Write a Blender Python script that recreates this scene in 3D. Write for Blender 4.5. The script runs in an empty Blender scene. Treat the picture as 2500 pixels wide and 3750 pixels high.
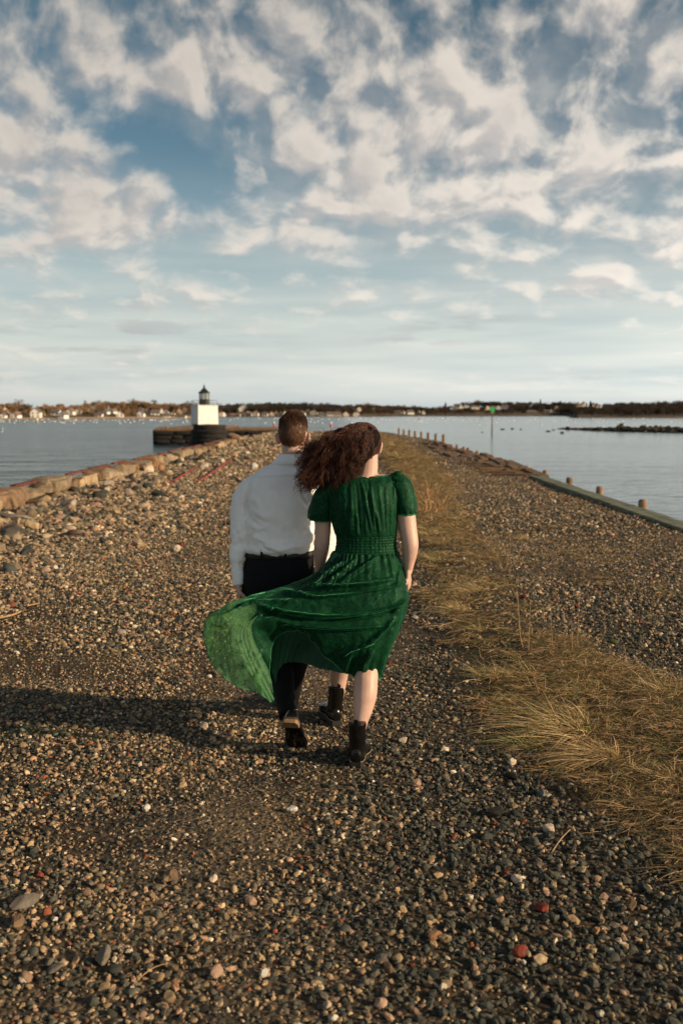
import bpy, bmesh, math, random
import numpy as np
from mathutils import Vector, Matrix, Euler

random.seed(7)
RNG = np.random.default_rng(11)
S = bpy.context.scene
COL = S.collection

# ------------------------------------------------------------------ camera
PITCH = math.radians(5.608)
CAM_H = 1.72
FPX = 3646.0
cam_d = bpy.data.cameras.new('camera')
cam = bpy.data.objects.new('camera', cam_d)
COL.objects.link(cam)
cam.location = (0, 0, CAM_H)
cam.rotation_euler = (math.pi / 2 - PITCH, 0, 0)
cam_d.sensor_fit = 'VERTICAL'
cam_d.sensor_height = 36.0
cam_d.sensor_width = 24.0
cam_d.lens = 35.0
cam_d.clip_start = 0.05
cam_d.clip_end = 30000
cam_d.dof.use_dof = True
cam_d.dof.focus_distance = 4.95
cam_d.dof.aperture_fstop = 3.2
S.camera = cam

# ------------------------------------------------------------------ sun, sky, exposure
SUN_AZ = math.radians(20)        # how far behind the camera plane the sun stands, on the right
SUN_EL = math.radians(19)
to_sun = Vector((math.cos(SUN_AZ) * math.cos(SUN_EL), -math.sin(SUN_AZ) * math.cos(SUN_EL), math.sin(SUN_EL)))
sd = bpy.data.lights.new('sun', 'SUN')
sd.energy = 4.1
sd.color = (1.0, 0.76, 0.50)
sd.angle = math.radians(2.0)
sun = bpy.data.objects.new('sun', sd)
COL.objects.link(sun)
sun.rotation_euler = to_sun.to_track_quat('Z', 'Y').to_euler()
S.view_settings.view_transform = 'Standard'
S.view_settings.look = 'None'
S.view_settings.exposure = 0.46
S.view_settings.gamma = 1.0
S.view_settings.use_curve_mapping = False
S.render.engine = 'CYCLES'
S.cycles.max_bounces = 6
S.cycles.transparent_max_bounces = 12
S.cycles.use_denoising = True

W = bpy.data.worlds.new('World')
S.world = W
W.use_nodes = True
wt = W.node_tree
wt.nodes.clear()


class NB:
    """small node-building helper: values may be sockets or numbers"""
    def __init__(self, tree):
        self.t = tree

    def new(self, kind, **kw):
        n = self.t.nodes.new(kind)
        for k, v in kw.items():
            setattr(n, k, v)
        return n

    def put(self, sock, v):
        if isinstance(v, bpy.types.NodeSocket):
            self.t.links.new(v, sock)
        elif v is not None:
            if sock.type == 'RGBA' and len(v) == 3:
                v = (*v, 1)
            sock.default_value = v

    def math(self, op, a, b=None, c=None, clamp=False):
        n = self.new('ShaderNodeMath', operation=op, use_clamp=clamp)
        self.put(n.inputs[0], a)
        if b is not None:
            self.put(n.inputs[1], b)
        if c is not None:
            self.put(n.inputs[2], c)
        return n.outputs[0]

    def mix(self, f, a, b, blend='MIX'):
        n = self.new('ShaderNodeMix', data_type='RGBA', blend_type=blend)
        self.put(n.inputs[0], f)
        self.put(n.inputs[6], a)
        self.put(n.inputs[7], b)
        return n.outputs[2]

    def noise(self, vec, scale, detail=4, rough=0.55, dist=0.0, out=0, dims='3D', w=None):
        n = self.new('ShaderNodeTexNoise', noise_dimensions=dims)
        if vec is not None:
            self.put(n.inputs['Vector'], vec)
        if w is not None:
            self.put(n.inputs['W'], w)
        self.put(n.inputs['Scale'], scale)
        self.put(n.inputs['Detail'], detail)
        self.put(n.inputs['Roughness'], rough)
        self.put(n.inputs['Distortion'], dist)
        return n.outputs[out]

    def voronoi(self, vec, scale, feature='F1', out='Distance', rnd=1.0):
        n = self.new('ShaderNodeTexVoronoi', feature=feature)
        if vec is not None:
            self.put(n.inputs['Vector'], vec)
        self.put(n.inputs['Scale'], scale)
        self.put(n.inputs['Randomness'], rnd)
        return n.outputs[out]

    def ramp(self, f, stops, interp='LINEAR'):
        n = self.new('ShaderNodeValToRGB')
        cr = n.color_ramp
        cr.interpolation = interp
        while len(cr.elements) > 1:
            cr.elements.remove(cr.elements[-1])
        for i, (p, c) in enumerate(stops):
            e = cr.elements[0] if i == 0 else cr.elements.new(p)
            e.position = p
            if not hasattr(c, '__len__'):
                c = (c, c, c)
            e.color = (*c, 1)
        self.put(n.inputs[0], f)
        return n.outputs[0]

    def maprange(self, v, a, b, c=0.0, d=1.0, smooth=False):
        n = self.new('ShaderNodeMapRange', interpolation_type='SMOOTHSTEP' if smooth else 'LINEAR')
        self.put(n.inputs['Value'], v)
        self.put(n.inputs['From Min'], a)
        self.put(n.inputs['From Max'], b)
        self.put(n.inputs['To Min'], c)
        self.put(n.inputs['To Max'], d)
        return n.outputs[0]

    def sep(self, v):
        n = self.new('ShaderNodeSeparateXYZ')
        self.put(n.inputs[0], v)
        return n.outputs

    def comb(self, x, y, z):
        n = self.new('ShaderNodeCombineXYZ')
        for i, v in enumerate((x, y, z)):
            self.put(n.inputs[i], v)
        return n.outputs[0]

    def vmath(self, op, a, b=None, scale=None):
        n = self.new('ShaderNodeVectorMath', operation=op)
        self.put(n.inputs[0], a)
        if b is not None:
            self.put(n.inputs[1], b)
        if scale is not None:
            self.put(n.inputs['Scale'], scale)
        return n.outputs[0]

    def bump(self, h, strength=0.5, dist=0.01, normal=None):
        n = self.new('ShaderNodeBump')
        self.put(n.inputs['Height'], h)
        self.put(n.inputs['Strength'], strength)
        self.put(n.inputs['Distance'], dist)
        if normal is not None:
            self.put(n.inputs['Normal'], normal)
        return n.outputs[0]


# ---- photo pixel (2500 x 3750) <-> world
SP, CP = math.sin(PITCH), math.cos(PITCH)


def ray(u, v):
    x = (u - 1250) / FPX
    t = (1875 - v) / FPX
    return np.array([x, CP + t * SP, -SP + t * CP])


def G(u, v, z=0.0):
    d = ray(u, v)
    return np.array([0, 0, CAM_H]) + d * ((z - CAM_H) / d[2])


def Y(u, v, y):
    d = ray(u, v)
    return np.array([0, 0, CAM_H]) + d * (y / d[1])


def proj(p):
    p = np.asarray(p, float)
    q = p - np.array([0, 0, CAM_H])
    f = q[..., 1] * CP - q[..., 2] * SP
    up = q[..., 1] * SP + q[..., 2] * CP
    return 1250 + FPX * q[..., 0] / f, 1875 - FPX * up / f


# ------------------------------------------------------------------ sky: Nishita with a broken cloud deck
nb = NB(wt)
tc = nb.new('ShaderNodeTexCoord')
dirv = tc.outputs['Generated']
sx, sy, sz = nb.sep(dirv)
sky = nb.new('ShaderNodeTexSky', sky_type='NISHITA')
sky.sun_disc = False
sky.sun_elevation = SUN_EL
sky.sun_rotation = math.atan2(to_sun.x, to_sun.y)
sky.air_density = 1.0
sky.dust_density = 0.6
sky.ozone_density = 1.2
SKY_STRENGTH = 0.062
el = nb.math('ARCSINE', sz)
az = nb.math('ARCTAN2', sx, sy)
# thin pale air low down, deeper blue higher up
skycol = nb.mix(1.0, sky.outputs[0], (0.90, 1.04, 0.95), 'MULTIPLY')
deep = nb.ramp(nb.math('MULTIPLY', el, 1.6), [(0.0, (1.05, 0.97, 1.0)), (0.30, (1.0, 0.95, 0.98)), (0.62, (0.50, 0.68, 0.72)), (1.0, (0.30, 0.48, 0.55))])
skycol = nb.mix(1.0, skycol, deep, 'MULTIPLY')
zz = nb.math('ADD', nb.math('MAXIMUM', sz, 0.0), 0.26)
px = nb.math('DIVIDE', sx, zz)
py = nb.math('DIVIDE', sy, zz)
hyp = nb.math('MAXIMUM', nb.math('SQRT', nb.math('ADD', nb.math('MULTIPLY', sx, sx), nb.math('MULTIPLY', sy, sy))), 0.001)
lift = nb.math('DIVIDE', nb.math('LOGARITHM', nb.math('ADD', nb.math('MULTIPLY', nb.math('MAXIMUM', el, 0.0), 19.0), 1.0), math.e), 1.25)
cp = nb.comb(nb.math('MULTIPLY', nb.math('DIVIDE', sx, hyp), 2.1), nb.math('MULTIPLY', nb.math('DIVIDE', sy, hyp), 2.1), lift)


def pa(u, v):
    d = ray(u, v)
    d = d / np.linalg.norm(d)
    return math.atan2(d[0], d[1]), math.asin(d[2])


def blob(u, v, su, sv, amp):
    a, e = pa(u, v)
    da = nb.math('MULTIPLY', nb.math('SUBTRACT', az, a), FPX / su)
    de = nb.math('MULTIPLY', nb.math('SUBTRACT', el, e), FPX / sv)
    r = nb.math('ADD', nb.math('MULTIPLY', da, da), nb.math('MULTIPLY', de, de))
    return nb.math('MULTIPLY', nb.math('EXPONENT', nb.math('MULTIPLY', r, -1.0)), amp)


bias = None
for b in [(1250, 230, 620, 260, 0.13), (1400, 620, 520, 250, 0.17), (2200, 250, 520, 260, 0.12), (2250, 700, 420, 200, 0.10),
          (680, 260, 230, 200, 0.14), (480, 300, 110, 110, 0.14), (80, 480, 260, 300, 0.15), (240, 200, 130, 160, 0.05), (330, 800, 230, 130, 0.13), (420, 640, 180, 120, 0.06), (1000, 850, 380, 110, 0.10),
          (560, 520, 200, 110, -0.20), (760, 720, 170, 190, -0.17), (640, 1000, 480, 90, -0.09), (130, 90, 160, 100, -0.06),
          (1650, 960, 500, 80, -0.04), (1330, 1080, 300, 60, 0.05), (1980, 1060, 330, 55, 0.09),
          (2350, 960, 260, 80, 0.05), (1200, 1250, 1400, 70, -0.12), (1750, 1300, 700, 50, -0.10)]:
    v = blob(*b)
    bias = v if bias is None else nb.math('ADD', bias, v)


def density(vec):
    warp = nb.noise(vec, 5.0, 2, 0.5, out=1)
    wv = nb.vmath('ADD', vec, nb.vmath('SCALE', nb.vmath('SUBTRACT', warp, (0.5, 0.5, 0.5)), scale=0.11))
    big = nb.noise(wv, 2.6, 2, 0.5)
    mid = nb.noise(wv, 11.5, 6, 0.53)
    puff = nb.math('SUBTRACT', 0.95, nb.voronoi(wv, 9.5, 'SMOOTH_F1'))
    return nb.math('ADD', nb.math('ADD', nb.math('MULTIPLY', big, 0.34), nb.math('MULTIPLY', mid, 0.62)), nb.math('MULTIPLY', puff, 0.34))


d0 = nb.math('ADD', density(cp), bias)
sunoff = nb.vmath('ADD', cp, (0.020, 0.0, 0.034))
d1 = nb.math('ADD', density(sunoff), bias)
cov = nb.maprange(d0, 0.610, 0.895, 0.0, 1.0, True)
veil = nb.math('MULTIPLY', nb.maprange(nb.math('ADD', nb.noise(cp, 5.5, 5, 0.55), bias), 0.44, 0.82, 0.0, 0.40, True), nb.maprange(el, 0.05, 0.14))
cov = nb.math('MAXIMUM', cov, veil)
thick = nb.maprange(d0, 0.74, 1.0, 0.0, 1.0, True)
lit = nb.maprange(nb.math('SUBTRACT', d0, d1), -0.08, 0.09, 0.0, 1.0, True)
soft = nb.noise(cp, 5.5, 3, 0.5)
ccol = nb.mix(lit, (0.425, 0.402, 0.385), (0.660, 0.600, 0.530))
ccol = nb.mix(nb.math('MULTIPLY', thick, nb.maprange(soft, 0.35, 0.65, 0.15, 0.75)), ccol, (0.44, 0.41, 0.385))
# clouds high overhead are dimmer, low ones paler with distance
cdim = nb.ramp(nb.math('MULTIPLY', el, 1.6), [(0.0, (1.16, 1.19, 1.20)), (0.25, (1.06, 1.06, 1.06)), (0.60, (0.86, 0.85, 0.84)), (1.0, (0.72, 0.70, 0.68))])
ccol = nb.mix(1.0, ccol, cdim, 'MULTIPLY')
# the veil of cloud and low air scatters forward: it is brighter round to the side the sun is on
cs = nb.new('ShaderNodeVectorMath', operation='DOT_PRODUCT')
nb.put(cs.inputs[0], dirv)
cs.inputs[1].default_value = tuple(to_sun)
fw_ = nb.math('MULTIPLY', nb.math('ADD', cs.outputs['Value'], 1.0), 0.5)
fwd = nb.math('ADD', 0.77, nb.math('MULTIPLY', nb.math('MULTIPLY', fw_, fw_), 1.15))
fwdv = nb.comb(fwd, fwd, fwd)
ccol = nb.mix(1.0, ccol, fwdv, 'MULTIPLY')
# pale band of far overcast close to the horizon, with faint grey layers
band = nb.noise(nb.comb(nb.math('MULTIPLY', az, 2.2), nb.math('MULTIPLY', el, 26.0), 0.0), 1.6, 4, 0.5)
hz = nb.maprange(el, -0.01, 0.26, 1.0, 0.0, True)
hzcol = nb.ramp(band, [(0.36, (0.52, 0.57, 0.575)), (0.62, (0.68, 0.69, 0.65))])
low = nb.maprange(el, 0.005, 0.030, 1.0, 0.0, True)
hzcol = nb.mix(nb.math('MULTIPLY', low, 0.55), hzcol, (0.41, 0.455, 0.465))
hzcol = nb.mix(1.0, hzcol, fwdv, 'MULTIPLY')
# long thin grey bars of low stratus
sv = nb.comb(nb.math('MULTIPLY', az, 9.0), nb.math('MULTIPLY', el, 62.0), 3.0)
bar = nb.noise(sv, 1.0, 5, 0.58)
barm = nb.math('ADD', nb.math('ADD', blob(420, 1235, 430, 75, 1.0), blob(1640, 1180, 260, 45, 0.75)), nb.math('ADD', blob(1480, 1250, 200, 22, 0.6), blob(2350, 1400, 400, 40, 0.5)))
barc = nb.math('MULTIPLY', nb.maprange(bar, 0.47, 0.60, 0.0, 0.8, True), barm, clamp=True)
bg_sky = nb.new('ShaderNodeBackground')
nb.put(bg_sky.inputs[0], skycol)
bg_sky.inputs[1].default_value = SKY_STRENGTH
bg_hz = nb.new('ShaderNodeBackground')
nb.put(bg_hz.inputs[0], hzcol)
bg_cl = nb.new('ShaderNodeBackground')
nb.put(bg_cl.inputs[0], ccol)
m1 = nb.new('ShaderNodeMixShader')
nb.put(m1.inputs[0], nb.math('MULTIPLY', hz, 0.92))
nb.put(m1.inputs[1], bg_sky.outputs[0])
nb.put(m1.inputs[2], bg_hz.outputs[0])
m2 = nb.new('ShaderNodeMixShader')
nb.put(m2.inputs[0], nb.math('MULTIPLY', cov, nb.maprange(el, 0.015, 0.05, 0.0, 0.95)))
nb.put(m2.inputs[1], m1.outputs[0])
nb.put(m2.inputs[2], bg_cl.outputs[0])
bg_bar = nb.new('ShaderNodeBackground')
bg_bar.inputs[0].default_value = (0.345, 0.355, 0.350, 1)
m3 = nb.new('ShaderNodeMixShader')
nb.put(m3.inputs[0], barc)
nb.put(m3.inputs[1], m2.outputs[0])
nb.put(m3.inputs[2], bg_bar.outputs[0])
wo = nb.new('ShaderNodeOutputWorld')
wt.links.new(m3.outputs[0], wo.inputs[0])


# ------------------------------------------------------------------ numeric noise
def _hash(ix, iy, iz, seed):
    h = (ix * 374761393 + iy * 668265263 + iz * 2147483647 + seed * 974634777) & 0xFFFFFFFF
    h = ((h ^ (h >> 13)) * 1274126177) & 0xFFFFFFFF
    h = h ^ (h >> 16)
    return (h & 0xFFFF) / 65535.0


def vnoise(p, scale=1.0, seed=0):
    p = np.asarray(p, float) * scale
    i = np.floor(p).astype(np.int64)
    f = p - i
    f = f * f * (3 - 2 * f)
    r = 0
    for dx in (0, 1):
        wx = f[..., 0] if dx else 1 - f[..., 0]
        for dy in (0, 1):
            wy = f[..., 1] if dy else 1 - f[..., 1]
            for dz in (0, 1):
                wz = f[..., 2] if dz else 1 - f[..., 2]
                r = r + wx * wy * wz * _hash(i[..., 0] + dx, i[..., 1] + dy, i[..., 2] + dz, seed)
    return r * 2 - 1


def fbm(p, scale=1.0, octaves=3, seed=0):
    r, a = 0, 1.0
    for o in range(octaves):
        r = r + a * vnoise(p, scale * 2 ** o, seed + o * 17)
        a *= 0.5
    return r


# ------------------------------------------------------------------ objects, tags, meshes
def tag(o, label=None, cat=None, group=None, kind=None):
    if label:
        o['label'] = label
    if cat:
        o['category'] = cat
    if group:
        o['group'] = group
    if kind:
        o['kind'] = kind
    return o


def empty(name, loc, label, cat, group=None, rz=0.0):
    o = bpy.data.objects.new(name, None)
    o.empty_display_size = 0.1
    COL.objects.link(o)
    o.location = tuple(loc)
    o.rotation_euler = (0, 0, rz)
    return tag(o, label, cat, group)


def mesh_data(name, verts, faces, mats, smooth=True, midx=None):
    me = bpy.data.meshes.new(name)
    verts = np.asarray(verts, float).reshape(-1, 3)
    if isinstance(faces, np.ndarray):
        n, k = faces.shape
        me.vertices.add(len(verts))
        me.vertices.foreach_set('co', verts.ravel())
        me.loops.add(n * k)
        me.loops.foreach_set('vertex_index', faces.ravel().astype(np.int32))
        me.polygons.add(n)
        me.polygons.foreach_set('loop_start', np.arange(0, n * k, k, dtype=np.int32))
        me.update(calc_edges=True)
    else:
        me.from_pydata(verts.tolist(), [], [list(f) for f in faces])
    if not isinstance(mats, (list, tuple)):
        mats = [mats]
    for m in mats:
        me.materials.append(m)
    if midx is not None:
        me.polygons.foreach_set('material_index', np.asarray(midx, np.int32))
    if smooth:
        me.polygons.foreach_set('use_smooth', np.ones(len(me.polygons), bool))
    me.update()
    return me


def link(name, me, parent=None, loc=None, rot=None):
    """verts of children are given in world space; the parent's location is taken off here"""
    o = bpy.data.objects.new(name, me)
    COL.objects.link(o)
    if parent is not None:
        o.parent = parent
        if loc is None:
            o.matrix_parent_inverse = parent_world(parent).inverted()
        else:
            o.location = tuple(loc)
    elif loc is not None:
        o.location = tuple(loc)
    if rot is not None:
        o.rotation_euler = rot
    return o


def parent_world(o):
    m = o.matrix_parent_inverse @ Matrix.LocRotScale(o.location, o.rotation_euler, o.scale)
    if o.parent is not None:
        m = parent_world(o.parent) @ m
    return m


def mk(name, verts, faces, mat, parent=None, smooth=True, midx=None):
    return link(name, mesh_data(name, verts, faces, mat, smooth, midx), parent)


class Geo:
    def __init__(self):
        self.v, self.f = [], []

    def add(self, verts, faces):
        b = len(self.v)
        self.v.extend([tuple(map(float, p)) for p in verts])
        self.f.extend([tuple(int(i) + b for i in f) for f in faces])
        return self

    def box(self, c, s, rot=None, bevel=0.0):
        x, y, z = np.array(s) / 2
        P = np.array([[-x, -y, -z], [x, -y, -z], [x, y, -z], [-x, y, -z], [-x, -y, z], [x, -y, z], [x, y, z], [-x, y, z]], float)
        if rot is not None:
            R = np.array(Euler(rot).to_matrix())
            P = P @ R.T
        return self.add(P + np.array(c), [(0, 3, 2, 1), (4, 5, 6, 7), (0, 1, 5, 4), (1, 2, 6, 5), (2, 3, 7, 6), (3, 0, 4, 7)])

    def tube(self, pts, rad, n=10, cap=True, squash=None):
        v, f = tube(pts, rad, n, cap, squash)
        return self.add(v, f)

    def build(self, name, mat, parent=None, smooth=False):
        return mk(name, self.v, self.f, mat, parent, smooth)


def tube(pts, rad, n=10, cap=True, squash=None):
    pts = np.asarray(pts, float)
    m = len(pts)
    rad = np.broadcast_to(np.asarray(rad, float), (m,))
    tan = np.gradient(pts, axis=0)
    tan /= np.linalg.norm(tan, axis=1)[:, None] + 1e-12
    up = np.array([0, 0, 1.0]) if abs(tan[0][2]) < 0.9 else np.array([1.0, 0, 0])
    a = np.cross(tan[0], up)
    a /= np.linalg.norm(a)
    V, F = [], []
    th = np.linspace(0, 2 * np.pi, n, endpoint=False)
    for i in range(m):
        a = a - tan[i] * np.dot(a, tan[i])
        a /= np.linalg.norm(a)
        b = np.cross(tan[i], a)
        V.append(pts[i] + rad[i] * (np.cos(th)[:, None] * a + np.sin(th)[:, None] * b))
    V = np.concatenate(V)
    for i in range(m - 1):
        for j in range(n):
            k = (j + 1) % n
            F.append((i * n + j, i * n + k, (i + 1) * n + k, (i + 1) * n + j))
    if cap:
        F.append(tuple(range(n))[::-1])
        F.append(tuple((m - 1) * n + j for j in range(n)))
    return V, F


def smoothpath(ctrl, n):
    """Catmull-Rom through the control rows (any number of columns)"""
    c = np.asarray(ctrl, float)
    k = len(c)
    t = np.linspace(0, k - 1, n)
    i = np.clip(np.floor(t).astype(int), 0, k - 2)
    f = (t - i)[:, None]
    p0 = c[np.clip(i - 1, 0, k - 1)]
    p1, p2 = c[i], c[i + 1]
    p3 = c[np.clip(i + 2, 0, k - 1)]
    return 0.5 * (2 * p1 + (p2 - p0) * f + (2 * p0 - 5 * p1 + 4 * p2 - p3) * f ** 2 + (3 * p1 - p0 - 3 * p2 + p3) * f ** 3)


def closedpath(ctrl, n):
    c = np.asarray(ctrl, float)
    k = len(c)
    t = np.linspace(0, k, n, endpoint=False)
    i = np.floor(t).astype(int)
    f = (t - i)[:, None]
    p0, p1, p2, p3 = c[(i - 1) % k], c[i % k], c[(i + 1) % k], c[(i + 2) % k]
    return 0.5 * (2 * p1 + (p2 - p0) * f + (2 * p0 - 5 * p1 + 4 * p2 - p3) * f ** 2 + (3 * p1 - p0 - 3 * p2 + p3) * f ** 3)


def loft(rings, closed=True, cap=True):
    m, n = len(rings), len(rings[0])
    V = np.concatenate([np.asarray(r, float) for r in rings])
    F = []
    for i in range(m - 1):
        for j in range(n if closed else n - 1):
            k = (j + 1) % n
            F.append((i * n + j, i * n + k, (i + 1) * n + k, (i + 1) * n + j))
    if cap and closed:
        F.append(tuple(range(n))[::-1])
        F.append(tuple((m - 1) * n + j for j in range(n)))
    return V, F


def ellipsoid(c, r, nu=20, nv=14, fn=None, R=None):
    V, F = [], []
    for i in range(nv + 1):
        ph = math.pi * i / nv
        for j in range(nu):
            th = 2 * math.pi * j / nu
            V.append((math.sin(ph) * math.cos(th), math.sin(ph) * math.sin(th), math.cos(ph)))
    V = np.array(V)
    if fn:
        V = fn(V)
    V = V * np.array(r)
    if R is not None:
        V = V @ np.asarray(R).T
    V = V + np.array(c)
    for i in range(nv):
        for j in range(nu):
            k = (j + 1) % nu
            F.append((i * nu + j, (i + 1) * nu + j, (i + 1) * nu + k, i * nu + k))
    return V, F


def remeshed(geo, voxel, smooth_iter=4, smooth_f=0.5):
    """fuse overlapping closed pieces into one continuous skin; returns verts, faces"""
    me = bpy.data.meshes.new('tmp')
    me.from_pydata(geo.v, [], geo.f)
    o = bpy.data.objects.new('tmp', me)
    COL.objects.link(o)
    md = o.modifiers.new('r', 'REMESH')
    md.mode = 'VOXEL'
    md.voxel_size = voxel
    if smooth_iter:
        ms = o.modifiers.new('s', 'SMOOTH')
        ms.factor = smooth_f
        ms.iterations = smooth_iter
    dg = bpy.context.evaluated_depsgraph_get()
    ev = o.evaluated_get(dg)
    m2 = ev.to_mesh()
    V = np.empty(len(m2.vertices) * 3)
    m2.vertices.foreach_get('co', V)
    V = V.reshape(-1, 3)
    F = [tuple(p.vertices) for p in m2.polygons]
    ev.to_mesh_clear()
    bpy.data.objects.remove(o)
    bpy.data.meshes.remove(me)
    return V, F


def vnormals(V, F):
    V = np.asarray(V)
    N = np.zeros_like(V)
    Q = np.array([f if len(f) == 4 else (f[0], f[1], f[2], f[2]) for f in F if len(f) in (3, 4)])
    a, b, c, d = (V[Q[:, i]] for i in range(4))
    n = np.cross(c - a, d - b)
    bad = Q[:, 2] == Q[:, 3]
    if bad.any():
        n[bad] = np.cross(b[bad] - a[bad], c[bad] - a[bad])
    for i in range(4):
        np.add.at(N, Q[:, i], n)
    return N / (np.linalg.norm(N, axis=1)[:, None] + 1e-12)


def creases(V, N, lines, facing=-0.15):
    """raise or sink the cloth along polylines given in photo pixels, on the side that faces -y"""
    u, v = proj(V)
    P = np.stack([u, v], 1)
    off = np.zeros(len(V))
    w_face = np.clip((-N[:, 1] + facing) * 4, 0, 1)
    for pts, amp, width in lines:
        pts = smoothpath(pts, max(8, len(pts) * 5))
        best = np.full(len(V), 1e9)
        fade = np.ones(len(V))
        L = len(pts) - 1
        for i in range(L):
            a, b = pts[i], pts[i + 1]
            ab = b - a
            t = np.clip(((P - a) @ ab) / (ab @ ab + 1e-9), 0, 1)
            d = np.linalg.norm(P - a - t[:, None] * ab, axis=1)
            s = (i + t) / L
            m = d < best
            best[m] = d[m]
            fade[m] = np.sin(np.clip(s[m], 0.02, 0.98) * np.pi) ** 0.5
        off += amp * np.exp(-(best / width) ** 2) * fade
    return V + N * (off * w_face)[:, None]


# ------------------------------------------------------------------ materials
def mat(name, color, rough=0.8, var=0.25, scale=8.0, bump=0.0, bscale=40.0, bdist=0.01, metallic=0.0, spec=0.5, color2=None,
        coord='Object', detail=4, extra=None):
    m = bpy.data.materials.new(name)
    m.use_nodes = True
    t = m.node_tree
    b = t.nodes['Principled BSDF']
    n = NB(t)
    tcn = n.new('ShaderNodeTexCoord').outputs[coord]
    f = n.noise(tcn, scale, detail, 0.6)
    c2 = color2 if color2 is not None else tuple(min(1, c * (1 + var)) for c in color)
    c1 = color if color2 is not None else tuple(c * (1 - var) for c in color)
    col = n.ramp(f, [(0.35, c1), (0.65, c2)])
    if extra:
        col = extra(n, tcn, col, b)
    n.put(b.inputs['Base Color'], col)
    n.put(b.inputs['Roughness'], rough)
    b.inputs['Metallic'].default_value = metallic
    b.inputs['Specular IOR Level'].default_value = spec
    if bump:
        h = n.noise(tcn, bscale, 5, 0.6)
        n.put(b.inputs['Normal'], n.bump(h, bump, bdist))
    return m


M = {}
M['skin'] = mat('skin', (0.56, 0.345, 0.265), 0.55, 0.06, 14, 0.05, 300, 0.001)
M['skin'].node_tree.nodes['Principled BSDF'].inputs['Subsurface Weight'].default_value = 0.15
M['skin'].node_tree.nodes['Principled BSDF'].inputs['Subsurface Radius'].default_value = (0.02, 0.008, 0.004)
M['skin_pale'] = mat('skin_pale', (0.585, 0.37, 0.285), 0.5, 0.14, 9, 0.05, 300, 0.001)
M['skin_pale'].node_tree.nodes['Principled BSDF'].inputs['Subsurface Weight'].default_value = 0.15
M['skin_pale'].node_tree.nodes['Principled BSDF'].inputs['Subsurface Radius'].default_value = (0.02, 0.008, 0.004)
M['leather'] = mat('black_leather', (0.006, 0.0055, 0.005), 0.22, 0.3, 30, 0.18, 160, 0.002, spec=0.35)
M['sole'] = mat('dark_rubber', (0.013, 0.012, 0.011), 0.6, 0.2, 30)
M['sole_tan'] = mat('worn_tan_sole', (0.21, 0.125, 0.06), 0.7, 0.35, 40, 0.3, 120, 0.003)
M['stitch'] = mat('pale_stitch', (0.55, 0.45, 0.25), 0.8, 0.1)
M['trousers'] = mat('black_trouser_wool', (0.0065, 0.0065, 0.0075), 0.9, 0.2, 60, 0.1, 400, 0.001, spec=0.2)
M['belt'] = mat('black_belt', (0.006, 0.006, 0.007), 0.55, 0.2, 60, 0.2, 300, 0.001)
M['shirt'] = mat('white_shirt_cotton', (0.90, 0.88, 0.86), 0.75, 0.02, 20, 0.12, 26, 0.012, spec=0.25)

# ================================================================== SETTING
WATER_Z = -1.2


def water_mat():
    m = bpy.data.materials.new('harbour_water')
    m.use_nodes = True
    t = m.node_tree
    b = t.nodes['Principled BSDF']
    n = NB(t)
    p = n.new('ShaderNodeTexCoord').outputs['Object']
    x, y, z = n.sep(p)
    # wind is stronger on the open left side of the jetty than in its lee on the right
    lee = n.maprange(x, -6.0, 8.0, 1.0, 0.0, True)
    patch = n.noise(n.comb(n.math('MULTIPLY', x, 0.010), n.math('MULTIPLY', y, 0.03), 0.0), 1.0, 3, 0.5)
    w1 = n.noise(n.comb(n.math('MULTIPLY', x, 0.55), n.math('MULTIPLY', y, 1.0), 0.0), 1.3, 3, 0.6)
    w2 = n.noise(n.comb(n.math('MULTIPLY', x, 0.5), n.math('MULTIPLY', y, 1.0), 4.0), 0.28, 3, 0.55)
    h = n.math('ADD', n.math('MULTIPLY', w1, 0.35), w2)
    amp = n.math('MULTIPLY', n.math('ADD', n.math('MULTIPLY', lee, 1.5), 0.25), n.maprange(patch, 0.3, 0.7, 0.55, 1.25))
    bn = n.new('ShaderNodeBump')
    n.put(bn.inputs['Height'], h)
    n.put(bn.inputs['Strength'], amp)
    bn.inputs['Distance'].default_value = 0.9
    n.put(b.inputs['Normal'], bn.outputs[0])
    n.put(b.inputs['Base Color'], (0.022, 0.05, 0.058))
    n.put(b.inputs['Roughness'], n.math('ADD', n.math('MULTIPLY', lee, 0.06), 0.12))
    b.inputs['IOR'].default_value = 1.33
    return m


M['water'] = water_mat()
wv = [(-2500, -60, WATER_Z), (2500, -60, WATER_Z), (2500, 4000, WATER_Z), (-2500, 4000, WATER_Z)]
water = mk('water', wv, [(0, 1, 2, 3)], M['water'])
tag(water, kind='structure')


def strip_edges(y):
    """left and right limits of the band of dry grass along the jetty"""
    ys = [2.5, 3.5, 4.1, 5.1, 6.1, 7.6, 10.4, 15.8, 26, 60, 100]
    lf = [1.5, 1.22, 1.12, 0.80, 0.76, 0.82, 0.80, 1.02, 1.6, 2.3, 2.0]
    rt = [3.4, 3.3, 3.1, 2.7, 2.1, 1.62, 1.80, 2.0, 2.8, 3.4, 3.0]
    return np.interp(y, ys, lf), np.interp(y, ys, rt)


LEFT_Y = [-6, 60, 66, 73, 84, 94, 101]
LEFT_X = [-6.3, -6.5, -6.8, -7.9, -7.2, -7.0, -11.6]
RIGHT_Y = [-6, 27, 58, 62, 86, 101]
RIGHT_X = [5.35, 5.45, 5.5, 6.3, 5.0, 4.0]


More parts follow.
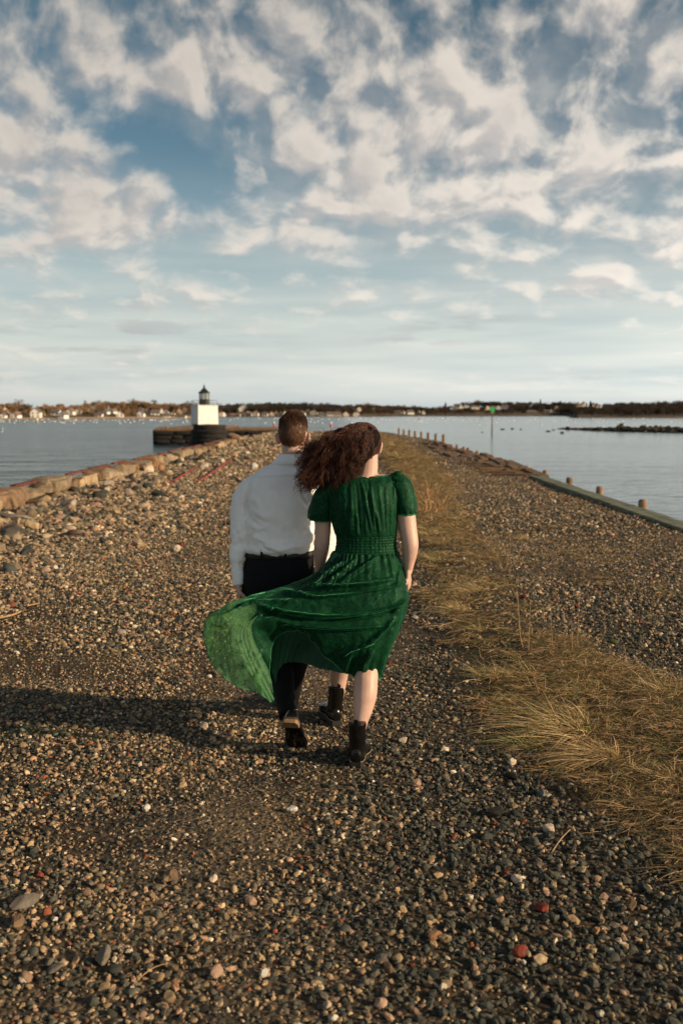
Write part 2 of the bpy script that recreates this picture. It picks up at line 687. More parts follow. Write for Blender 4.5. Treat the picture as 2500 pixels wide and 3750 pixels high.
def ground_z(x, y):
    x = np.asarray(x, float)
    y = np.asarray(y, float)
    P = np.stack([x, y, np.zeros_like(x)], -1)
    z = 0.020 * vnoise(P, 0.9, 3) + 0.035 * vnoise(P, 0.22, 5) * np.clip((np.hypot(x, y - 5.2) - 1.2) / 4, 0, 1)
    lf, rt = strip_edges(y)
    mid = np.clip(1 - np.abs(x - (lf + rt) / 2) / ((rt - lf) / 2 + 0.25), 0, 1)
    z = z + 0.07 * mid ** 0.7                                             # the grassed ridge stands a little proud
    z = z - 0.10 * np.clip((-x - 3.2) / 2.6, 0, 1) ** 1.3 * np.clip((70 - y) / 30, 0, 1)     # worn lower at the foot of the sea wall
    near = np.exp(-(np.hypot(x, y - 5.2) / 1.4) ** 2)
    return z * (1 - 0.8 * near)


def ground_mat():
    m = bpy.data.materials.new('sandy_gravel_ground')
    m.use_nodes = True
    t = m.node_tree
    b = t.nodes['Principled BSDF']
    n = NB(t)
    p = n.new('ShaderNodeTexCoord').outputs['Object']
    x, y, z = n.sep(p)
    broad = n.noise(p, 0.7, 4, 0.6)
    fine = n.noise(p, 60, 3, 0.7)
    vcol = n.voronoi(p, 42, out='Color')
    vd = n.voronoi(p, 42)
    r, g, bb = n.sep(vcol)
    stones = n.ramp(r, [(0.0, (0.030, 0.029, 0.026)), (0.35, (0.060, 0.054, 0.045)), (0.55, (0.14, 0.10, 0.066)), (0.8, (0.25, 0.18, 0.115)), (0.97, (0.42, 0.35, 0.28))], 'CONSTANT')
    sand = n.ramp(fine, [(0.3, (0.12, 0.083, 0.045)), (0.7, (0.29, 0.205, 0.110))])
    dirt = n.mix(n.maprange(broad, 0.4, 0.62, 0.0, 1.0), sand, (0.11, 0.084, 0.058))
    col = n.mix(n.maprange(n.noise(p, 1.7, 3, 0.6), 0.36, 0.56, 1.0, 0.35), dirt, stones)
    # brown thatch and moss under the band of grass
    at = n.new('ShaderNodeAttribute', attribute_name='turf').outputs['Fac']
    moss = n.mix(n.maprange(n.noise(p, 5.0, 4, 0.65), 0.5, 0.64), (0.060, 0.042, 0.024), (0.045, 0.058, 0.014))
    tf = n.math('MULTIPLY', at, n.maprange(n.noise(p, 2.2, 4, 0.65), n.maprange(y, 6.0, 12.0, 0.36, 0.46), n.maprange(y, 6.0, 12.0, 0.50, 0.60)))
    near = n.maprange(y, 10.0, 22.0, 1.0, 0.0)
    gap_shade = n.mix(n.maprange(n.noise(p, 1.1, 3, 0.6), 0.50, 0.64), (0.42, 0.40, 0.38), (1.0, 1.0, 1.0))  # shade between the near stones, painted as a darker ground colour
    ax = n.math('DIVIDE', n.math('ADD', n.math('ADD', x, 0.6), n.math('MULTIPLY', y, -0.05)), 0.55)
    track = n.math('EXPONENT', n.math('MULTIPLY', n.math('MULTIPLY', ax, ax), -1.0))
    track = n.math('MULTIPLY', track, n.maprange(n.noise(p, 2.4, 4, 0.6), 0.38, 0.55))
    gap_shade = n.mix(track, gap_shade, (1.0, 1.0, 1.0))
    gap_shade = n.mix(near, (1.0, 1.0, 1.0), gap_shade)
    col = n.mix(1.0, col, gap_shade, 'MULTIPLY')
    col = n.mix(tf, col, moss)
    n.put(b.inputs['Base Color'], col)
    b.inputs['Roughness'].default_value = 0.95
    b.inputs['Specular IOR Level'].default_value = 0.2
    h = n.math('ADD', n.math('MULTIPLY', vd, -0.6), n.math('MULTIPLY', fine, 0.25))
    n.put(b.inputs['Normal'], n.bump(h, 0.8, 0.02))
    return m


M['ground'] = ground_mat()
ys = np.concatenate([np.linspace(-6, 2, 10), np.linspace(2.2, 14, 110), np.geomspace(14.15, 101, 110)])
ns = 90
GV, GF = [], []
turf = []
for y in ys:
    xl, xr = np.interp(y, LEFT_Y, LEFT_X), np.interp(y, RIGHT_Y, RIGHT_X)
    xs = np.linspace(xl, xr, ns)
    zs = ground_z(xs, np.full(ns, y))
    lf, rt = strip_edges(y)
    tf = np.clip(np.minimum(xs - lf + 0.15, rt + 0.15 - xs) / 0.3, 0, 1)
    if y > 62:
        e = np.clip((y - 62) / 39, 0, 1)
    row = np.stack([xs, np.full(ns, y), zs], 1)
    row = np.vstack([[xl - 2.0, y, WATER_Z - 0.5], row, [xr + 1.2, y, WATER_Z - 0.5]])
    GV.append(row)
    turf.append(np.concatenate([[0], tf, [0]]))
far = GV[-1].copy()
far[:, 1] += 3.0
far[:, 2] = WATER_Z - 0.5
GV.append(far)
turf.append(turf[-1] * 0)
nr = ns + 2
for i in range(len(GV) - 1):
    for j in range(nr - 1):
        GF.append((i * nr + j, i * nr + j + 1, (i + 1) * nr + j + 1, (i + 1) * nr + j))
ground = mk('ground', np.concatenate(GV), np.array(GF), M['ground'])
a = ground.data.attributes.new('turf', 'FLOAT', 'POINT')
a.data.foreach_set('value', np.concatenate(turf).astype(np.float32))
tag(ground, kind='structure')

# sea bed far below keeps the water opaque at the edges of the world
# ------------------------------------------------------------------ far shore
SH_U = [-700, 0, 300, 640, 760, 800, 1000, 1300, 1500, 1700, 2080, 2100, 2500, 3200]
SH_V = [1538, 1536, 1534.5, 1532, 1530, 1527.5, 1527, 1526, 1524.5, 1524, 1523.5, 1530, 1530, 1530]


def shore_dist(u):
    v = np.interp(u, SH_U, SH_V)
    d = ray(u, v)
    return (WATER_Z - CAM_H) / d[2] * d[1]


TOP_U = [-700, 0, 100, 200, 300, 380, 430, 500, 560, 620, 700, 760, 900, 1000, 1100, 1180, 1260, 1340, 1420, 1500, 1560, 1640, 1720, 1800, 1950, 2100, 2200, 2320, 2500, 3200]
TOP_V = [1470, 1474, 1472, 1478, 1473, 1466, 1470, 1463, 1470, 1470, 1472, 1476, 1474, 1471, 1472, 1472, 1478, 1476, 1482, 1481, 1489, 1484, 1469, 1468, 1470, 1470, 1472, 1470, 1463, 1462]


def far_pt(u, v_base):
    """a spot on the far hillside seen at this pixel: farther off the higher up it shows"""
    ds = shore_dist(u)
    vs = np.interp(u, SH_U, SH_V)
    y = ds + 4 + max(0.0, vs - v_base) * ds * 0.0060
    return Y(u, v_base, y)


M['far_soil'] = mat('winter_hillside', (0.09, 0.06, 0.035), 0.95, 0.4, 0.05)
M['beach'] = mat('pale_beach_sand', (0.36, 0.24, 0.13), 0.95, 0.25, 0.08)
us = np.arange(-700, 3201, 20)
hv, hf, hm = [], [], []
steps = [0, 3, 5, 9, 16, 26, 40, 60, 80]
for u in us:
    vs = np.interp(u, SH_U, SH_V)
    vt = np.interp(u, TOP_U, TOP_V)
    hump = (vs - vt) * 0.62
    ds = shore_dist(u)
    hv.append(Y(u, vs, ds) + np.array([0, -6, -0.6]))
    for k in steps:
        up = hump * (1 - math.exp(-k / 24.0)) * 1.04
        y = ds + 4 + k * ds * 0.0060
        hv.append(Y(u, vs - up + 0.8, y))
nk = len(steps) + 1
for i in range(len(us) - 1):
    for k in range(nk - 1):
        hf.append((i * nk + k, (i + 1) * nk + k, (i + 1) * nk + k + 1, i * nk + k + 1))
        hm.append(0 if (k < 3 and us[i] < 690) else 1)
hills = mk('hills', hv, hf, [M['beach'], M['far_soil']], midx=hm)
tag(hills, kind='structure')

# ------------------------------------------------------------------ rocks
ICO = {}
for lv in (1, 2, 3, 4):
    bm = bmesh.new()
    bmesh.ops.create_icosphere(bm, subdivisions=lv, radius=1)
    ICO[lv] = (np.array([v.co[:] for v in bm.verts]), [tuple(v.index for v in f.verts) for f in bm.faces])
    bm.free()


def rock(seed, lv=2, dims=(1, 0.8, 0.6), cuts=10, round_=0.12, rough=0.05):
    V, F = ICO[lv]
    V = V.copy()
    r = np.random.default_rng(seed)
    for _ in range(cuts):
        n = r.normal(size=3)
        n /= np.linalg.norm(n)
        d = r.uniform(0.55, 0.9)
        s = V @ n - d
        V = V - np.where(s > 0, s * (1 - round_), 0)[:, None] * n
    if rough:
        V = V * (1 + rough * fbm(V, 1.8, 3, seed)[:, None])
    return V * np.array(dims), F


def rockmat(name, c, var=0.35, c2=None):
    def ex(n, tcn, col, b):
        oi = n.new('ShaderNodeObjectInfo').outputs['Random']
        k = n.maprange(oi, 0, 1, 0.75, 1.2)
        sp = n.voronoi(tcn, 55, out='Color')
        r, g, bb = n.sep(sp)
        col = n.mix(n.maprange(r, 0.78, 1.0, 0.0, 0.4), col, (0.03, 0.028, 0.025))
        mul = n.new('ShaderNodeVectorMath', operation='SCALE')
        n.put(mul.inputs[0], col)
        n.put(mul.inputs['Scale'], k)
        return mul.outputs[0]
    return mat(name, c, 0.85, var, 5.0, 0.5, 22, 0.02, spec=0.3, color2=c2, extra=ex)


M['rock_tan'] = rockmat('tan_granite', (0.33, 0.235, 0.135))
M['rock_grey_tan'] = rockmat('grey_tan_granite', (0.27, 0.20, 0.125))
M['rock_tan_deep'] = rockmat('ochre_granite', (0.30, 0.17, 0.075))
M['rock_pale'] = rockmat('pale_stone', (0.50, 0.40, 0.30), 0.2)
M['rock_grey'] = rockmat('grey_stone', (0.17, 0.145, 0.115))
M['rock_dark'] = rockmat('dark_green_grey_stone', (0.045, 0.045, 0.036))
M['rock_brown'] = rockmat('brown_stone', (0.20, 0.125, 0.072))
M['rock_pink'] = rockmat('pinkish_stone', (0.35, 0.225, 0.155))
M['rock_white'] = rockmat('white_quartz', (0.52, 0.475, 0.40), 0.15)
M['brick'] = rockmat('red_brick_clay', (0.19, 0.038, 0.020), 0.3)
M['rock_orange'] = rockmat('orange_stone', (0.30, 0.155, 0.07), 0.3)
M['rock_blue'] = rockmat('blue_grey_stone', (0.14, 0.155, 0.16), 0.2)
M['black_moss'] = rockmat('blackened_mossy_stone', (0.022, 0.021, 0.016), 0.4)

# ------------------------------------------------------------------ left sea wall: dressed granite blocks, each a part
wall = empty('sea_wall', (-6.7, 2, 0), 'long low sea wall of tan granite blocks on the left edge of the jetty', 'wall')
core = Geo().box((-6.72, 32.0, -0.80), (0.55, 74, 1.5))
core.build('wall_core', M['rock_dark'], wall)
yy = 6.0
k = 0
while yy < 67:
    L = RNG.uniform(0.6, 2.1)
    w = RNG.uniform(0.58, 0.74)
    h = RNG.uniform(0.26, 0.44)
    V, F = ICO[3]
    sg = np.sign(V) * np.abs(V) ** 0.30
    for _ in range(9):
        n_ = RNG.normal(size=3)
        n_ /= np.linalg.norm(n_)
        s_ = sg @ n_ - RNG.uniform(0.85, 1.25)
        sg = sg - np.where(s_ > 0, s_, 0)[:, None] * n_
    V = sg * np.array([w / 2, L / 2 - 0.055, h / 2]) * (1 + 0.16 * fbm(V * [1, 1, 1], 1.6, 3, k)[:, None])
    R = np.array(Euler((RNG.normal(0, .02), RNG.normal(0, .08), RNG.normal(0, .05))).to_matrix())
    V = V @ R.T + np.array([-6.66 + RNG.normal(0, .04), yy + L / 2, 0.20 - h / 2 + RNG.normal(-.02, .06) + 0.05])
    mk('block', V, F, M[['rock_tan', 'rock_tan', 'rock_grey_tan', 'rock_brown', 'rock_tan_deep', 'rock_grey_tan'][RNG.integers(6)]], wall, False)
    # a second, lower course shows here and there where the shingle has washed out
    if RNG.random() < 0.75:
        V2 = sg * np.array([w / 2, L / 2 * 0.8, 0.2]) * (1 + 0.08 * fbm(V, 1.6, 3, k + 90)[:, None])
        V2 = V2 + np.array([-6.44 + RNG.normal(0, .06), yy + L / 2, -0.26])
        mk('block', V2, F, M[['rock_tan', 'rock_brown', 'rock_grey', 'rock_dark'][RNG.integers(4)]], wall, False)
    k += 1
    yy += L
M['rust'] = mat('rusty_stain_timber', (0.12, 0.035, 0.02), 0.9, 0.5, 6, 0.4, 30, 0.01)
yy = 8.0
while yy < 62:                                                            # rust-red strips of an old capping lying along the wall top
    L = RNG.uniform(1.2, 3.4)
    g = Geo().box((-6.74 + RNG.normal(0, .05), yy + L / 2, 0.255), (RNG.uniform(.06, .14), L, 0.06), (0, RNG.normal(0, .05), RNG.normal(0, .015)))
    g.build('capping_strip', M['rust'], wall)
    yy += L + RNG.uniform(0.1, 1.5)

# ------------------------------------------------------------------ stone wharf with the lighthouse platform
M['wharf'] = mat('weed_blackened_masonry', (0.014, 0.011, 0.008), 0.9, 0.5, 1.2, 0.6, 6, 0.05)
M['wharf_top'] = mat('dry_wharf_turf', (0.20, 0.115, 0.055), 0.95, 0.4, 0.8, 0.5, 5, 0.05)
wharf = empty('stone_wharf', (-14, 96, 0), 'dark weed-stained stone wharf standing in the water under the lighthouse', 'wharf')
poly = [(-18.0, 96.0), (-6.0, 96.0), (-6.0, 112.0), (-13.2, 112.0), (-13.2, 128.0), (-19.4, 128.0), (-19.4, 112.0), (-20.4, 112.0)]
zt = 0.30
g = Geo()
g.add([(x * 0.995, y + 0.25, WATER_Z - 0.6) for x, y in poly] + [(x * 0.995, y + 0.25, zt - 0.10) for x, y in poly],
      [(i, (i + 1) % 8, 8 + (i + 1) % 8, 8 + i) for i in range(8)])
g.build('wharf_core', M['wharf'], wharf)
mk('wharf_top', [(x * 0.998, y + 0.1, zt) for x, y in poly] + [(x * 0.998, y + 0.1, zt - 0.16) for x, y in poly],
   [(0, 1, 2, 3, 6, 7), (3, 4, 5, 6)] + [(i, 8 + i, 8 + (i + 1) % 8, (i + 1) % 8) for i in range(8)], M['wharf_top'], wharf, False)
SQ, SQF = ICO[2]
SQ = np.sign(SQ) * np.abs(SQ) ** 0.13
for c in range(4):
    x = -18.0
    while x < -6.4:
        L = RNG.uniform(0.9, 1.9)
        L = min(L, -6.0 - x)
        h = 0.42
        V = SQ * np.array([L / 2 - 0.01, 0.3, h / 2]) * (1 + 0.05 * fbm(SQ, 1.5, 2, int(x * 10) + c)[:, None])
        V = V + np.array([x + L / 2, 96.2 + RNG.normal(0, .04), zt - 0.16 - h / 2 - c * h])
        mk('block', V, SQF, M['wharf'], wharf)
        x += L
for c in range(3):                                                        # left return of the wharf
    for q in range(6):
        a0 = np.array([-18.0, 96.4]) + (np.array([-20.4, 112.0]) - np.array([-18.0, 96.4])) * (q + .5) / 6
        V = SQ * np.array([0.3, 1.3, 0.25])
        th = math.atan2(2.4, 15.6)
        V = V @ np.array(Euler((0, 0, th)).to_matrix()).T + np.array([a0[0] + 0.1, a0[1], zt - 0.35 - c * 0.5])
        mk('block', V, SQF, M['wharf'], wharf)

# squat dark stub of masonry in front of the lighthouse
bast = empty('masonry_stub', (-11.6, 88, WATER_Z), 'squat dark round-shouldered masonry stub in front of the white lighthouse base', 'stone stub')
cx, cy = -11.6, 88.0
rows = 5
for c in range(rows):
    nblk = 9
    rr = 1.62 - 0.04 * c - (0.10 if c == rows - 1 else 0)
    for q in range(nblk):
        th = 2 * math.pi * (q + 0.5 * (c % 2)) / nblk
        V = SQ * np.array([0.42, rr * math.pi / nblk + 0.02, 0.209]) * (1 + 0.05 * fbm(SQ, 1.5, 2, q + c * 20)[:, None])
        V = V @ np.array(Euler((0, 0, th)).to_matrix()).T
        V = V + np.array([cx + math.cos(th) * (rr - 0.4), cy + math.sin(th) * (rr - 0.4), WATER_Z - 0.05 + 0.21 + c * 0.41])
        mk('block', V, SQF, M['wharf'], bast)
g = Geo()
g.tube([(cx, cy, WATER_Z - 0.5), (cx, cy, 0.72)], [1.565, 1.40], 36)
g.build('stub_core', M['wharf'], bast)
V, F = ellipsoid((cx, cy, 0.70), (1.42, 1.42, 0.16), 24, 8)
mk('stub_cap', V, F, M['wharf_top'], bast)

# broken, tilted end of the wall beside the shingle
brk = empty('broken_wall_end', (-7.1, 66, 0), 'dark broken end of the sea wall with leaning slabs', 'broken wall')
for q, (dx, dy, dz, s, rt) in enumerate([(0, 0, .0, (.55, .7, .85), (.1, .1, .1)), (-.5, -.9, -.05, (.7, .5, .5), (.2, -.2, .4)),
                                        (.35, .5, -.25, (.4, .5, .6), (0, .3, .8)), (-.25, .8, -.2, (.6, .6, .6), (0, 0, .2)), (.1, -.2, .35, (.62, .5, .22), (.15, .2, .3))]):
    V, F = rock(900 + q, 2, np.array(s) * 0.8, 8)
    V = V @ np.array(Euler(rt).to_matrix()).T + np.array([-6.95 + dx, 63.5 + dy, dz])
    mk('slab', V, F, M['rock_dark' if q != 4 else 'rock_brown'], brk)

# ------------------------------------------------------------------ right edge: green timber kerb, weathered timber, posts
M['green_timber'] = mat('green_stained_timber', (0.085, 0.10, 0.058), 0.8, 0.3, 3.0, 0.4, 18, 0.01, color2=(0.19, 0.19, 0.115))
M['rot_timber'] = mat('rotten_brown_timber', (0.10, 0.052, 0.026), 0.95, 0.4, 3.0, 0.6, 14, 0.02, color2=(0.235, 0.135, 0.065))
M['post'] = mat('sun_bleached_post', (0.16, 0.10, 0.06), 0.9, 0.35, 5.0, 0.5, 25, 0.01, color2=(0.30, 0.20, 0.12))
kerb = empty('timber_kerb', (5.4, 16, 0), 'green stained timber kerb along the right edge of the jetty', 'timber kerb')


def beam(geo_c, size, rot, m, parent, name='beam', seed=0):
    n = 10
    x, y, z = np.array(size) / 2
    rings = []
    for i in range(n + 1):
        yy = -y + 2 * y * i / n
        j = RNG.normal(0, 0.004, (8, 2))
        b = min(x, z) * 0.14
        sec = [(-x + b, -z), (x - b, -z), (x, -z + b), (x, z - b), (x - b, z), (-x + b, z), (-x, z - b), (-x, -z + b)]
        rings.append([(sx + j[q][0], yy, sz + j[q][1]) for q, (sx, sz) in enumerate(sec)])
    V, F = loft(rings)
    V = V @ np.array(Euler(rot).to_matrix()).T + np.array(geo_c)
    return mk(name, V, F, m, parent, False)


yy = 4.0
while yy < 26.8:
    L = min(RNG.uniform(4.0, 5.2), 27.2 - yy)
    for q, (dx, w) in enumerate(((0.0, 0.20), (0.205, 0.20))):
        beam((5.10 + dx + 0.012 * (yy - 15), yy + L / 2, -0.075 + RNG.normal(0, .006)), (w, L - 0.02, 0.26), (0, RNG.normal(0, .02), -0.012), M['green_timber'], kerb)
    beam((5.34 + 0.012 * (yy - 15), yy + L / 2, -0.66), (0.30, L - 0.02, 0.9), (0, 0, -0.012), M['green_timber'], kerb, 'face_board')
    yy += L

old = empty('rotten_timber_edge', (5.4, 40, 0), 'broken brown timber edging beyond the green kerb', 'timber edging')
yy = 27.3
while yy < 60:
    L = RNG.uniform(1.6, 3.4)
    wid = np.interp(yy, [27, 34, 48, 60], [0.55, 1.15, 1.0, 0.45])
    nbm = int(round(wid / 0.27)) + 1
    for q in range(nbm):
        beam((5.55 - q * 0.28 + RNG.normal(0, .05), yy + L / 2 + RNG.normal(0, .25), 0.045 - 0.022 * q + RNG.normal(0, .035)),
             (RNG.uniform(.2, .28), L * RNG.uniform(.75, 1.05), RNG.uniform(.10, .2)),
             (RNG.normal(0, .03), RNG.normal(0, .10), RNG.normal(0, .04)), M['rot_timber'], old)
    yy += L * 0.92
beam((5.75, 44, -0.6), (0.25, 33, 1.0), (0, 0, 0), M['rot_timber'], old, 'face_board')
for q in range(6):                                                       # flat cross planks at the green kerb's end
    beam((4.9, 27.6 + q * 1.15, 0.06 + RNG.normal(0, .02)), (0.22, 1.5, 0.07), (0, 0, 1.45 + RNG.normal(0, .12)), M['rot_timber'], old, 'plank')


def post_at(u, vt, vb, wpx, y, label, group, name='post'):
    p = Y(u, vb, y)
    top = Y(u, vt, y)[2]
    r = wpx / FPX * y / 2
    pts = [(p[0], y, WATER_Z - 0.4), (p[0], y, p[2]), (p[0], y, top - 0.03), (p[0], y, top)]
    g = Geo().tube(pts, [r * 1.02, r, r * 0.97, r * 0.8], 12)
    t_ = empty(name, (p[0], y, p[2]), label, 'post', group)
    V = np.array(g.v)
    V[:, :2] += 0.012 * fbm(V * [6, 6, 1.5], 1.0, 2, int(u))[:, None]
    mk('shaft', V, g.f, M['post'], t_)
    mk('top_grain', *ellipsoid((p[0], y, top - 0.004), (r * 0.8, r * 0.8, 0.012), 12, 6), M['rock_grey'], t_)
    return t_


STUB = 'post stubs behind the timber edging'
stubs = [(2351, 1822, 1858, 34, 18.2), (2194, 1775, 1803, 27, 22.6), (2083, 1744, 1765, 24, 27.2), (1994, 1719, 1734, 18, 31.6), (1928, 1703, 1717, 20, 35.5),
         (1868, 1686, 1699, 15, 39.6), (1832, 1672, 1690, 13, 43.5), (1782, 1662, 1674, 15, 47.5), (1745, 1649, 1660, 13, 51.5), (1712, 1637, 1650, 13, 55), (1697, 1634, 1645, 11, 57), (1672, 1625, 1637, 9, 59.5)]
words = ['thickest round post stub behind the green kerb, nearest the right border', 'second round post stub behind the green kerb', 'round post stub where the green kerb meets the brown timber',
         'pale stub at the near end of the brown timber', 'stub second from the near end of the brown timber', 'stub third from the near end of the brown timber',
         'stub fourth from the near end of the brown timber', 'stub fifth from the near end of the brown timber', 'stub sixth from the near end of the brown timber',
         'stub third from the far end of the brown timber', 'stub second from the far end of the brown timber', 'smallest stub at the far end of the brown timber']
for (u, vt, vb, w, y), lb in zip(stubs, words):
    post_at(u, vt + (vb - vt) * 0.22, vb, w, y, lb, STUB, 'post_stub')
PIL = 'row of standing pilings at the far bend'
pil = [(1460, 1568, 1591, 8.5, 84), (1478, 1573, 1596, 8.5, 80), (1498, 1574.5, 1599, 9, 77), (1519, 1578, 1603, 9, 74), (1542, 1581, 1607, 9.5, 71), (1567, 1584, 1612, 10.5, 68), (1595, 1588, 1616, 11, 65), (1623, 1591, 1621, 12, 62)]
num = ['farthest', 'seventh', 'sixth', 'fifth', 'fourth', 'third', 'second', 'nearest and tallest']
for (u, vt, vb, w, y), q in zip(pil, num):
    post_at(u, vt, vb + 4, w, y, f'{q} standing timber piling in the row, counted from the brown timber', PIL, 'piling')

# ================================================================== GRAVEL (uncountable: instanced stuff)
def gravel_mat():
    m = bpy.data.materials.new('mixed_gravel')
    m.use_nodes = True
    t = m.node_tree
    b = t.nodes['Principled BSDF']
    n = NB(t)
    tone = n.new('ShaderNodeAttribute', attribute_name='tone', attribute_type='INSTANCER').outputs['Color']
    p = n.new('ShaderNodeTexCoord').outputs['Object']
    f = n.noise(p, 3.5, 4, 0.65)
    k = n.maprange(f, 0.3, 0.7, 0.65, 1.3)
    sc = n.new('ShaderNodeVectorMath', operation='SCALE')
    n.put(sc.inputs[0], tone)
    n.put(sc.inputs['Scale'], k)
    n.put(b.inputs['Base Color'], sc.outputs[0])
    b.inputs['Roughness'].default_value = 0.75
    b.inputs['Specular IOR Level'].default_value = 0.35
    n.put(b.inputs['Normal'], n.bump(n.noise(p, 9, 4, 0.6), 0.35, 0.12))
    return m


M['gravel'] = gravel_mat()
lib = bpy.data.collections.new('gravel_shapes')          # source shapes only, not linked into the scene
for q in range(14):
    r = np.random.default_rng(q)
    ang = q < 9
    dims = (1.0, r.uniform(0.62, 0.9), r.uniform(0.42, 0.72))
    V, F = rock(q, 1 if ang else 2, dims, 9 if ang else 4, 0.05 if ang else 0.5, 0.03)
    me = mesh_data('gravel_shape', V, F, M['gravel'], smooth=not ang)
    o = bpy.data.objects.new('gravel_shape_%02d' % q, me)
    lib.objects.link(o)


def scatter(name, P, scl, rot, idx, tone, collection):
    me = bpy.data.meshes.new(name)
    n = len(P)
    me.vertices.add(n)
    me.vertices.foreach_set('co', np.asarray(P, np.float32).ravel())
    for nm, typ, key, arr in (('scl', 'FLOAT_VECTOR', 'vector', scl), ('rot', 'FLOAT_VECTOR', 'vector', rot), ('idx', 'INT', 'value', idx), ('tone', 'FLOAT_COLOR', 'color', tone)):
        at = me.attributes.new(nm, typ, 'POINT')
        arr = np.asarray(arr)
        if key == 'color':
            arr = np.concatenate([arr, np.ones((n, 1))], 1)
        at.data.foreach_set(key, arr.ravel().astype(np.int32 if typ == 'INT' else np.float32))
    o = bpy.data.objects.new(name, me)
    COL.objects.link(o)
    ng = bpy.data.node_groups.new(name + '_nodes', 'GeometryNodeTree')
    ng.interface.new_socket('Geometry', in_out='INPUT', socket_type='NodeSocketGeometry')
    ng.interface.new_socket('Geometry', in_out='OUTPUT', socket_type='NodeSocketGeometry')
    gi, go = ng.nodes.new('NodeGroupInput'), ng.nodes.new('NodeGroupOutput')
    ci = ng.nodes.new('GeometryNodeCollectionInfo')
    ci.inputs['Collection'].default_value = collection
    ci.inputs['Separate Children'].default_value = True
    ci.inputs['Reset Children'].default_value = True
    ip = ng.nodes.new('GeometryNodeInstanceOnPoints')
    ip.inputs['Pick Instance'].default_value = True

    def attr(nm, typ):
        a_ = ng.nodes.new('GeometryNodeInputNamedAttribute')
        a_.data_type = typ
        a_.inputs['Name'].default_value = nm
        return a_.outputs['Attribute']
    L = ng.links.new
    L(gi.outputs[0], ip.inputs['Points'])
    L(ci.outputs[0], ip.inputs['Instance'])
    L(attr('idx', 'INT'), ip.inputs['Instance Index'])
    er = ng.nodes.new('FunctionNodeEulerToRotation')
    L(attr('rot', 'FLOAT_VECTOR'), er.inputs[0])
    L(er.outputs[0], ip.inputs['Rotation'])
    L(attr('scl', 'FLOAT_VECTOR'), ip.inputs['Scale'])
    L(ip.outputs[0], go.inputs[0])
    md = o.modifiers.new('scatter', 'NODES')
    md.node_group = ng
    return tag(o, kind='stuff')


TONES = np.array([(0.027, 0.031, 0.028), (0.043, 0.046, 0.040), (0.068, 0.070, 0.058), (0.105, 0.094, 0.074), (0.185, 0.135, 0.083), (0.29, 0.208, 0.125),
                  (0.37, 0.280, 0.185), (0.34, 0.22, 0.15), (0.50, 0.44, 0.36), (0.24, 0.075, 0.038), (0.20, 0.13, 0.095)])
P_DARK = np.array([.22, .25, .20, .115, .07, .045, .03, .02, .015, .004, .025])
P_TAN = np.array([.085, .125, .14, .14, .14, .125, .085, .06, .03, .015, .055])
P_PALE = np.array([.05, .07, .09, .12, .16, .18, .15, .08, .06, .006, .028])


def in_view(x, y, m=1.1):
    return np.abs(x) < y * (1250 / FPX) * m + 0.9


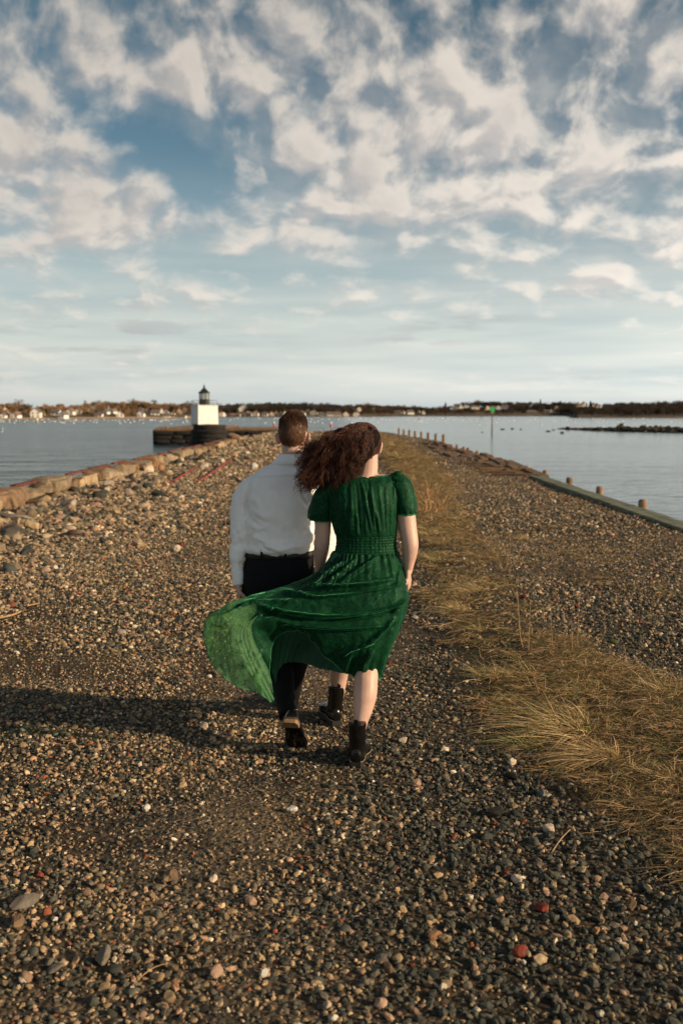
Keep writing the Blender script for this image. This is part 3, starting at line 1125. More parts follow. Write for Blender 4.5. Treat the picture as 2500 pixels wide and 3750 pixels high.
def gravel_band(name, y0, y1, dens, s0, s1, xlim=None):
    wmax = min(6.6, y1 * 0.40 + 1.0)
    n = int((y1 - y0) * 2 * wmax * dens)
    x = RNG.uniform(-wmax, wmax, n)
    y = RNG.uniform(y0, y1, n)
    keep = in_view(x, y) & (x > np.interp(y, LEFT_Y, LEFT_X) + 0.1) & (x < np.interp(y, RIGHT_Y, RIGHT_X) - 0.28)
    x, y = x[keep], y[keep]
    P3 = np.stack([x, y, np.zeros_like(x)], 1)
    lf, rt = strip_edges(y)
    wob = 0.18 * fbm(P3, 1.6, 3, 21)
    turfy = (x + wob > lf + 0.05) & (x + wob < rt)
    sandy = fbm(P3, 0.75, 3, 33) + 0.75 * np.exp(-((x + 0.35 + 0.05 * (5 - y)) / 0.55) ** 2) * (y < 8)
    sandy = sandy - 0.8 * np.clip((3.7 - y) / 0.7, 0, 1)
    sandy = sandy - 0.5 * np.clip((x - 0.2) / 0.6, 0, 1)
    p = np.ones(len(x))
    p[turfy] *= np.where(y[turfy] < 8, 0.16, 0.45)
    p *= np.clip(1.15 - 0.62 * np.clip(sandy - 0.05, 0, 1) / 0.6, 0.35, 1)
    keep = RNG.random(len(x)) < p
    x, y, P3, sandy = x[keep], y[keep], P3[keep], sandy[keep]
    n = len(x)
    s = np.exp(RNG.normal(0, 0.38, n)) * (s0 + s1) / 2
    s = np.clip(s, s0 * 0.55, s1 * 1.9)
    # fresh dark ballast on the right, older tan shingle to the left, pale rubble by the wall
    dk = np.clip((x + 0.2 + 0.30 * fbm(P3, 0.6, 2, 41)) / 0.5, 0, 1) * np.clip((11 - y) / 6, 0.15, 1)
    pl = np.clip((-x - 1.6 - 0.06 * y * 0 + 0.5 * fbm(P3, 0.5, 2, 43)) / 2.0, 0, 1) * np.clip((y - 5.5) / 5, 0, 1)
    s *= 1 + 0.15 * dk * (y < 5) + 0.7 * pl * RNG.random(n) ** 2
    s *= np.where(sandy > 0.25, 0.72, 1)
    s *= np.where(y > 8, 1 - np.interp(x, [-4.5, -1.5, 0.5], [0.0, 0.5, 1.0]) * np.interp(y, [8, 14, 34], [0.0, 0.22, 0.45]), 1)
    ch = RNG.random(n)
    cd, ct, cpl = np.cumsum(P_DARK / P_DARK.sum()), np.cumsum(P_TAN / P_TAN.sum()), np.cumsum(P_PALE / P_PALE.sum())
    sel = RNG.random(n)
    ti = np.where(sel < dk, np.searchsorted(cd, ch), np.where(sel < dk + pl * (1 - dk), np.searchsorted(cpl, ch), np.searchsorted(ct, ch)))
    tone = TONES[np.clip(ti, 0, len(TONES) - 1)] * np.array([1.07, 1.02, 0.90]) * np.exp(RNG.normal(0.22, 0.16, (n, 1)))
    z = ground_z(x, y) + s * RNG.uniform(0.02, 0.30, n)
    rot = np.stack([RNG.normal(0, 0.45, n), RNG.normal(0, 0.45, n), RNG.uniform(0, 6.28, n)], 1)
    scl = s[:, None] * np.stack([np.ones(n), RNG.uniform(.75, 1.1, n), RNG.uniform(.75, 1.15, n)], 1)
    idx = np.where(RNG.random(n) < 0.45 + 0.5 * dk, RNG.integers(0, 9, n), RNG.integers(0, 14, n))
    return scatter(name, np.stack([x, y, z], 1), scl, rot, idx, tone, lib)


gravel_band('gravel', 2.6, 7.0, 3000, 0.0062, 0.0135)
gravel_band('gravel', 7.0, 14.0, 1500, 0.009, 0.018)
gravel_band('gravel', 14.0, 34.0, 430, 0.018, 0.036)
gravel_band('shingle', 34.0, 100.0, 40, 0.036, 0.080)


# pale rubble thrown up between the path and the sea wall, too many to count
def rubble(n, name):
    t_ = RNG.random(n)
    y = 7.5 * np.exp(t_ * math.log(90 / 7.5))
    w = RNG.random(n) ** 1.5
    x = -6.2 + w * 3.4 * np.interp(y, [7, 40, 90], [1, 1.2, 1.9]) + RNG.normal(0, .15, n)
    s = np.exp(RNG.normal(0, 0.45, n)) * 0.054 * (1.15 - 0.6 * w)
    keep = (x > np.interp(y, LEFT_Y, LEFT_X) + 0.1) & in_view(x, y, 1.15)
    x, y, s = x[keep], y[keep], s[keep]
    m = len(x)
    tone = TONES[np.searchsorted(np.cumsum(P_PALE / P_PALE.sum()), RNG.random(m)).clip(0, 10)] * np.exp(RNG.normal(0.06, 0.16, (m, 1)))
    rot = np.stack([RNG.normal(0, 0.4, m), RNG.normal(0, 0.4, m), RNG.uniform(0, 6.28, m)], 1)
    scl = s[:, None] * np.stack([np.ones(m), RNG.uniform(.75, 1.1, m), RNG.uniform(.75, 1.15, m)], 1)
    z = ground_z(x, y) + s * 0.25
    return scatter(name, np.stack([x, y, z], 1), scl, rot, RNG.integers(0, 14, m), tone, lib)


rubble(5200, 'rubble')


# ================================================================== single stones on the path
def stone(u, v, wpx, m, label, flat=0.6, asp=0.75, seed=None, cat='stone', name='stone', group=None, rz=None, lv=3, cuts=15, round_=0.10, sink=0.3, tilt=0.12):
    p = G(u, v)
    seed = seed if seed is not None else int(u * 7 + v)
    r = np.random.default_rng(seed)
    dist = np.linalg.norm(p - np.array([0, 0, CAM_H]))
    R = wpx / FPX * dist / 2 * 0.98
    V, F = rock(seed, lv, (R, R * asp, R * flat), cuts, round_, 0.06)
    z = float(ground_z(p[0], p[1]))
    o = link(name, mesh_data(name, V, F, M[m], False), None, (p[0], p[1], z + R * flat * (1 - sink)), (r.normal(0, tilt), r.normal(0, tilt), r.uniform(0, 6.28) if rz is None else rz))
    return tag(o, label, cat, group)


SINGLE = [
    (88, 3321, 118, 'rock_grey', 'flat grey-brown slab stone near the left border, biggest of the lower left', .35, .5, 0.2),
    (68, 3389, 76, 'rock_brown', 'rounded brown stone just below the flat grey slab by the left border', .6, .7, None),
    (379, 3525, 66, 'rock_grey', 'smooth oval grey-tan cobble standing on end in the lower left gravel', 1.2, .7, None),
    (622, 3214, 96, 'rock_brown', 'large half-buried brown rock lower left of the man', .45, .8, 0.7),
    (917, 3301, 52, 'rock_pink', 'pinkish lump of stone in the gravel below the shoes', .7, .8, None),
    (793, 3565, 62, 'rock_pink', 'pink-tan blocky stone near the bottom edge', .7, .8, None),
    (622, 3660, 56, 'rock_tan', 'tan angular stone close to the bottom edge, below an orange one', .8, .8, None),
    (638, 3610, 44, 'rock_orange', 'orange-brown stone just above a tan one near the bottom edge', .6, .7, None),
    (968, 3568, 42, 'rock_white', 'whitish rounded stone with a pink tinge near the bottom centre', .8, .9, None),
    (1068, 2975, 46, 'rock_white', 'round white speckled pebble on the sandy track below the boots', .7, .9, None),
    (534, 2968, 38, 'rock_white', 'cream white pebble on the path left of the sandy track', .8, .85, None),
    (626, 2927, 32, 'rock_white', 'thin broken white shell lying on the sandy path', .2, .5, None),
    (390, 2975, 34, 'rock_tan', 'smooth tan pebble beside the cream white pebble', .7, .9, None),
    (781, 3222, 36, 'rock_pale', 'cream pebble right of the large half-buried brown rock', .8, .7, None),
    (745, 2668, 40, 'rock_pale', 'pale block of stone left of the raised black shoe', .7, .7, None),
    (486, 2656, 34, 'rock_grey', 'olive grey stone standing up left of the pale block', 1.3, .7, None),
    (147, 3210, 30, 'brick', 'small orange-red brick crumb beside a brown pebble at far left', .7, .8, None),
    (179, 3202, 36, 'rock_brown', 'brown pebble right beside a small orange-red crumb', .8, .8, None),
    (203, 3373, 22, 'rock_white', 'tiny white cube-like stone right of the rounded brown stone', .9, .9, None),
    (1200, 3688, 40, 'rock_pale', 'cream stone at the bottom edge below the centre', .8, .9, None),
    (1219, 3732, 38, 'rock_white', 'white stone cut by the bottom edge of the view', .6, .7, None),
    (199, 3552, 62, 'rock_grey', 'flattish grey stone left of the upright oval cobble', .5, .7, None),
    (2234, 3485, 36, 'rock_white', 'bright white angular shard in the dark gravel at lower right', .35, .8, None),
    (1915, 3529, 26, 'rock_white', 'white pebble touching the biggest red brick piece', .9, .7, None),
    (1306, 3345, 32, 'rock_white', 'thin white china-like shard in the gravel below the right boot', .2, .45, None),
    (2011, 3042, 50, 'rock_pale', 'large cream stone in the dark gravel left of the grass edge', .9, .9, None),
    (1872, 2803, 42, 'rock_pale', 'cream stone at the foot of the big grass tuft', .8, .9, None),
    (1983, 2913, 36, 'rock_blue', 'rounded blue-grey pebble below the big grass tuft', .8, .9, None),
    (1521, 2883, 46, 'rock_pink', 'pink-cream stone right of and below the right boot', .85, .8, None),
    (1473, 2720, 46, 'rock_pale', 'pale lumpy stone level with the right boot', .6, .7, None),
    (1445, 2755, 38, 'rock_grey', 'grey-cream stone between the boot and the pale lumpy stone', .8, .9, None),
    (1892, 3226, 46, 'rock_pale', 'cream stone near a small red crumb right of centre', .8, .8, None),
    (2310, 3321, 56, 'rock_brown', 'wide brown stone in the dark gravel near the right border', .6, .7, None),
    (1593, 3429, 56, 'rock_orange', 'orange-brown angular stone left of the red brick pieces', .6, .75, None),
    (1401, 3509, 58, 'rock_grey', 'flat grey-brown stone beside a tan one, bottom centre', .4, .8, None),
    (1457, 3513, 44, 'rock_tan', 'tan stone right beside the flat grey-brown one', .8, .7, None),
    (1421, 3544, 62, 'rock_brown', 'dark brown stone below the flat grey-brown one', .5, .6, None),
    (1393, 3684, 56, 'rock_pink', 'pink-tan triangular stone near the bottom centre', .6, .8, None),
    (1939, 3660, 44, 'rock_grey', 'ringed grey stone near the bottom right', .8, .8, None),
    (1999, 3277, 36, 'rock_pink', 'small pink block above the second red brick piece', .8, .8, None),
    (2182, 3413, 36, 'rock_orange', 'orange-pink pebble right of the second red brick piece', .8, .7, None),
    (2438, 3030, 48, 'rock_grey', 'grey stone lying in the grass at the right border', .5, .7, None),
    (1808, 2985, 96, 'black_moss', 'blackish mossy lump in the dark gravel right of centre', .4, .6, None),
    (1872, 2850, 70, 'black_moss', 'dark mossy lump below the cream stone at the tuft', .4, .7, None),
    (1230, 3018, 40, 'rock_orange', 'flat orange-tan stone right of the white speckled pebble', .4, .6, None),
    (1360, 2960, 34, 'rock_tan', 'tan pebble on the sandy ground below the boots', .7, .7, None),
    (330, 3240, 40, 'rock_grey', 'grey flat pebble left of the half-buried brown rock', .5, .7, None),
    (1520, 2280, 30, 'rock_white', 'white pebble right of the dress hem height beside the grass', .6, .8, None),
    (1590, 2790, 32, 'rock_pink', 'pinkish pebble in the dark gravel left of the big tuft', .7, .8, None),
    (446, 2327, 40, 'rock_pale', 'cream stone alone on the path left of the flying skirt', .7, .8, None),
    (650, 2020, 34, 'rock_pale', 'cream stone beside a red brick crumb left of the man', .9, .6, None),
    (800, 2470, 60, 'rock_pink', 'broad pinkish stone touching the left edge of the blown skirt', .5, .7, None),
]
for u, v, w, m_, lb, fl, asp, snk in SINGLE:
    stone(u, v, w, m_, lb, fl, asp, sink=0.3 if snk is None else snk)
BRK = [(1904, 3493, 74, 'biggest red brick piece, blocky, at lower right'), (1983, 3329, 56, 'second biggest red brick piece, wedge shaped, above the biggest one'),
       (1852, 3196, 32, 'small red brick crumb beside a cream stone right of centre'), (1816, 3018, 32, 'red-brown brick bit next to the blackish mossy lump'),
       (1509, 3529, 24, 'bright orange-red brick crumb near the bottom centre'), (1915, 2213, 34, 'red brick piece behind the tall pale stalks'),
       (2110, 2227, 26, 'red brick piece right of the tall pale stalks'), (1755, 2605, 34, 'dull red brick piece at the left edge of the grass'),
       (1865, 2695, 34, 'red brick piece under the big grass tuft'), (660, 2003, 34, 'flat red brick piece on the path left of the white sleeve'),
       (475, 2007, 26, 'flat red brick crumb farther left on the path'), (1425, 2432, 26, 'red brick bit right of the dress'), (1115, 3030, 22, 'red crumb below the orange-tan flat stone')]
for u, v, w, lb in BRK:
    stone(u, v, w, 'brick', lb, .6, .75, cat='brick piece', name='brick_piece', cuts=12, round_=0.05, lv=2)

# boulders at the foot of the sea wall (those the photo shows one by one, then the crowd of alike ones)
BIG = [(150, 1832, 118, 'rock_tan', 'long pale tan boulder lying against the sea wall near the left border', .38, .45, 0.25),
       (60, 1950, 150, 'rock_grey', 'big grey slab half buried at the left border with a tan end', .30, .45, 0.45),
       (115, 1935, 60, 'rock_tan', 'tan block resting at the end of the big grey slab', .9, .9, 0.4),
       (70, 1893, 150, 'rock_grey', 'grey flat slab behind the big half-buried one', .25, .4, 0.3),
       (310, 1766, 46, 'rock_tan', 'round tan boulder under the wall, first in a cluster of four', .8, .9, None),
       (182, 1798, 34, 'rock_dark', 'dark green-grey boulder under the wall left of the cluster', .8, .9, None),
       (212, 1786, 46, 'rock_brown', 'leaning brown slab against the wall near the dark boulder', .6, .5, None),
       (272, 1790, 50, 'rock_dark', 'dark boulder in front of the round tan one', .6, .8, None),
       (345, 1780, 44, 'rock_dark', 'dark boulder right of the round tan one', .6, .8, None),
       (375, 1768, 46, 'rock_tan', 'tan slanting boulder right of the dark one', .6, .6, None),
       (428, 1752, 64, 'rock_tan', 'long tan slab lying under the wall in the middle of its length', .35, .5, None),
       (365, 1812, 56, 'rock_dark', 'dark flat-sided boulder out on the shingle before the wall', .7, .8, None),
       (545, 1722, 54, 'rock_pale', 'large pale boulder close under the wall left of the red rods', .7, .8, None),
       (508, 1732, 40, 'rock_tan', 'tan boulder left of the large pale one', .7, .8, None),
       (590, 1712, 34, 'rock_orange', 'orange-tan boulder right of the large pale one', .9, .8, None),
       (470, 1808, 46, 'rock_pale', 'pale white-topped boulder out on the shingle', .7, .8, None),
       (500, 1790, 44, 'rock_dark', 'dark boulder beside the pale white-topped one', .6, .8, None),
       (540, 1782, 52, 'rock_dark', 'dark boulder just left of the nearer red rod', .5, .8, None),
       (520, 1765, 44, 'rock_grey', 'greyish boulder behind the dark one by the red rod', .5, .7, None),
       (580, 1820, 60, 'rock_dark', 'dark mossy boulder below the nearer red rod', .6, .8, None),
       (425, 1885, 40, 'rock_tan', 'yellow-tan stone alone on the shingle before the wall', .8, .8, None),
       (455, 1850, 34, 'rock_brown', 'brown stone above the yellow-tan one', .7, .8, None),
       (250, 1930, 46, 'rock_pale', 'pale flat stone on the shingle in front of the rubble', .5, .6, None),
       (210, 1915, 38, 'rock_pink', 'pinkish stone beside the pale flat one on the shingle', .7, .8, None),
       (325, 1850, 60, 'rock_tan', 'flat tan stone in the middle of the rubble', .35, .5, None),
       (930, 1718, 50, 'rock_white', 'white stone showing beside the man\'s left shoulder', .7, .8, None),
       (905, 1665, 30, 'rock_white', 'white stone on the shingle left of the man\'s neck', .5, .6, None),
       (700, 1700, 36, 'rock_pale', 'pale boulder between the two red rods and the wall', .6, .7, None),
       (650, 1690, 40, 'rock_dark', 'dark boulder under the wall behind the red rods', .7, .8, None),
       (735, 1680, 44, 'rock_dark', 'dark boulder left of the broken wall end', .7, .8, None)]
for u, v, w, m_, lb, fl, asp, snk in BIG:
    stone(u, v, w, m_, lb, fl, asp, sink=0.3 if snk is None else snk, cat='boulder', name='boulder', lv=3)
for q in range(95):
    m_ = ['rock_tan', 'rock_tan', 'rock_pale', 'rock_brown', 'rock_grey'][RNG.integers(5)]
    y = 12 * math.exp(RNG.random() * math.log(88 / 12))
    x = np.interp(y, LEFT_Y, LEFT_X) + 0.35 + abs(RNG.normal(0, 0.55)) * np.interp(y, [10, 60, 90], [1, 1.3, 2.6])
    R = RNG.uniform(0.08, 0.19)
    V, F = rock(3000 + q, 3, (R, R * RNG.uniform(.55, .9), R * RNG.uniform(.4, .8)), 15, 0.10, 0.06)
    o = link('boulder', mesh_data('boulder', V, F, M[m_], False), None, (x, y, float(ground_z(x, y)) + R * 0.3), (RNG.normal(0, .2), RNG.normal(0, .2), RNG.uniform(0, 6.28)))
    zn_ = 'at its near end' if y < 24 else ('before the red rods' if y < 42 else 'beyond the red rods')
    tag(o, f'{m_[5:]} boulder among the alike rubble under the sea wall {zn_}', 'boulder', f'{m_[5:]} rubble boulders {zn_}')

# rods, sticks
M['red_rod'] = mat('faded_red_paint', (0.26, 0.022, 0.018), 0.6, 0.3, 12)
M['dead_wood'] = mat('dry_wood', (0.34, 0.21, 0.10), 0.85, 0.3, 20)
M['dark_wood'] = mat('wet_dark_wood', (0.02, 0.015, 0.012), 0.8, 0.3, 20)


def rod(pts, r, m, label, cat, name, sag=0.0):
    P = smoothpath(pts, 9)
    g = Geo().tube(P, np.linspace(r, r * 0.85, 9), 8)
    return tag(g.build(name, m, None, True), label, cat)


def lean(u0, v0, u1, v1, lift):
    """a rod with its foot on the ground at one pixel and its head lifted a little off it at the other"""
    a_ = G(u0, v0, float(ground_z(*G(u0, v0)[:2])) + 0.03)
    y1 = G(u1, v1)[1]
    b_ = Y(u1, v1, a_[1] + (y1 - a_[1]) * lift)
    return [a_, a_ * .5 + b_ * .5, b_]


rod(lean(597, 1784, 719, 1710, 0.75), 0.025, M['red_rod'], 'red rod leaning on the rubble, the nearer to the left border', 'rod', 'red_rod')
rod(lean(724, 1765, 845, 1685, 0.75), 0.028, M['red_rod'], 'red rod leaning on the rubble next to the broken wall end', 'rod', 'red_rod')
rod(lean(884, 1764, 848, 1742, 0.7), 0.02, M['dark_wood'], 'short dark stick lying at the man\'s left shoulder', 'stick', 'stick')


def lying(pts, r, label):
    P = [G(u, v, float(ground_z(*G(u, v)[:2])) + 0.03) for u, v in pts]
    rod(P, r, M['dead_wood'], label, 'stick', 'stick')


lying([(-15, 2264), (20, 2258), (55, 2249), (78, 2238)], 0.010, 'bent tan stick on the gravel at the left border')
lying([(100, 2218), (140, 2210)], 0.008, 'short straight tan stick right of the bent one at the left border')
lying([(485, 3610), (520, 3575), (560, 3545), (602, 3530)], 0.0016, 'thin dry straw on the gravel below the oval cobble')
lying([(2020, 3120), (2050, 3075), (2085, 3038)], 0.003, 'short dry twig on the dark gravel near the tuft')

# ================================================================== VEGETATION ON THE JETTY
def blade_mat(name, c1, c2, c3=None):
    m = bpy.data.materials.new(name)
    m.use_nodes = True
    t = m.node_tree
    b = t.nodes['Principled BSDF']
    n = NB(t)
    a_ = n.new('ShaderNodeAttribute', attribute_name='shade').outputs['Fac']
    stops = [(0.0, c1), (0.8, c2)] + ([(0.86, c3), (1.0, c3)] if c3 else [])
    n.put(b.inputs['Base Color'], n.ramp(a_, stops))
    b.inputs['Roughness'].default_value = 0.7
    b.inputs['Specular IOR Level'].default_value = 0.25
    return m


M['straw'] = blade_mat('dry_straw_grass', (0.30, 0.195, 0.085), (0.66, 0.49, 0.26), (0.14, 0.19, 0.045))
M['thatch'] = blade_mat('matted_dead_grass', (0.11, 0.062, 0.027), (0.50, 0.335, 0.165), (0.12, 0.15, 0.034))
M['reed'] = blade_mat('reddish_dry_stalks', (0.30, 0.17, 0.075), (0.56, 0.35, 0.17))


def ribbons(base, d0, length, bend, width, nseg=4, shade=None, rs=None):
    """many grass blades at once: base (n,3), start direction d0 (n,3), bend (n,3) added along the blade"""
    n = len(base)
    t = np.linspace(0, 1, nseg + 1)
    P = base[:, None, :] + length[:, None, None] * (d0[:, None, :] * t[None, :, None] + bend[:, None, :] * (t ** 2)[None, :, None])
    side = np.cross(d0 + bend * 0.3, np.array([0, 0, 1.0]) + 0.6 * rs.normal(size=(n, 3)))
    side /= np.linalg.norm(side, axis=1)[:, None] + 1e-9
    w = width[:, None] * (1 - t[None, :] ** 1.6 * 0.9)
    A = P + side[:, None, :] * w[..., None] / 2
    B = P - side[:, None, :] * w[..., None] / 2
    V = np.stack([A, B], 2).reshape(n, -1, 3)
    k = 2 * (nseg + 1)
    f = np.array([[2 * i, 2 * i + 1, 2 * i + 3, 2 * i + 2] for i in range(nseg)])
    F = (np.arange(n)[:, None, None] * k + f[None]).reshape(-1, 4)
    sh = np.repeat(shade, k)
    return V.reshape(-1, 3), F, sh


def blade_mesh(name, V, F, sh, m):
    me = mesh_data(name, V, F, m, False)
    at = me.attributes.new('shade', 'FLOAT', 'POINT')
    at.data.foreach_set('value', sh.astype(np.float32))
    return me


def unit(a):
    return a / (np.linalg.norm(a, axis=-1, keepdims=True) + 1e-9)


# matted dead grass: instanced patches, uncountable
mats = bpy.data.collections.new('thatch_shapes')
for q in range(9):
    r = np.random.default_rng(70 + q)
    n = 70
    base = np.stack([r.normal(0, .07, n), r.normal(0, .07, n), r.uniform(-.004, .022, n)], 1)
    th = r.uniform(0, 2 * np.pi, n)
    lean_up = r.uniform(0.05, 0.75, n) ** 1.3
    d0 = unit(np.stack([np.cos(th) - 0.25, np.sin(th) * 0.9, lean_up], 1))
    bend = np.stack([r.normal(-.25, .35, n), r.normal(0, .35, n), -lean_up * r.uniform(.5, 1.1, n)], 1)
    sh = r.random(n)
    V, F, s_ = ribbons(base, d0, r.uniform(.035, .13, n), bend, r.uniform(.0018, .0042, n), 3, sh, r)
    o = bpy.data.objects.new('thatch_shape_%02d' % q, blade_mesh('thatch', V, F, s_, M['thatch']))
    mats.objects.link(o)


def thatch(y0, y1, dens, scale, name):
    n = int((y1 - y0) * 3.6 * dens)
    y = RNG.uniform(y0, y1, n)
    lf, rt = strip_edges(y)
    x = lf + (rt - lf) * RNG.uniform(-0.06, 1.10, n)
    P3 = np.stack([x, y, np.zeros(n)], 1)
    wob = 0.22 * fbm(P3, 1.3, 3, 21)
    edge = np.minimum(x + wob - lf, rt - x - wob)
    patch = fbm(P3, 1.1, 3, 77)
    keep = (RNG.random(n) < np.clip(edge / 0.25 + 0.3, 0, 1) * np.clip(np.interp(y, [5, 9, 14], [0.55, 0.7, 0.6]) + patch * 1.5, 0.16, 1)) & in_view(x, y, 1.15)
    x, y = x[keep], y[keep]
    m = len(x)
    z = ground_z(x, y)
    s = scale * RNG.uniform(.7, 1.35, m)
    rot = np.stack([RNG.normal(0, .12, m), RNG.normal(0, .12, m), RNG.normal(0, .9, m)], 1)
    return scatter(name, np.stack([x, y, z], 1), np.stack([s, s, s], 1), rot, RNG.integers(0, 9, m), np.ones((m, 3)), mats)


thatch(2.9, 7.5, 105, 0.85, 'dead_grass')
thatch(7.5, 14, 66, 1.1, 'dead_grass')
thatch(14, 34, 42, 1.6, 'dead_grass')
thatch(34, 85, 7, 3.0, 'dead_grass')
# sparse wisps across the right-hand half of the jetty top
nw = 340
yw = RNG.uniform(9, 60, nw)
xw = RNG.uniform(2.2, 4.6, nw)
kp = fbm(np.stack([xw, yw * 0.4, yw * 0], 1), 0.6, 2, 91) > 0.15
xw, yw = xw[kp], yw[kp]
sw = RNG.uniform(.7, 1.5, len(xw))
scatter('dead_grass', np.stack([xw, yw, ground_z(xw, yw)], 1), np.stack([sw] * 3, 1), np.stack([xw * 0, xw * 0, RNG.normal(0, .9, len(xw))], 1), RNG.integers(0, 9, len(xw)), np.ones((len(xw), 3)), mats)


def tuft(u, v, wpx, label, n, hgt=1.0, m='straw', green=0.14, lean_=(-0.75, 0.15), seed=1, name='grass_tuft', cat='grass tuft', group='dry grass tufts along the jetty ridge', aspect=1.0, spread=0.55, bw=1.0):
    p = G(u, v)
    p[2] = float(ground_z(p[0], p[1]))
    dist = p[1]
    R = wpx / FPX * dist / 2
    r = np.random.default_rng(seed)
    th = r.uniform(0, 2 * np.pi, n)
    rr = np.sqrt(r.random(n)) * R * 0.62
    base = np.stack([p[0] + rr * np.cos(th), p[1] + rr * np.sin(th) * aspect, np.full(n, p[2])], 1)
    base[:, 2] = ground_z(base[:, 0], base[:, 1]) - 0.004
    out = np.stack([np.cos(th), np.sin(th) * aspect, np.zeros(n)], 1) * (rr / (R * 0.62))[:, None] * spread
    d0 = unit(out + np.array([lean_[0] * 0.35, lean_[1] * 0.35, 1.0]) + r.normal(0, .34, (n, 3)))
    L = R * r.uniform(0.65, 1.35, n) * hgt
    bend = out * 0.55 + np.array([lean_[0], lean_[1], -0.62]) * r.uniform(.5, 1.25, n)[:, None] + r.normal(0, .24, (n, 3))
    sh = r.random(n) * 0.80
    gsel = r.random(n) < green
    sh[gsel] = 0.93
    d0[gsel] = unit(d0[gsel] + np.array([0.25, 0, 0.4]))
    V, F, s_ = ribbons(base, d0, L, bend, np.maximum(r.uniform(.0022, .0042, n), dist * 0.00045) * bw, 5, sh, r)
    V = V - p
    o = link(name, blade_mesh(name, V, F, s_, M[m]), None, p)
    return tag(o, label, cat, group)


tuft(2068, 2690, 330, 'biggest wind-combed tuft of dry grass, straw with green blades, right of the woman', 820, 0.80, seed=3, lean_=(-0.85, -0.1), aspect=1.25, bw=1.15)
tuft(2190, 2790, 260, 'long flattened straw tuft lying just in front of the biggest tuft', 520, 0.72, green=0.02, seed=4, lean_=(-1.1, -0.5), aspect=0.8, bw=1.1)
tuft(1930, 2740, 200, 'dark green-bladed tuft at the shaded left foot of the biggest tuft', 260, 0.8, green=0.45, seed=5, lean_=(-0.8, -0.2))
tuft(1785, 2495, 150, 'spiky pale tuft on the left edge of the grass, second above the biggest tuft', 260, 0.9, green=0.25, seed=6)
tuft(1670, 2270, 160, 'fan shaped pale tuft at the left edge of the grass beside the skirt', 220, 0.75, green=0.15, seed=7, lean_=(-1.0, 0))
tuft(1750, 2340, 100, 'small green-tinged tuft between the fan shaped tuft and the spiky tuft', 140, 0.8, green=0.4, seed=8)
tuft(1735, 2195, 190, 'low broad straw tuft above the fan shaped one', 240, 0.6, seed=9, lean_=(-1.0, .1))
tuft(1915, 2495, 180, 'low reddish straw tuft at the foot of the bare stalks', 240, 0.6, green=0.05, seed=10)
tuft(2150, 2560, 220, 'low straw tuft up and right of the biggest tuft', 240, 0.5, green=0.2, seed=11)
tuft(2390, 2560, 210, 'straw tuft with upright wisps at the right border', 190, 0.75, green=0.15, seed=12)
tuft(2420, 2860, 240, 'low matted straw tuft at the right border below the wispy one', 260, 0.45, green=0.15, seed=13)
tuft(1915, 1970, 62, 'lone rounded golden tuft standing on the bare gravel right of the ridge', 170, 0.85, green=0.0, seed=14)
tuft(2410, 2290, 70, 'lone low tuft on the bare gravel near the right border', 110, 0.6, green=0.1, seed=15)
tuft(1560, 1985, 130, 'pale tuft just right of the woman\'s right elbow', 210, 0.75, seed=16, lean_=(-0.9, .2))
tuft(1590, 2075, 110, 'green-tinged tuft right of the woman\'s right hand', 160, 0.7, green=0.35, seed=17)
tuft(1610, 2005, 100, 'tan tuft right of the pale elbow-height tuft', 140, 0.6, seed=18)
tuft(1650, 1915, 110, 'tan tuft under the tall reddish stalks', 140, 0.6, seed=19)
tuft(1500, 1770, 90, 'yellowish tuft right of the puffed sleeve\'s top', 150, 0.6, green=0.1, seed=20)
tuft(1440, 1680, 90, 'golden tuft right of the woman\'s ear', 150, 0.6, seed=21)
tuft(1420, 1640, 80, 'golden tuft beyond the woman\'s hair on the ridge', 140, 0.6, seed=22)
tuft(1620, 1745, 120, 'sandy straw patch on the ridge before the brown timber', 160, 0.35, seed=23)
tuft(1700, 1890, 90, 'thin straw patch right of the tall reddish stalks', 110, 0.45, seed=24)
tuft(1470, 1720, 80, 'reddish tuft between the ear-height and sleeve-height tufts', 120, 0.6, m='reed', green=0, seed=25)
# tall reddish stand of stalks behind the woman's right arm
for q, (u, v, w, n, lb) in enumerate([(1548, 1900, 100, 90, 'tall reddish stand of dry stalks directly behind the right sleeve'), (1600, 1890, 90, 70, 'tall reddish stand of dry stalks right of the one behind the sleeve'),
                                      (1570, 1850, 90, 70, 'tall reddish stand of dry stalks farther off between the two others')]):
    tuft(u, v, w, lb, n, 2.6, 'reed', 0, (-0.12, 0), 40 + q, 'stalk_stand', 'dry stalks', 'reddish stalk stands behind the woman', 1.0, 0.12, 1.3)


# single bare stalks, each a plant of its own
def stalk(pts, r0, label, side=None, m='dead_wood'):
    """pts: photo pixels from the foot up; the plant stands at its foot's distance"""
    p0 = G(*pts[0])
    p0[2] = float(ground_z(p0[0], p0[1]))
    y = p0[1]
    P = [Y(u, v, y) for u, v in pts]
    P[0] = p0
    P = smoothpath(P, max(6, 3 * len(P)))
    g = Geo().tube(P, np.linspace(r0, r0 * 0.45, len(P)), 6)
    for q, (t_, du, dv) in enumerate(side or []):
        a_ = P[int(t_ * (len(P) - 1))]
        k = y / FPX
        e = a_ + np.array([du * k, 0.02 * (q % 2), -dv * k])
        g.tube(smoothpath([a_, (a_ + e) / 2 + np.array([0, 0, 0.01]), e], 5), [r0 * .5, r0 * .45, r0 * .4, r0 * .35, r0 * .25], 5)
    o = g.build('dry_stalk', M[m], None, True)
    return tag(o, label, 'dry stalk', 'bare stalks standing in the grass')


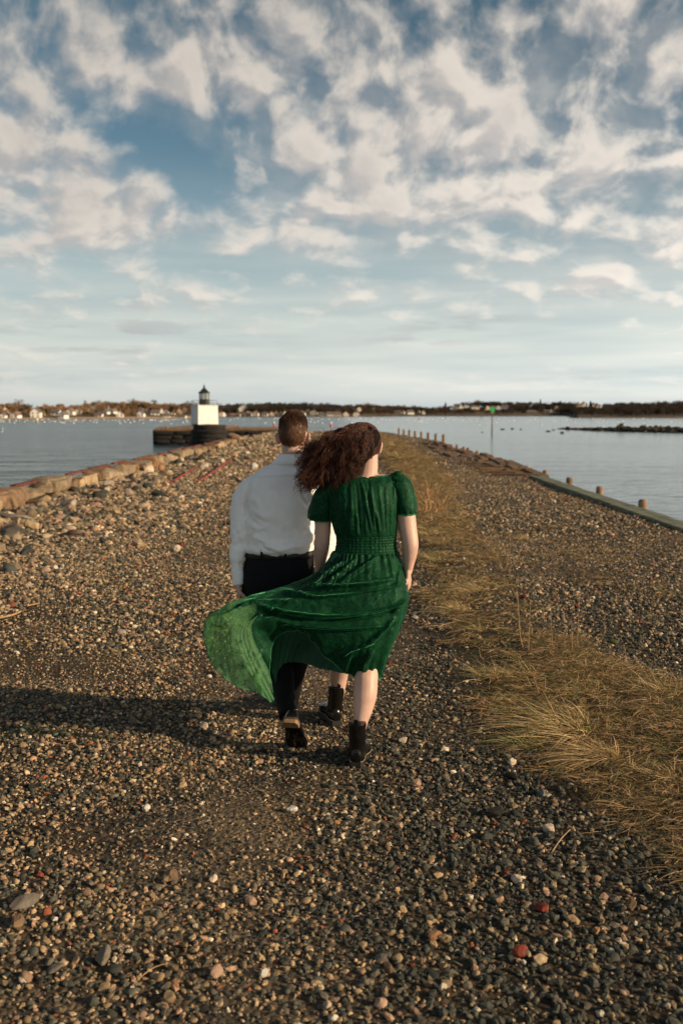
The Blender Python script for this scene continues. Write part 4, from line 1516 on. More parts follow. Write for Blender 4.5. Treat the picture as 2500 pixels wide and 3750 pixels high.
stalk([(1913, 2405), (1903, 2330), (1897, 2240), (1892, 2165)], 0.0058, 'thickest pale bare stalk, nearest the left of the three tall ones')
stalk([(1932, 2418), (1936, 2330), (1940, 2200)], 0.0040, 'thin reddish stalk right beside the thickest pale one')
stalk([(2022, 2420), (2019, 2330), (2015, 2215)], 0.0034, 'thin tan stalk standing alone between two pairs of stalks')
stalk([(2108, 2400), (2115, 2300), (2121, 2140)], 0.0036, 'tall thin reddish stalk, rightmost of the tall ones')
stalk([(2092, 2415), (2093, 2350), (2091, 2290)], 0.0036, 'short brown stalk beside the tall rightmost one')
stalk([(2066, 2398), (2066, 2365), (2065, 2335)], 0.0030, 'shortest pale stalk between the tall ones')
stalk([(1978, 2570), (1965, 2520), (1950, 2465)], 0.0042, 'pale leaning stalk just above the biggest tuft')
stalk([(1998, 2560), (1996, 2525), (1994, 2482)], 0.0040, 'upright short stalk right of the pale leaning one')
stalk([(2212, 2640), (2222, 2570), (2224, 2510)], 0.0026, 'thin curved stalk right of the biggest tuft')
stalk([(2292, 2450), (2290, 2410), (2286, 2372)], 0.0034, 'blunt pale stalk with wisps near the right border', [(.7, -10, 14)])
stalk([(2410, 2500), (2365, 2440), (2315, 2400)], 0.0024, 'long thin straw leaning left near the right border')
stalk([(1848, 2110), (1835, 2075), (1812, 2020), (1790, 1985)], 0.0052, 'left stem of the bare forked weed on the ridge', [(.4, -40, 34)])
stalk([(1848, 2110), (1860, 2040), (1868, 1985), (1855, 1930)], 0.0052, 'middle curved stem of the bare forked weed on the ridge')
stalk([(1852, 2110), (1885, 2060), (1905, 2010), (1916, 1945)], 0.0052, 'right stem of the bare forked weed on the ridge')
stalk([(1840, 2110), (1760, 2103), (1700, 2088), (1660, 2072)], 0.0065, 'thick pale stem sprawling left along the ground from the forked weed', [(.35, -30, 50), (.6, -25, 60), (.2, -55, 45)])
stalk([(1830, 2108), (1826, 2040), (1826, 1950)], 0.0030, 'thin upright stem left of the forked weed', None)
stalk([(1705, 2165), (1708, 2100), (1704, 2040)], 0.0026, 'thin reddish stem left of the sprawling pale one')
stalk([(1642, 2160), (1645, 2120), (1638, 2085)], 0.0026, 'thin pale stem at the left edge of the ridge')
stalk([(1605, 1910), (1606, 1860), (1605, 1832)], 0.0060, 'stout upright stalk right of the tall reddish stand')
stalk([(1760, 2430), (1755, 2390), (1752, 2370)], 0.003, 'short straw standing above the spiky pale tuft')
stalk([(2455, 2590), (2475, 2500), (2440, 2440)], 0.0022, 'long thin straw arching at the right border')


# small green moss cushions between the stones
M['moss'] = mat('bright_moss', (0.05, 0.075, 0.012), 0.95, 0.5, 60, 0.6, 200, 0.004)
for q, (u, v, w, lb) in enumerate([(2245, 2350, 50, 'green moss cushion in the gravel right of the tall stalks'), (2340, 2320, 34, 'small green moss cushion nearer the right border'),
                                   (2345, 2335, 30, 'tiny moss cushion beside the small one'), (2170, 2455, 40, 'green moss cushion in the straw below the stalks')]):
    stone(u, v, w, 'moss', lb, .25, .6, cat='moss', name='moss_cushion', cuts=0, lv=3, sink=0.4)

# ================================================================== LIGHTHOUSE, MARKER, FAR SHORE
M['white_paint'] = mat('white_painted_masonry', (0.80, 0.77, 0.73), 0.7, 0.04, 0.6, 0.1, 6, 0.02)
M['black_iron'] = mat('black_painted_iron', (0.016, 0.017, 0.014), 0.5, 0.3, 3)
M['lantern_glass'] = mat('lantern_glass', (0.42, 0.46, 0.42), 0.08, 0.05, 1)
lb_ = M['lantern_glass'].node_tree.nodes['Principled BSDF']
lb_.inputs['Transmission Weight'].default_value = 0.55
lx, ly = -16.75, 122.5
lh = empty('lighthouse', (lx, ly, 0.30), 'small square white lighthouse with a black lantern on top, at the end of the wharf', 'lighthouse', None, math.radians(28))
lh.scale = (0.84, 0.84, 0.90)


def place(parent, g_, name, m, smooth=False):
    o = link(name, mesh_data(name, g_.v, g_.f, m, smooth), parent, (0, 0, 0))
    return o


s = 3.1
g = Geo().add([(-s / 2, -s / 2, -.15), (s / 2, -s / 2, -.15), (s / 2, s / 2, -.15), (-s / 2, s / 2, -.15),
               (-s * .485, -s * .485, 2.72), (s * .485, -s * .485, 2.72), (s * .485, s * .485, 2.72), (-s * .485, s * .485, 2.72)],
              [(0, 3, 2, 1), (4, 5, 6, 7), (0, 1, 5, 4), (1, 2, 6, 5), (2, 3, 7, 6), (3, 0, 4, 7)])
tower = place(lh, g, 'tower', M['white_paint'])
place(lh, Geo().box((0, 0, 2.76), (3.18, 3.18, 0.09)), 'cornice', M['white_paint'])
place(lh, Geo().box((-1.52, -0.3, 0.12), (0.12, 2.4, 0.34)), 'plinth', M['rock_grey'])
place(lh, Geo().box((0.35, -1.535, 0.85), (0.62, 0.05, 1.5)), 'door', M['white_paint'])
place(lh, Geo().tube([(0, 0, 2.8), (0, 0, 3.60)], [0.80, 0.78], 8), 'lantern_base', M['black_iron'])
place(lh, Geo().tube([(0, 0, 3.60), (0, 0, 4.46)], [0.74, 0.74], 8), 'lantern_glass', M['lantern_glass'])
for k in range(8):
    th = 2 * math.pi * k / 8 + 0.0
    place(lh, Geo().tube([(0.76 * math.cos(th), 0.76 * math.sin(th), 3.58), (0.76 * math.cos(th), 0.76 * math.sin(th), 4.48)], 0.035, 5), 'glazing_bar', M['black_iron'])
roof = place(lh, Geo().tube([(0, 0, 4.42), (0, 0, 4.50), (0, 0, 4.80), (0, 0, 5.10), (0, 0, 5.22)], [0.92, 0.90, 0.52, 0.20, 0.12], 8), 'lantern_roof', M['black_iron'])
V, F = ellipsoid((0, 0, 5.34), (0.15, 0.15, 0.15), 12, 8)
place(lh, Geo().add(V, F), 'vent_ball', M['black_iron'], True)
place(lh, Geo().tube([(0, 0, 5.45), (0, 0, 5.78)], [0.03, 0.015], 5), 'lightning_rod', M['black_iron'])
for k in range(4):
    x, y = [(-1.4, -1.4), (1.4, -1.4), (1.4, 1.4), (-1.4, 1.4)][k]
    x2, y2 = [(-1.4, -1.4), (1.4, -1.4), (1.4, 1.4), (-1.4, 1.4)][(k + 1) % 4]
    place(lh, Geo().tube([(x, y, 3.45), (x2, y2, 3.45)], 0.022, 5).tube([(x, y, 2.8), (x, y, 3.47)], 0.025, 5).tube([(x, y, 3.12), (x2, y2, 3.12)], 0.016, 5), 'railing', M['black_iron'])
# green day mark on its pole
mp = Y(1800, 1590, 146)
mk_ = empty('channel_marker', (mp[0], mp[1], WATER_Z), 'channel marker pole carrying a bright green square board', 'channel marker')
M['day_green'] = mat('signal_green', (0.0, 0.40, 0.085), 0.5, 0.05, 3)
M['day_green'].node_tree.nodes['Principled BSDF'].inputs['Roughness'].default_value = 0.5
M['yellow_band'] = mat('faded_yellow', (0.40, 0.33, 0.10), 0.7, 0.1, 5)
M['pole'] = mat('weathered_pole', (0.13, 0.095, 0.06), 0.9, 0.35, 2)
place(mk_, Geo().tube([(0, 0, -1.0), (0, 0, 1.2), (0.02, 0, 3.0)], [0.11, 0.09, 0.065], 10), 'pole', M['pole'], True)
place(mk_, Geo().box((0.02, -0.09, 3.62), (0.60, 0.03, 0.62), (0, 0, 0.12)), 'board', M['day_green'])
place(mk_, Geo().box((0.02, -0.10, 3.18), (0.28, 0.03, 0.20)), 'lower_plate', M['yellow_band'])
place(mk_, Geo().tube([(0.02, 0, 3.0), (0.02, 0, 3.95)], [0.07, 0.05], 8), 'top_tube', M['pole'])

# rocks around the marker and the low rock spit on the right
for u, v, w, h, lb in [(1765, 1584, 9, 3.5, 'small dark rock awash left of the channel marker'), (1839, 1574, 18, 6, 'flat dark rock awash right of the channel marker'), (1875, 1572, 14, 6, 'dark rock awash, second right of the channel marker'),
                       (1906, 1574, 9, 5, 'dark rock awash, third right of the channel marker'), (2006, 1581, 20, 6, 'low rock pair awash left of the spit\'s tip'), (2025, 1576, 14, 4, 'faint flat rock awash between the pair and the spit'),
                       (2057, 1587, 15, 8, 'dark rock awash below the spit\'s tip')]:
    p = G(u, v, WATER_Z)
    r_ = w / FPX * p[1] / 2
    V, F = rock(int(u), 2, (r_, r_ * 0.8, h / FPX * p[1] * 0.9), 7)
    tag(link('sea_rock', mesh_data('sea_rock', V, F, M['rock_dark']), None, (p[0], p[1], WATER_Z + 0.02)), lb, 'rock', 'rocks awash round the channel marker')
M['spit'] = mat('weedy_rubble', (0.032, 0.024, 0.015), 0.95, 0.6, 0.6, 0.6, 3, 0.1)
sv, sf = [], []
line = [(2042, 1571.5, 3.5), (2090, 1574, 5.5), (2150, 1577, 8), (2250, 1580, 10), (2350, 1582, 12), (2450, 1584, 14), (2560, 1586, 16), (2900, 1592, 20)]
for u, v, h in line:
    p = G(u, v, WATER_Z)
    k = p[1] / FPX
    for dy, dz in ((-1.5, -0.5), (0.3, 0.05), (1.5, h * k * .7), (4.0, h * k * .8), (9.0, h * k * 0.5), (14, -0.5)):
        sv.append((p[0] * (1 + dy / p[1]), p[1] + dy, WATER_Z + dz))
for i in range(len(line) - 1):
    for j in range(5):
        sf.append((i * 6 + j, (i + 1) * 6 + j, (i + 1) * 6 + j + 1, i * 6 + j + 1))
tag(mk('rock_spit', sv, sf, M['spit']), kind='structure')
n = 620
tt = RNG.random(n)
lu = np.array([l[0] for l in line]); lvv = np.array([l[1] for l in line]); lhh = np.array([l[2] for l in line])
uu = 2042 + tt ** 0.9 * 560
pp = np.array([G(u, np.interp(u, lu, lvv), WATER_Z) for u in uu])
dy = RNG.uniform(-0.8, 6, n)
pp = pp * (1 + dy / pp[:, 1])[:, None]
pp[:, 2] = WATER_Z + np.interp(uu, lu, lhh) * pp[:, 1] / FPX * np.clip((dy + 0.8) / 2.5, 0.03, 0.85)
ss = np.exp(RNG.normal(0, 0.4, n)) * 0.27 * np.clip(np.interp(uu, lu, lhh) / 9, .6, 1.3)
tone = np.array([(0.025, 0.019, 0.011), (0.045, 0.033, 0.018), (0.018, 0.018, 0.012), (0.13, 0.08, 0.045), (0.24, 0.17, 0.10)])[RNG.choice(5, n, p=[.34, .28, .2, .12, .06])]
scatter('spit_stones', pp, ss[:, None] * np.array([1.3, 1, .8]), RNG.normal(0, .4, (n, 3)) + np.array([0, 0, 1]) * RNG.uniform(0, 6, (n, 1)), RNG.integers(0, 14, n), tone, lib)

# buoys
M['buoy'] = mat('white_plastic_buoy', (0.85, 0.83, 0.80), 0.45, 0.02, 2)
M['buoy_red'] = mat('orange_red_buoy', (0.55, 0.10, 0.035), 0.5, 0.05, 2)
V, F = ellipsoid((0, 0, 0), (1, 1, 1), 10, 6)
buoy_me = mesh_data('mooring_buoy', V, F, M['buoy'])
listed = [(5, 1545), (14, 1545), (36, 1547), (54, 1549), (62, 1543), (92, 1545), (125, 1543), (164, 1546.5), (184, 1544), (193, 1542), (202, 1545), (222, 1546.5), (228, 1549), (242, 1541), (260, 1540), (280, 1541.5),
          (289, 1542.5), (304, 1543.5), (338, 1541), (345, 1548), (355, 1548), (361, 1540), (382, 1538.5), (397, 1542), (413, 1540), (12, 1571), (10, 1581), (272, 1551), (441, 1552), (459, 1547), (478, 1550), (525, 1551), (428, 1540), (455, 1541),
          (490, 1538), (515, 1538), (524, 1539), (552, 1541), (560, 1540), (569, 1540), (578, 1538), (587, 1545), (597, 1541), (607, 1541), (617, 1540), (629, 1538), (640, 1537), (648, 1537), (658, 1537), (627, 1553), (671, 1548), (687, 1544),
          (845, 1537), (842, 1541), (893, 1538), (946, 1536), (972, 1551), (1018, 1535), (1137, 1546), (1151, 1549), (1163, 1545), (1180, 1551), (1278, 1535), (1288, 1549), (1140, 1536), (1205, 1537), (1240, 1537),
          (1359, 1541), (1382, 1549), (1400, 1534), (1414, 1540), (1368, 1531), (1487, 1538), (1494, 1534), (1518, 1541), (1535, 1546), (1541, 1541), (1560, 1548), (1560, 1538), (1583, 1537), (1620, 1533), (1628, 1542), (1600, 1543), (1668, 1533),
          (1693, 1541), (1718, 1539), (1724, 1543), (1746, 1543), (1817, 1548), (1825, 1536), (1862, 1541), (1880, 1542), (1754, 1558), (1776, 1532), (1930, 1546), (1941, 1541), (1963, 1542), (1980, 1556), (2022, 1542), (2073, 1538), (2087, 1539),
          (2077, 1558), (2102, 1545), (2104, 1549), (2180, 1542), (2209, 1543), (2222, 1548), (2261, 1547), (2279, 1545), (2283, 1559), (2355, 1550), (2408, 1559), (2456, 1546), (2488, 1548), (2206, 1561)]
r = np.random.default_rng(5)
extra = [(float(r.uniform(0, 690)), float(1537.5 + r.exponential(2.2))) for _ in range(60)] + [(float(r.uniform(850, 1300)), float(1531 + r.exponential(3))) for _ in range(24)] + [(float(r.uniform(1320, 2480)), float(1533 + r.exponential(4))) for _ in range(22)]
for u, v in listed + [e for e in extra if not 695 < e[0] < 845]:
    vs = np.interp(u, SH_U, SH_V)
    v = max(v, vs + 1.6)
    p = G(u, v, WATER_Z)
    o = bpy.data.objects.new('mooring_buoy', buoy_me)
    COL.objects.link(o)
    rad = (2.6 if v > 1544 else 1.9) * p[1] / FPX * r.uniform(.8, 1.15)
    o.location = (p[0], p[1], WATER_Z + rad * 0.45)
    o.scale = (rad, rad, rad)
    if u < 700:
        wh = ('close under the left beach' if v < 1541 else 'farther out from the left beach') if u < 350 else ('close under the shore just left of the lighthouse' if v < 1541 else 'farther out, just left of the lighthouse')
        tag(o, f'white mooring buoy floating {wh}', 'buoy', f'white mooring buoys {wh}')
    elif u < 1310:
        tag(o, f'white mooring buoy floating {"between lighthouse and the man" if u < 1020 else "just behind the two heads"}', 'buoy', f'white mooring buoys {"between lighthouse and man" if u < 1020 else "behind the heads"}')
    elif u < 1800:
        tag(o, 'white mooring buoy, one of the dots between the pilings and the green marker', 'buoy', 'white mooring buoys left of the green marker')
    else:
        tag(o, 'white mooring buoy, one of the dots right of the green marker', 'buoy', 'white mooring buoys right of the green marker')
for u, v, lb in [(1004, 1561, 'red and white marker buoy floating just left of the man\'s head'), (1212, 1562, 'red and white marker buoy floating between the two heads'), (1534, 1535, 'dark red and white buoy far out beyond the pilings'), (137, 1549, 'ochre marker buoy near the left beach')]:
    p = G(u, v, WATER_Z)
    k = p[1] / FPX
    b_ = empty('marker_buoy', (p[0], p[1], WATER_Z), lb, 'buoy')
    big = 0.6 if v < 1540 else 1.0
    place(b_, Geo().tube([(0, 0, -0.3), (0, 0, 0.02), (0, 0, 8 * k * big), (0, 0, 9 * k * big)], [4.2 * k * big, 4.6 * k * big, 4.0 * k * big, 2.4 * k * big], 10), 'float', M['buoy_red'] if u != 137 else M['yellow_band'], True)
    place(b_, Geo().tube([(0, 0, 9 * k * big), (0, 0, 16 * k * big), (0, 0, 17 * k * big)], [2.6 * k * big, 3.2 * k * big, 1.0 * k * big], 10), 'top_mark', M['buoy'], True)
for u, v0, v1, lb in [(1704, 1519, 1534, 'thin dark stake in the far water left of the green marker'), (1760, 1520, 1534, 'thinner stake between the first stake and the green marker'), (2217, 1519, 1536, 'thin stake in the far water right of the green marker'),
                      (2258, 1514, 1536, 'second thin stake farther right of the green marker'), (1676, 1510, 1530, 'thin mast-like stake at the far shore left of the marker')]:
    p = G(u, v1, WATER_Z)
    top = Y(u, v0, p[1])
    tag(Geo().tube([(p[0], p[1], WATER_Z - .5), (top[0], p[1], top[2])], 0.7 * p[1] / FPX, 6).build('stake', M['pole'], None, True), lb, 'stake', 'thin stakes in the far water')
for u, v, lb in [(612, 1568, 'tiny brown bollard on the outer corner of the dark wharf'), (878, 1575, 'short post on the wharf right of the dark stub')]:
    p = Y(u, v, 97)
    tag(Geo().tube([(p[0], 97, 0.2), (p[0], 97, p[2]), (p[0], 97, p[2] + 0.16), (p[0], 97, p[2] + 0.2)], [0.13, 0.11, 0.14, 0.09], 10).build('bollard', M['post'], None, True), lb, 'bollard')
p = Y(1352, 1588, 86)
tag(Geo().box((p[0], 86, 0.08), (2.1, 0.9, 0.22), (0, 0, .1)).build('stone_slab', M['rock_tan'], None), 'flat pale slab at the jetty\'s far end right of the hair', 'slab')

# ---------------------------------------------------------------- houses across the water
HC = {'white': (0.78, 0.74, 0.68), 'cream': (0.66, 0.56, 0.43), 'grey': (0.30, 0.28, 0.25), 'tan': (0.42, 0.31, 0.20), 'dark': (0.09, 0.085, 0.08)}
for k, c in HC.items():
    M['house_' + k] = mat('clapboard_' + k, c, 0.8, 0.05, 0.3)
M['roof_dark'] = mat('grey_shingle_roof', (0.14, 0.12, 0.11), 0.9, 0.25, 0.5)
M['roof_brown'] = mat('brown_shingle_roof', (0.22, 0.15, 0.10), 0.9, 0.25, 0.5)
M['pane'] = mat('dark_window_pane', (0.03, 0.035, 0.04), 0.15, 0.1, 1)
M['chimney'] = mat('brick_chimney', (0.26, 0.10, 0.06), 0.9, 0.2, 2)
# (u0, u1, v_top, v_base, colour)
HOUSES = [(0, 19, 1513, 1532, 'white'), (37, 67, 1511, 1532, 'white'), (112, 149, 1494, 1531, 'white'), (185, 217, 1500, 1522, 'white'), (212, 237, 1509, 1533, 'white'), (241, 268, 1496, 1522, 'white'),
          (273, 296, 1495, 1519, 'cream'), (347, 374, 1512, 1528, 'white'), (342, 359, 1484, 1498, 'white'), (375, 394, 1499, 1520, 'white'), (396, 418, 1498, 1518, 'white'), (391, 406, 1484, 1496, 'white'), (11, 31, 1490, 1510, 'cream'),
          (63, 74, 1501, 1513, 'white'), (30, 44, 1507, 1518, 'tan'), (91, 103, 1500, 1512, 'cream'), (214, 226, 1488, 1498, 'cream'), (319, 332, 1495, 1506, 'cream'), (68, 86, 1517, 1528, 'cream'), (150, 162, 1500, 1524, 'tan'),
          (417, 440, 1492, 1509, 'cream'), (427, 452, 1506, 1529, 'white'), (498, 523, 1495, 1504, 'white'), (503, 527, 1504, 1528, 'white'), (534, 555, 1492, 1507, 'cream'), (535, 547, 1508, 1520, 'cream'), (553, 585, 1503, 1523, 'white'),
          (584, 600, 1495, 1516, 'white'), (602, 618, 1499, 1515, 'white'), (597, 622, 1515, 1530, 'cream'), (624, 640, 1508, 1521, 'cream'), (649, 668, 1496, 1516, 'tan'), (669, 691, 1492, 1510, 'tan'), (637, 679, 1520, 1530, 'cream'),
          (800, 818, 1508, 1525, 'cream'), (808, 829, 1509, 1525, 'white'), (843, 862, 1515, 1525, 'dark'), (862, 878, 1514, 1525, 'grey'), (880, 895, 1513, 1525, 'dark'), (897, 909, 1507, 1522, 'cream'), (907, 920, 1511, 1524, 'grey'), (924, 945, 1505, 1524, 'cream'),
          (958, 979, 1510, 1524, 'cream'), (987, 1005, 1508, 1523, 'cream'), (1004, 1017, 1506, 1522, 'tan'), (1020, 1034, 1509, 1524, 'dark'), (1036, 1054, 1505, 1523, 'cream'), (1060, 1089, 1502, 1517, 'cream'), (1090, 1116, 1505, 1523, 'cream'),
          (1119, 1135, 1499, 1514, 'cream'), (1134, 1160, 1502, 1522, 'cream'), (1165, 1188, 1510, 1524, 'grey'), (1195, 1221, 1509, 1524, 'cream'), (1222, 1251, 1509, 1524, 'tan'), (1256, 1277, 1508, 1524, 'cream'), (1292, 1308, 1510, 1524, 'cream'),
          (873, 889, 1490, 1504, 'white'), (886, 896, 1480, 1490, 'cream'), (1306, 1325, 1491, 1505, 'cream'), (1300, 1315, 1509, 1521, 'white'), (1445, 1468, 1504, 1515, 'grey'), (1471, 1479, 1503, 1514, 'cream'), (1491, 1516, 1502, 1517, 'white'), (1526, 1535, 1503, 1512, 'cream'),
          (1545, 1556, 1503, 1514, 'white'), (1654, 1673, 1488, 1501, 'grey'), (1679, 1694, 1486, 1497, 'cream'), (1698, 1711, 1482, 1495, 'cream'), (1725, 1757, 1486, 1499, 'cream'), (1776, 1793, 1486, 1502, 'cream'), (1795, 1811, 1487, 1498, 'white'),
          (1815, 1834, 1485, 1500, 'white'), (1836, 1857, 1483, 1497, 'white'), (1923, 1969, 1503, 1515, 'dark'), (1988, 2012, 1501, 1512, 'grey'), (2012, 2022, 1498, 1512, 'cream'), (2030, 2042, 1485, 1498, 'cream'), (2109, 2130, 1477, 1490, 'grey'), (2131, 2150, 1474, 1489, 'cream'),
          (2168, 2180, 1478, 1490, 'cream'), (2180, 2197, 1480, 1493, 'tan'), (1940, 1950, 1482, 1490, 'cream')]


def zone(u):
    if u < 240:
        return 'at the far left', 0
    if u < 460:
        return 'mid-left across the water', 1
    if u < 700:
        return 'left of the lighthouse', 2
    if u < 1020:
        return 'between lighthouse and the man', 3
    if u < 1330:
        return 'behind the two heads', 4
    if u < 1760:
        return 'above the row of pilings', 5
    return 'on the right shore', 6


ORD = ['first', 'second', 'third', 'fourth', 'fifth', 'sixth', 'seventh', 'eighth', 'ninth', 'tenth', 'eleventh', 'twelfth', 'thirteenth', 'fourteenth', 'fifteenth', 'sixteenth']
seen = {}
SHAPE = {}
for q, (u0, u1, vt, vb, c) in enumerate(sorted(HOUSES)):
    um = (u0 + u1) / 2
    p = far_pt(um, vb)
    k = p[1] / FPX
    w, h = (u1 - u0) * k, (vb - vt) * k
    r = np.random.default_rng(200 + q)
    gable_front = w < h * 1.45
    dep = max(w * 0.8, 6.0)
    hw = h * (0.62 if gable_front else 0.60)
    zt_, zn = zone(um)
    row = 'waterfront' if vb > np.interp(um, SH_U, SH_V) - 11 else 'hillside'
    key = (zn, row, c)
    seen[key] = seen.get(key, 0) + 1
    i_ = seen[key]
    lab = f'{ORD[i_ - 1]} {c} {"gable-fronted" if gable_front else "long-roofed"} {row} house from the left {zt_}'
    if c == 'dark':
        lab = lab.replace('dark', 'dark-walled')
    ho = empty('house', p, lab, 'house', 'houses on the far shore', float(r.normal(0, .22)))
    a_ = w / 2 * 0.96
    g = Geo().box((0, dep / 2, hw / 2 - 2.5), (2 * a_, dep, hw + 5.0))
    if gable_front:
        g.add([(-a_, 0.0, hw), (a_, 0.0, hw), (0, 0.0, h), (-a_, dep, hw), (a_, dep, hw), (0, dep, h)], [(0, 1, 2), (5, 4, 3)])
    else:
        g.add([(-a_, 0, hw), (-a_, dep, hw), (-a_, dep / 2, h), (a_, 0, hw), (a_, dep, hw), (a_, dep / 2, h)], [(0, 2, 1), (3, 4, 5)])
    place(ho, g, 'wall', M['house_' + c])
    th = 0.25
    if gable_front:
        e = a_ * 1.08
        ez = hw - (h - hw) * 0.08
        rv = [(-e, -0.35, ez), (0, -0.35, h + th), (e, -0.35, ez), (-e, dep + .35, ez), (0, dep + .35, h + th), (e, dep + .35, ez)]
        rf = [(0, 1, 4, 3), (1, 2, 5, 4)]
    else:
        ez = hw - (h - hw) * 0.12
        rv = [(-a_ - .3, -0.5, ez), (-a_ - .3, dep / 2, h + th), (-a_ - .3, dep + .5, ez), (a_ + .3, -0.5, ez), (a_ + .3, dep / 2, h + th), (a_ + .3, dep + .5, ez)]
        rf = [(0, 3, 4, 1), (1, 4, 5, 2)]
    low = [(x, y, z - th) for x, y, z in rv]
    allv = rv + low
    rf = rf + [tuple(i + 6 for i in f[::-1]) for f in rf] + ([(0, 6, 7, 1), (1, 7, 8, 2), (3, 4, 10, 9), (4, 5, 11, 10), (0, 3, 9, 6), (2, 8, 11, 5)] if gable_front else [(0, 1, 7, 6), (1, 2, 8, 7), (3, 9, 10, 4), (4, 10, 11, 5), (0, 6, 9, 3), (2, 5, 11, 8)])
    roof_o = place(ho, Geo().add(allv, rf), 'roof', M['roof_brown' if r.random() < .4 else 'roof_dark'])
    place(ho, Geo().box((r.uniform(-.3, .3) * a_, dep * 0.55, h + 0.3), (0.9, 0.9, 2.0)), 'chimney', M['chimney'])
    ncol = max(2, int(w / 2.6))
    nrow = 2 if hw > 3.2 else 1
    for iy in range(nrow):
        for ix in range(ncol):
            x = -a_ + 2 * a_ * (ix + .5) / ncol
            z = hw * (iy + .55) / nrow
            place(ho, Geo().box((x, -0.03, z), (min(1.0, a_ * .28), 0.1, min(1.5, hw / nrow * .55))), 'window', M['pane'])

# ---------------------------------------------------------------- trees across the water
def twig_mat(name, inst=True):
    m = bpy.data.materials.new(name)
    m.use_nodes = True
    t = m.node_tree
    b = t.nodes['Principled BSDF']
    n = NB(t)
    tone = n.new('ShaderNodeAttribute', attribute_name='tone', attribute_type='INSTANCER').outputs['Color']
    n.put(b.inputs['Base Color'], tone)
    b.inputs['Roughness'].default_value = 0.95
    b.inputs['Specular IOR Level'].default_value = 0.1
    return m


M['twigs'] = twig_mat('bare_twigs')


def crown_geo(seed, n, shape='round'):
    """unit-height tree: trunk, limbs and a cloud of small twig clumps"""
    r = np.random.default_rng(seed)
    g = Geo()
    g.tube([(0, 0, -0.1), (0, 0, 0.25), (r.normal(0, .03), r.normal(0, .03), 0.75)], [0.028, 0.022, 0.008], 5)
    for _ in range(7):
        th = r.uniform(0, 6.28)
        z0 = r.uniform(.2, .55)
        L = r.uniform(.2, .36)
        g.tube([(0, 0, z0), (math.cos(th) * L * .5, math.sin(th) * L * .5, z0 + L * .6), (math.cos(th) * L, math.sin(th) * L, z0 + L * 1.0)], [0.013, .008, .004], 4)
    trunk = (list(g.v), list(g.f))
    V, F = [], []
    lumps = [(r.normal(0, .17), r.normal(0, .17), r.uniform(.40, .86), r.uniform(.11, .2)) for _ in range(9)]
    for i in range(n):
        if shape == 'cone':
            z = r.uniform(0.08, 1.0)
            rad = (1.02 - z) * 0.30 * math.sqrt(r.random())
            th = r.uniform(0, 6.28)
            c = np.array([rad * math.cos(th), rad * math.sin(th), z])
            s_ = 0.06
        else:
            lx_, ly_, lz_, lr_ = lumps[r.integers(len(lumps))]
            d = unit(r.normal(size=3)) * lr_ * r.random() ** 0.4
            c = np.array([lx_, ly_, lz_]) + d
            s_ = 0.036
        a_, b_ = unit(r.normal(size=3)) * s_, unit(r.normal(size=3)) * s_ * 0.55
        k = len(V)
        V += [c - a_, c + b_, c + a_, c - b_]
        F.append((k, k + 1, k + 2, k + 3))
    return trunk, (V, F)


tree_lib = bpy.data.collections.new('tree_shapes')
for q in range(8):
    tr, cr = crown_geo(300 + q, 330)
    g = Geo().add(*tr).add(*cr)
    o = bpy.data.objects.new('tree_shape_%02d' % q, mesh_data('tree_shape', g.v, g.f, M['twigs'], False))
    tree_lib.objects.link(o)
n = 3600
uu = RNG.uniform(-300, 2850, n)
TP, TS, TT, TI = [], [], [], []
for u in uu:
    vs, vt = np.interp(u, SH_U, SH_V), np.interp(u, TOP_U, TOP_V)
    left = u < 690
    f = RNG.random() ** 0.8
    base = vs - 3 - f * (vs - vt) * (0.55)
    if left:
        base = min(base, vs - 9)
    front = None
    near_h = [h_ for h_ in HOUSES if h_[0] - 7 < u < h_[1] + 7 and base > h_[2] + 3]
    if near_h:
        lowest = max(h_[3] for h_ in near_h)
        if base > lowest + 4:
            front = base - lowest + 3
        else:
            base = min(h_[3] for h_ in near_h) - 5
    p = far_pt(u, base)
    k = p[1] / FPX
    hpx = RNG.uniform(0.42, 0.62) * (vs - vt)
    top = base - hpx
    if front:
        hpx = min(hpx, front)
        top = base - hpx
    lim = vt - RNG.uniform(-9, 3.0)
    if top < lim:
        hpx = max(8, base - lim) if not front else hpx
    hh = hpx * k
    TP.append(p)
    TS.append(hh)
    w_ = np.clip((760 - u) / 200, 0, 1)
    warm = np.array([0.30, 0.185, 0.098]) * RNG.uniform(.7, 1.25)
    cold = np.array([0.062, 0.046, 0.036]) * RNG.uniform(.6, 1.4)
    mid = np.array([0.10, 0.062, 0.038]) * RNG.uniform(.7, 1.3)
    c = warm * w_ + (1 - w_) * (mid if (1290 < u < 1650 and RNG.random() < .6) else cold)  # left crowns painted sunlit, the rest shaded, on top of their own colour difference
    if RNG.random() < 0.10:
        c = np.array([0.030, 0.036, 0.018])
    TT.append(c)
TP, TS, TT = np.array(TP), np.array(TS), np.array(TT)
n = len(TP)
wd = RNG.uniform(.95, 1.35, n)
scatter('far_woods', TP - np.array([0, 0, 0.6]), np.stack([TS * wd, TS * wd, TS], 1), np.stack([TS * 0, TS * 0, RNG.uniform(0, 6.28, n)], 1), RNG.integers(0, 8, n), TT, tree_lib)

# trees one can pick out of the mass
M['evergreen'] = mat('evergreen_needles', (0.022, 0.030, 0.013), 0.95, 0.4, 0.4)
M['bare_crown'] = mat('tan_bare_crown', (0.26, 0.165, 0.09), 0.95, 0.25, 0.4)
M['grey_crown'] = mat('grey_bare_crown', (0.20, 0.165, 0.13), 0.95, 0.25, 0.4)
M['trunk'] = mat('far_trunk', (0.07, 0.05, 0.035), 0.95, 0.2, 1)


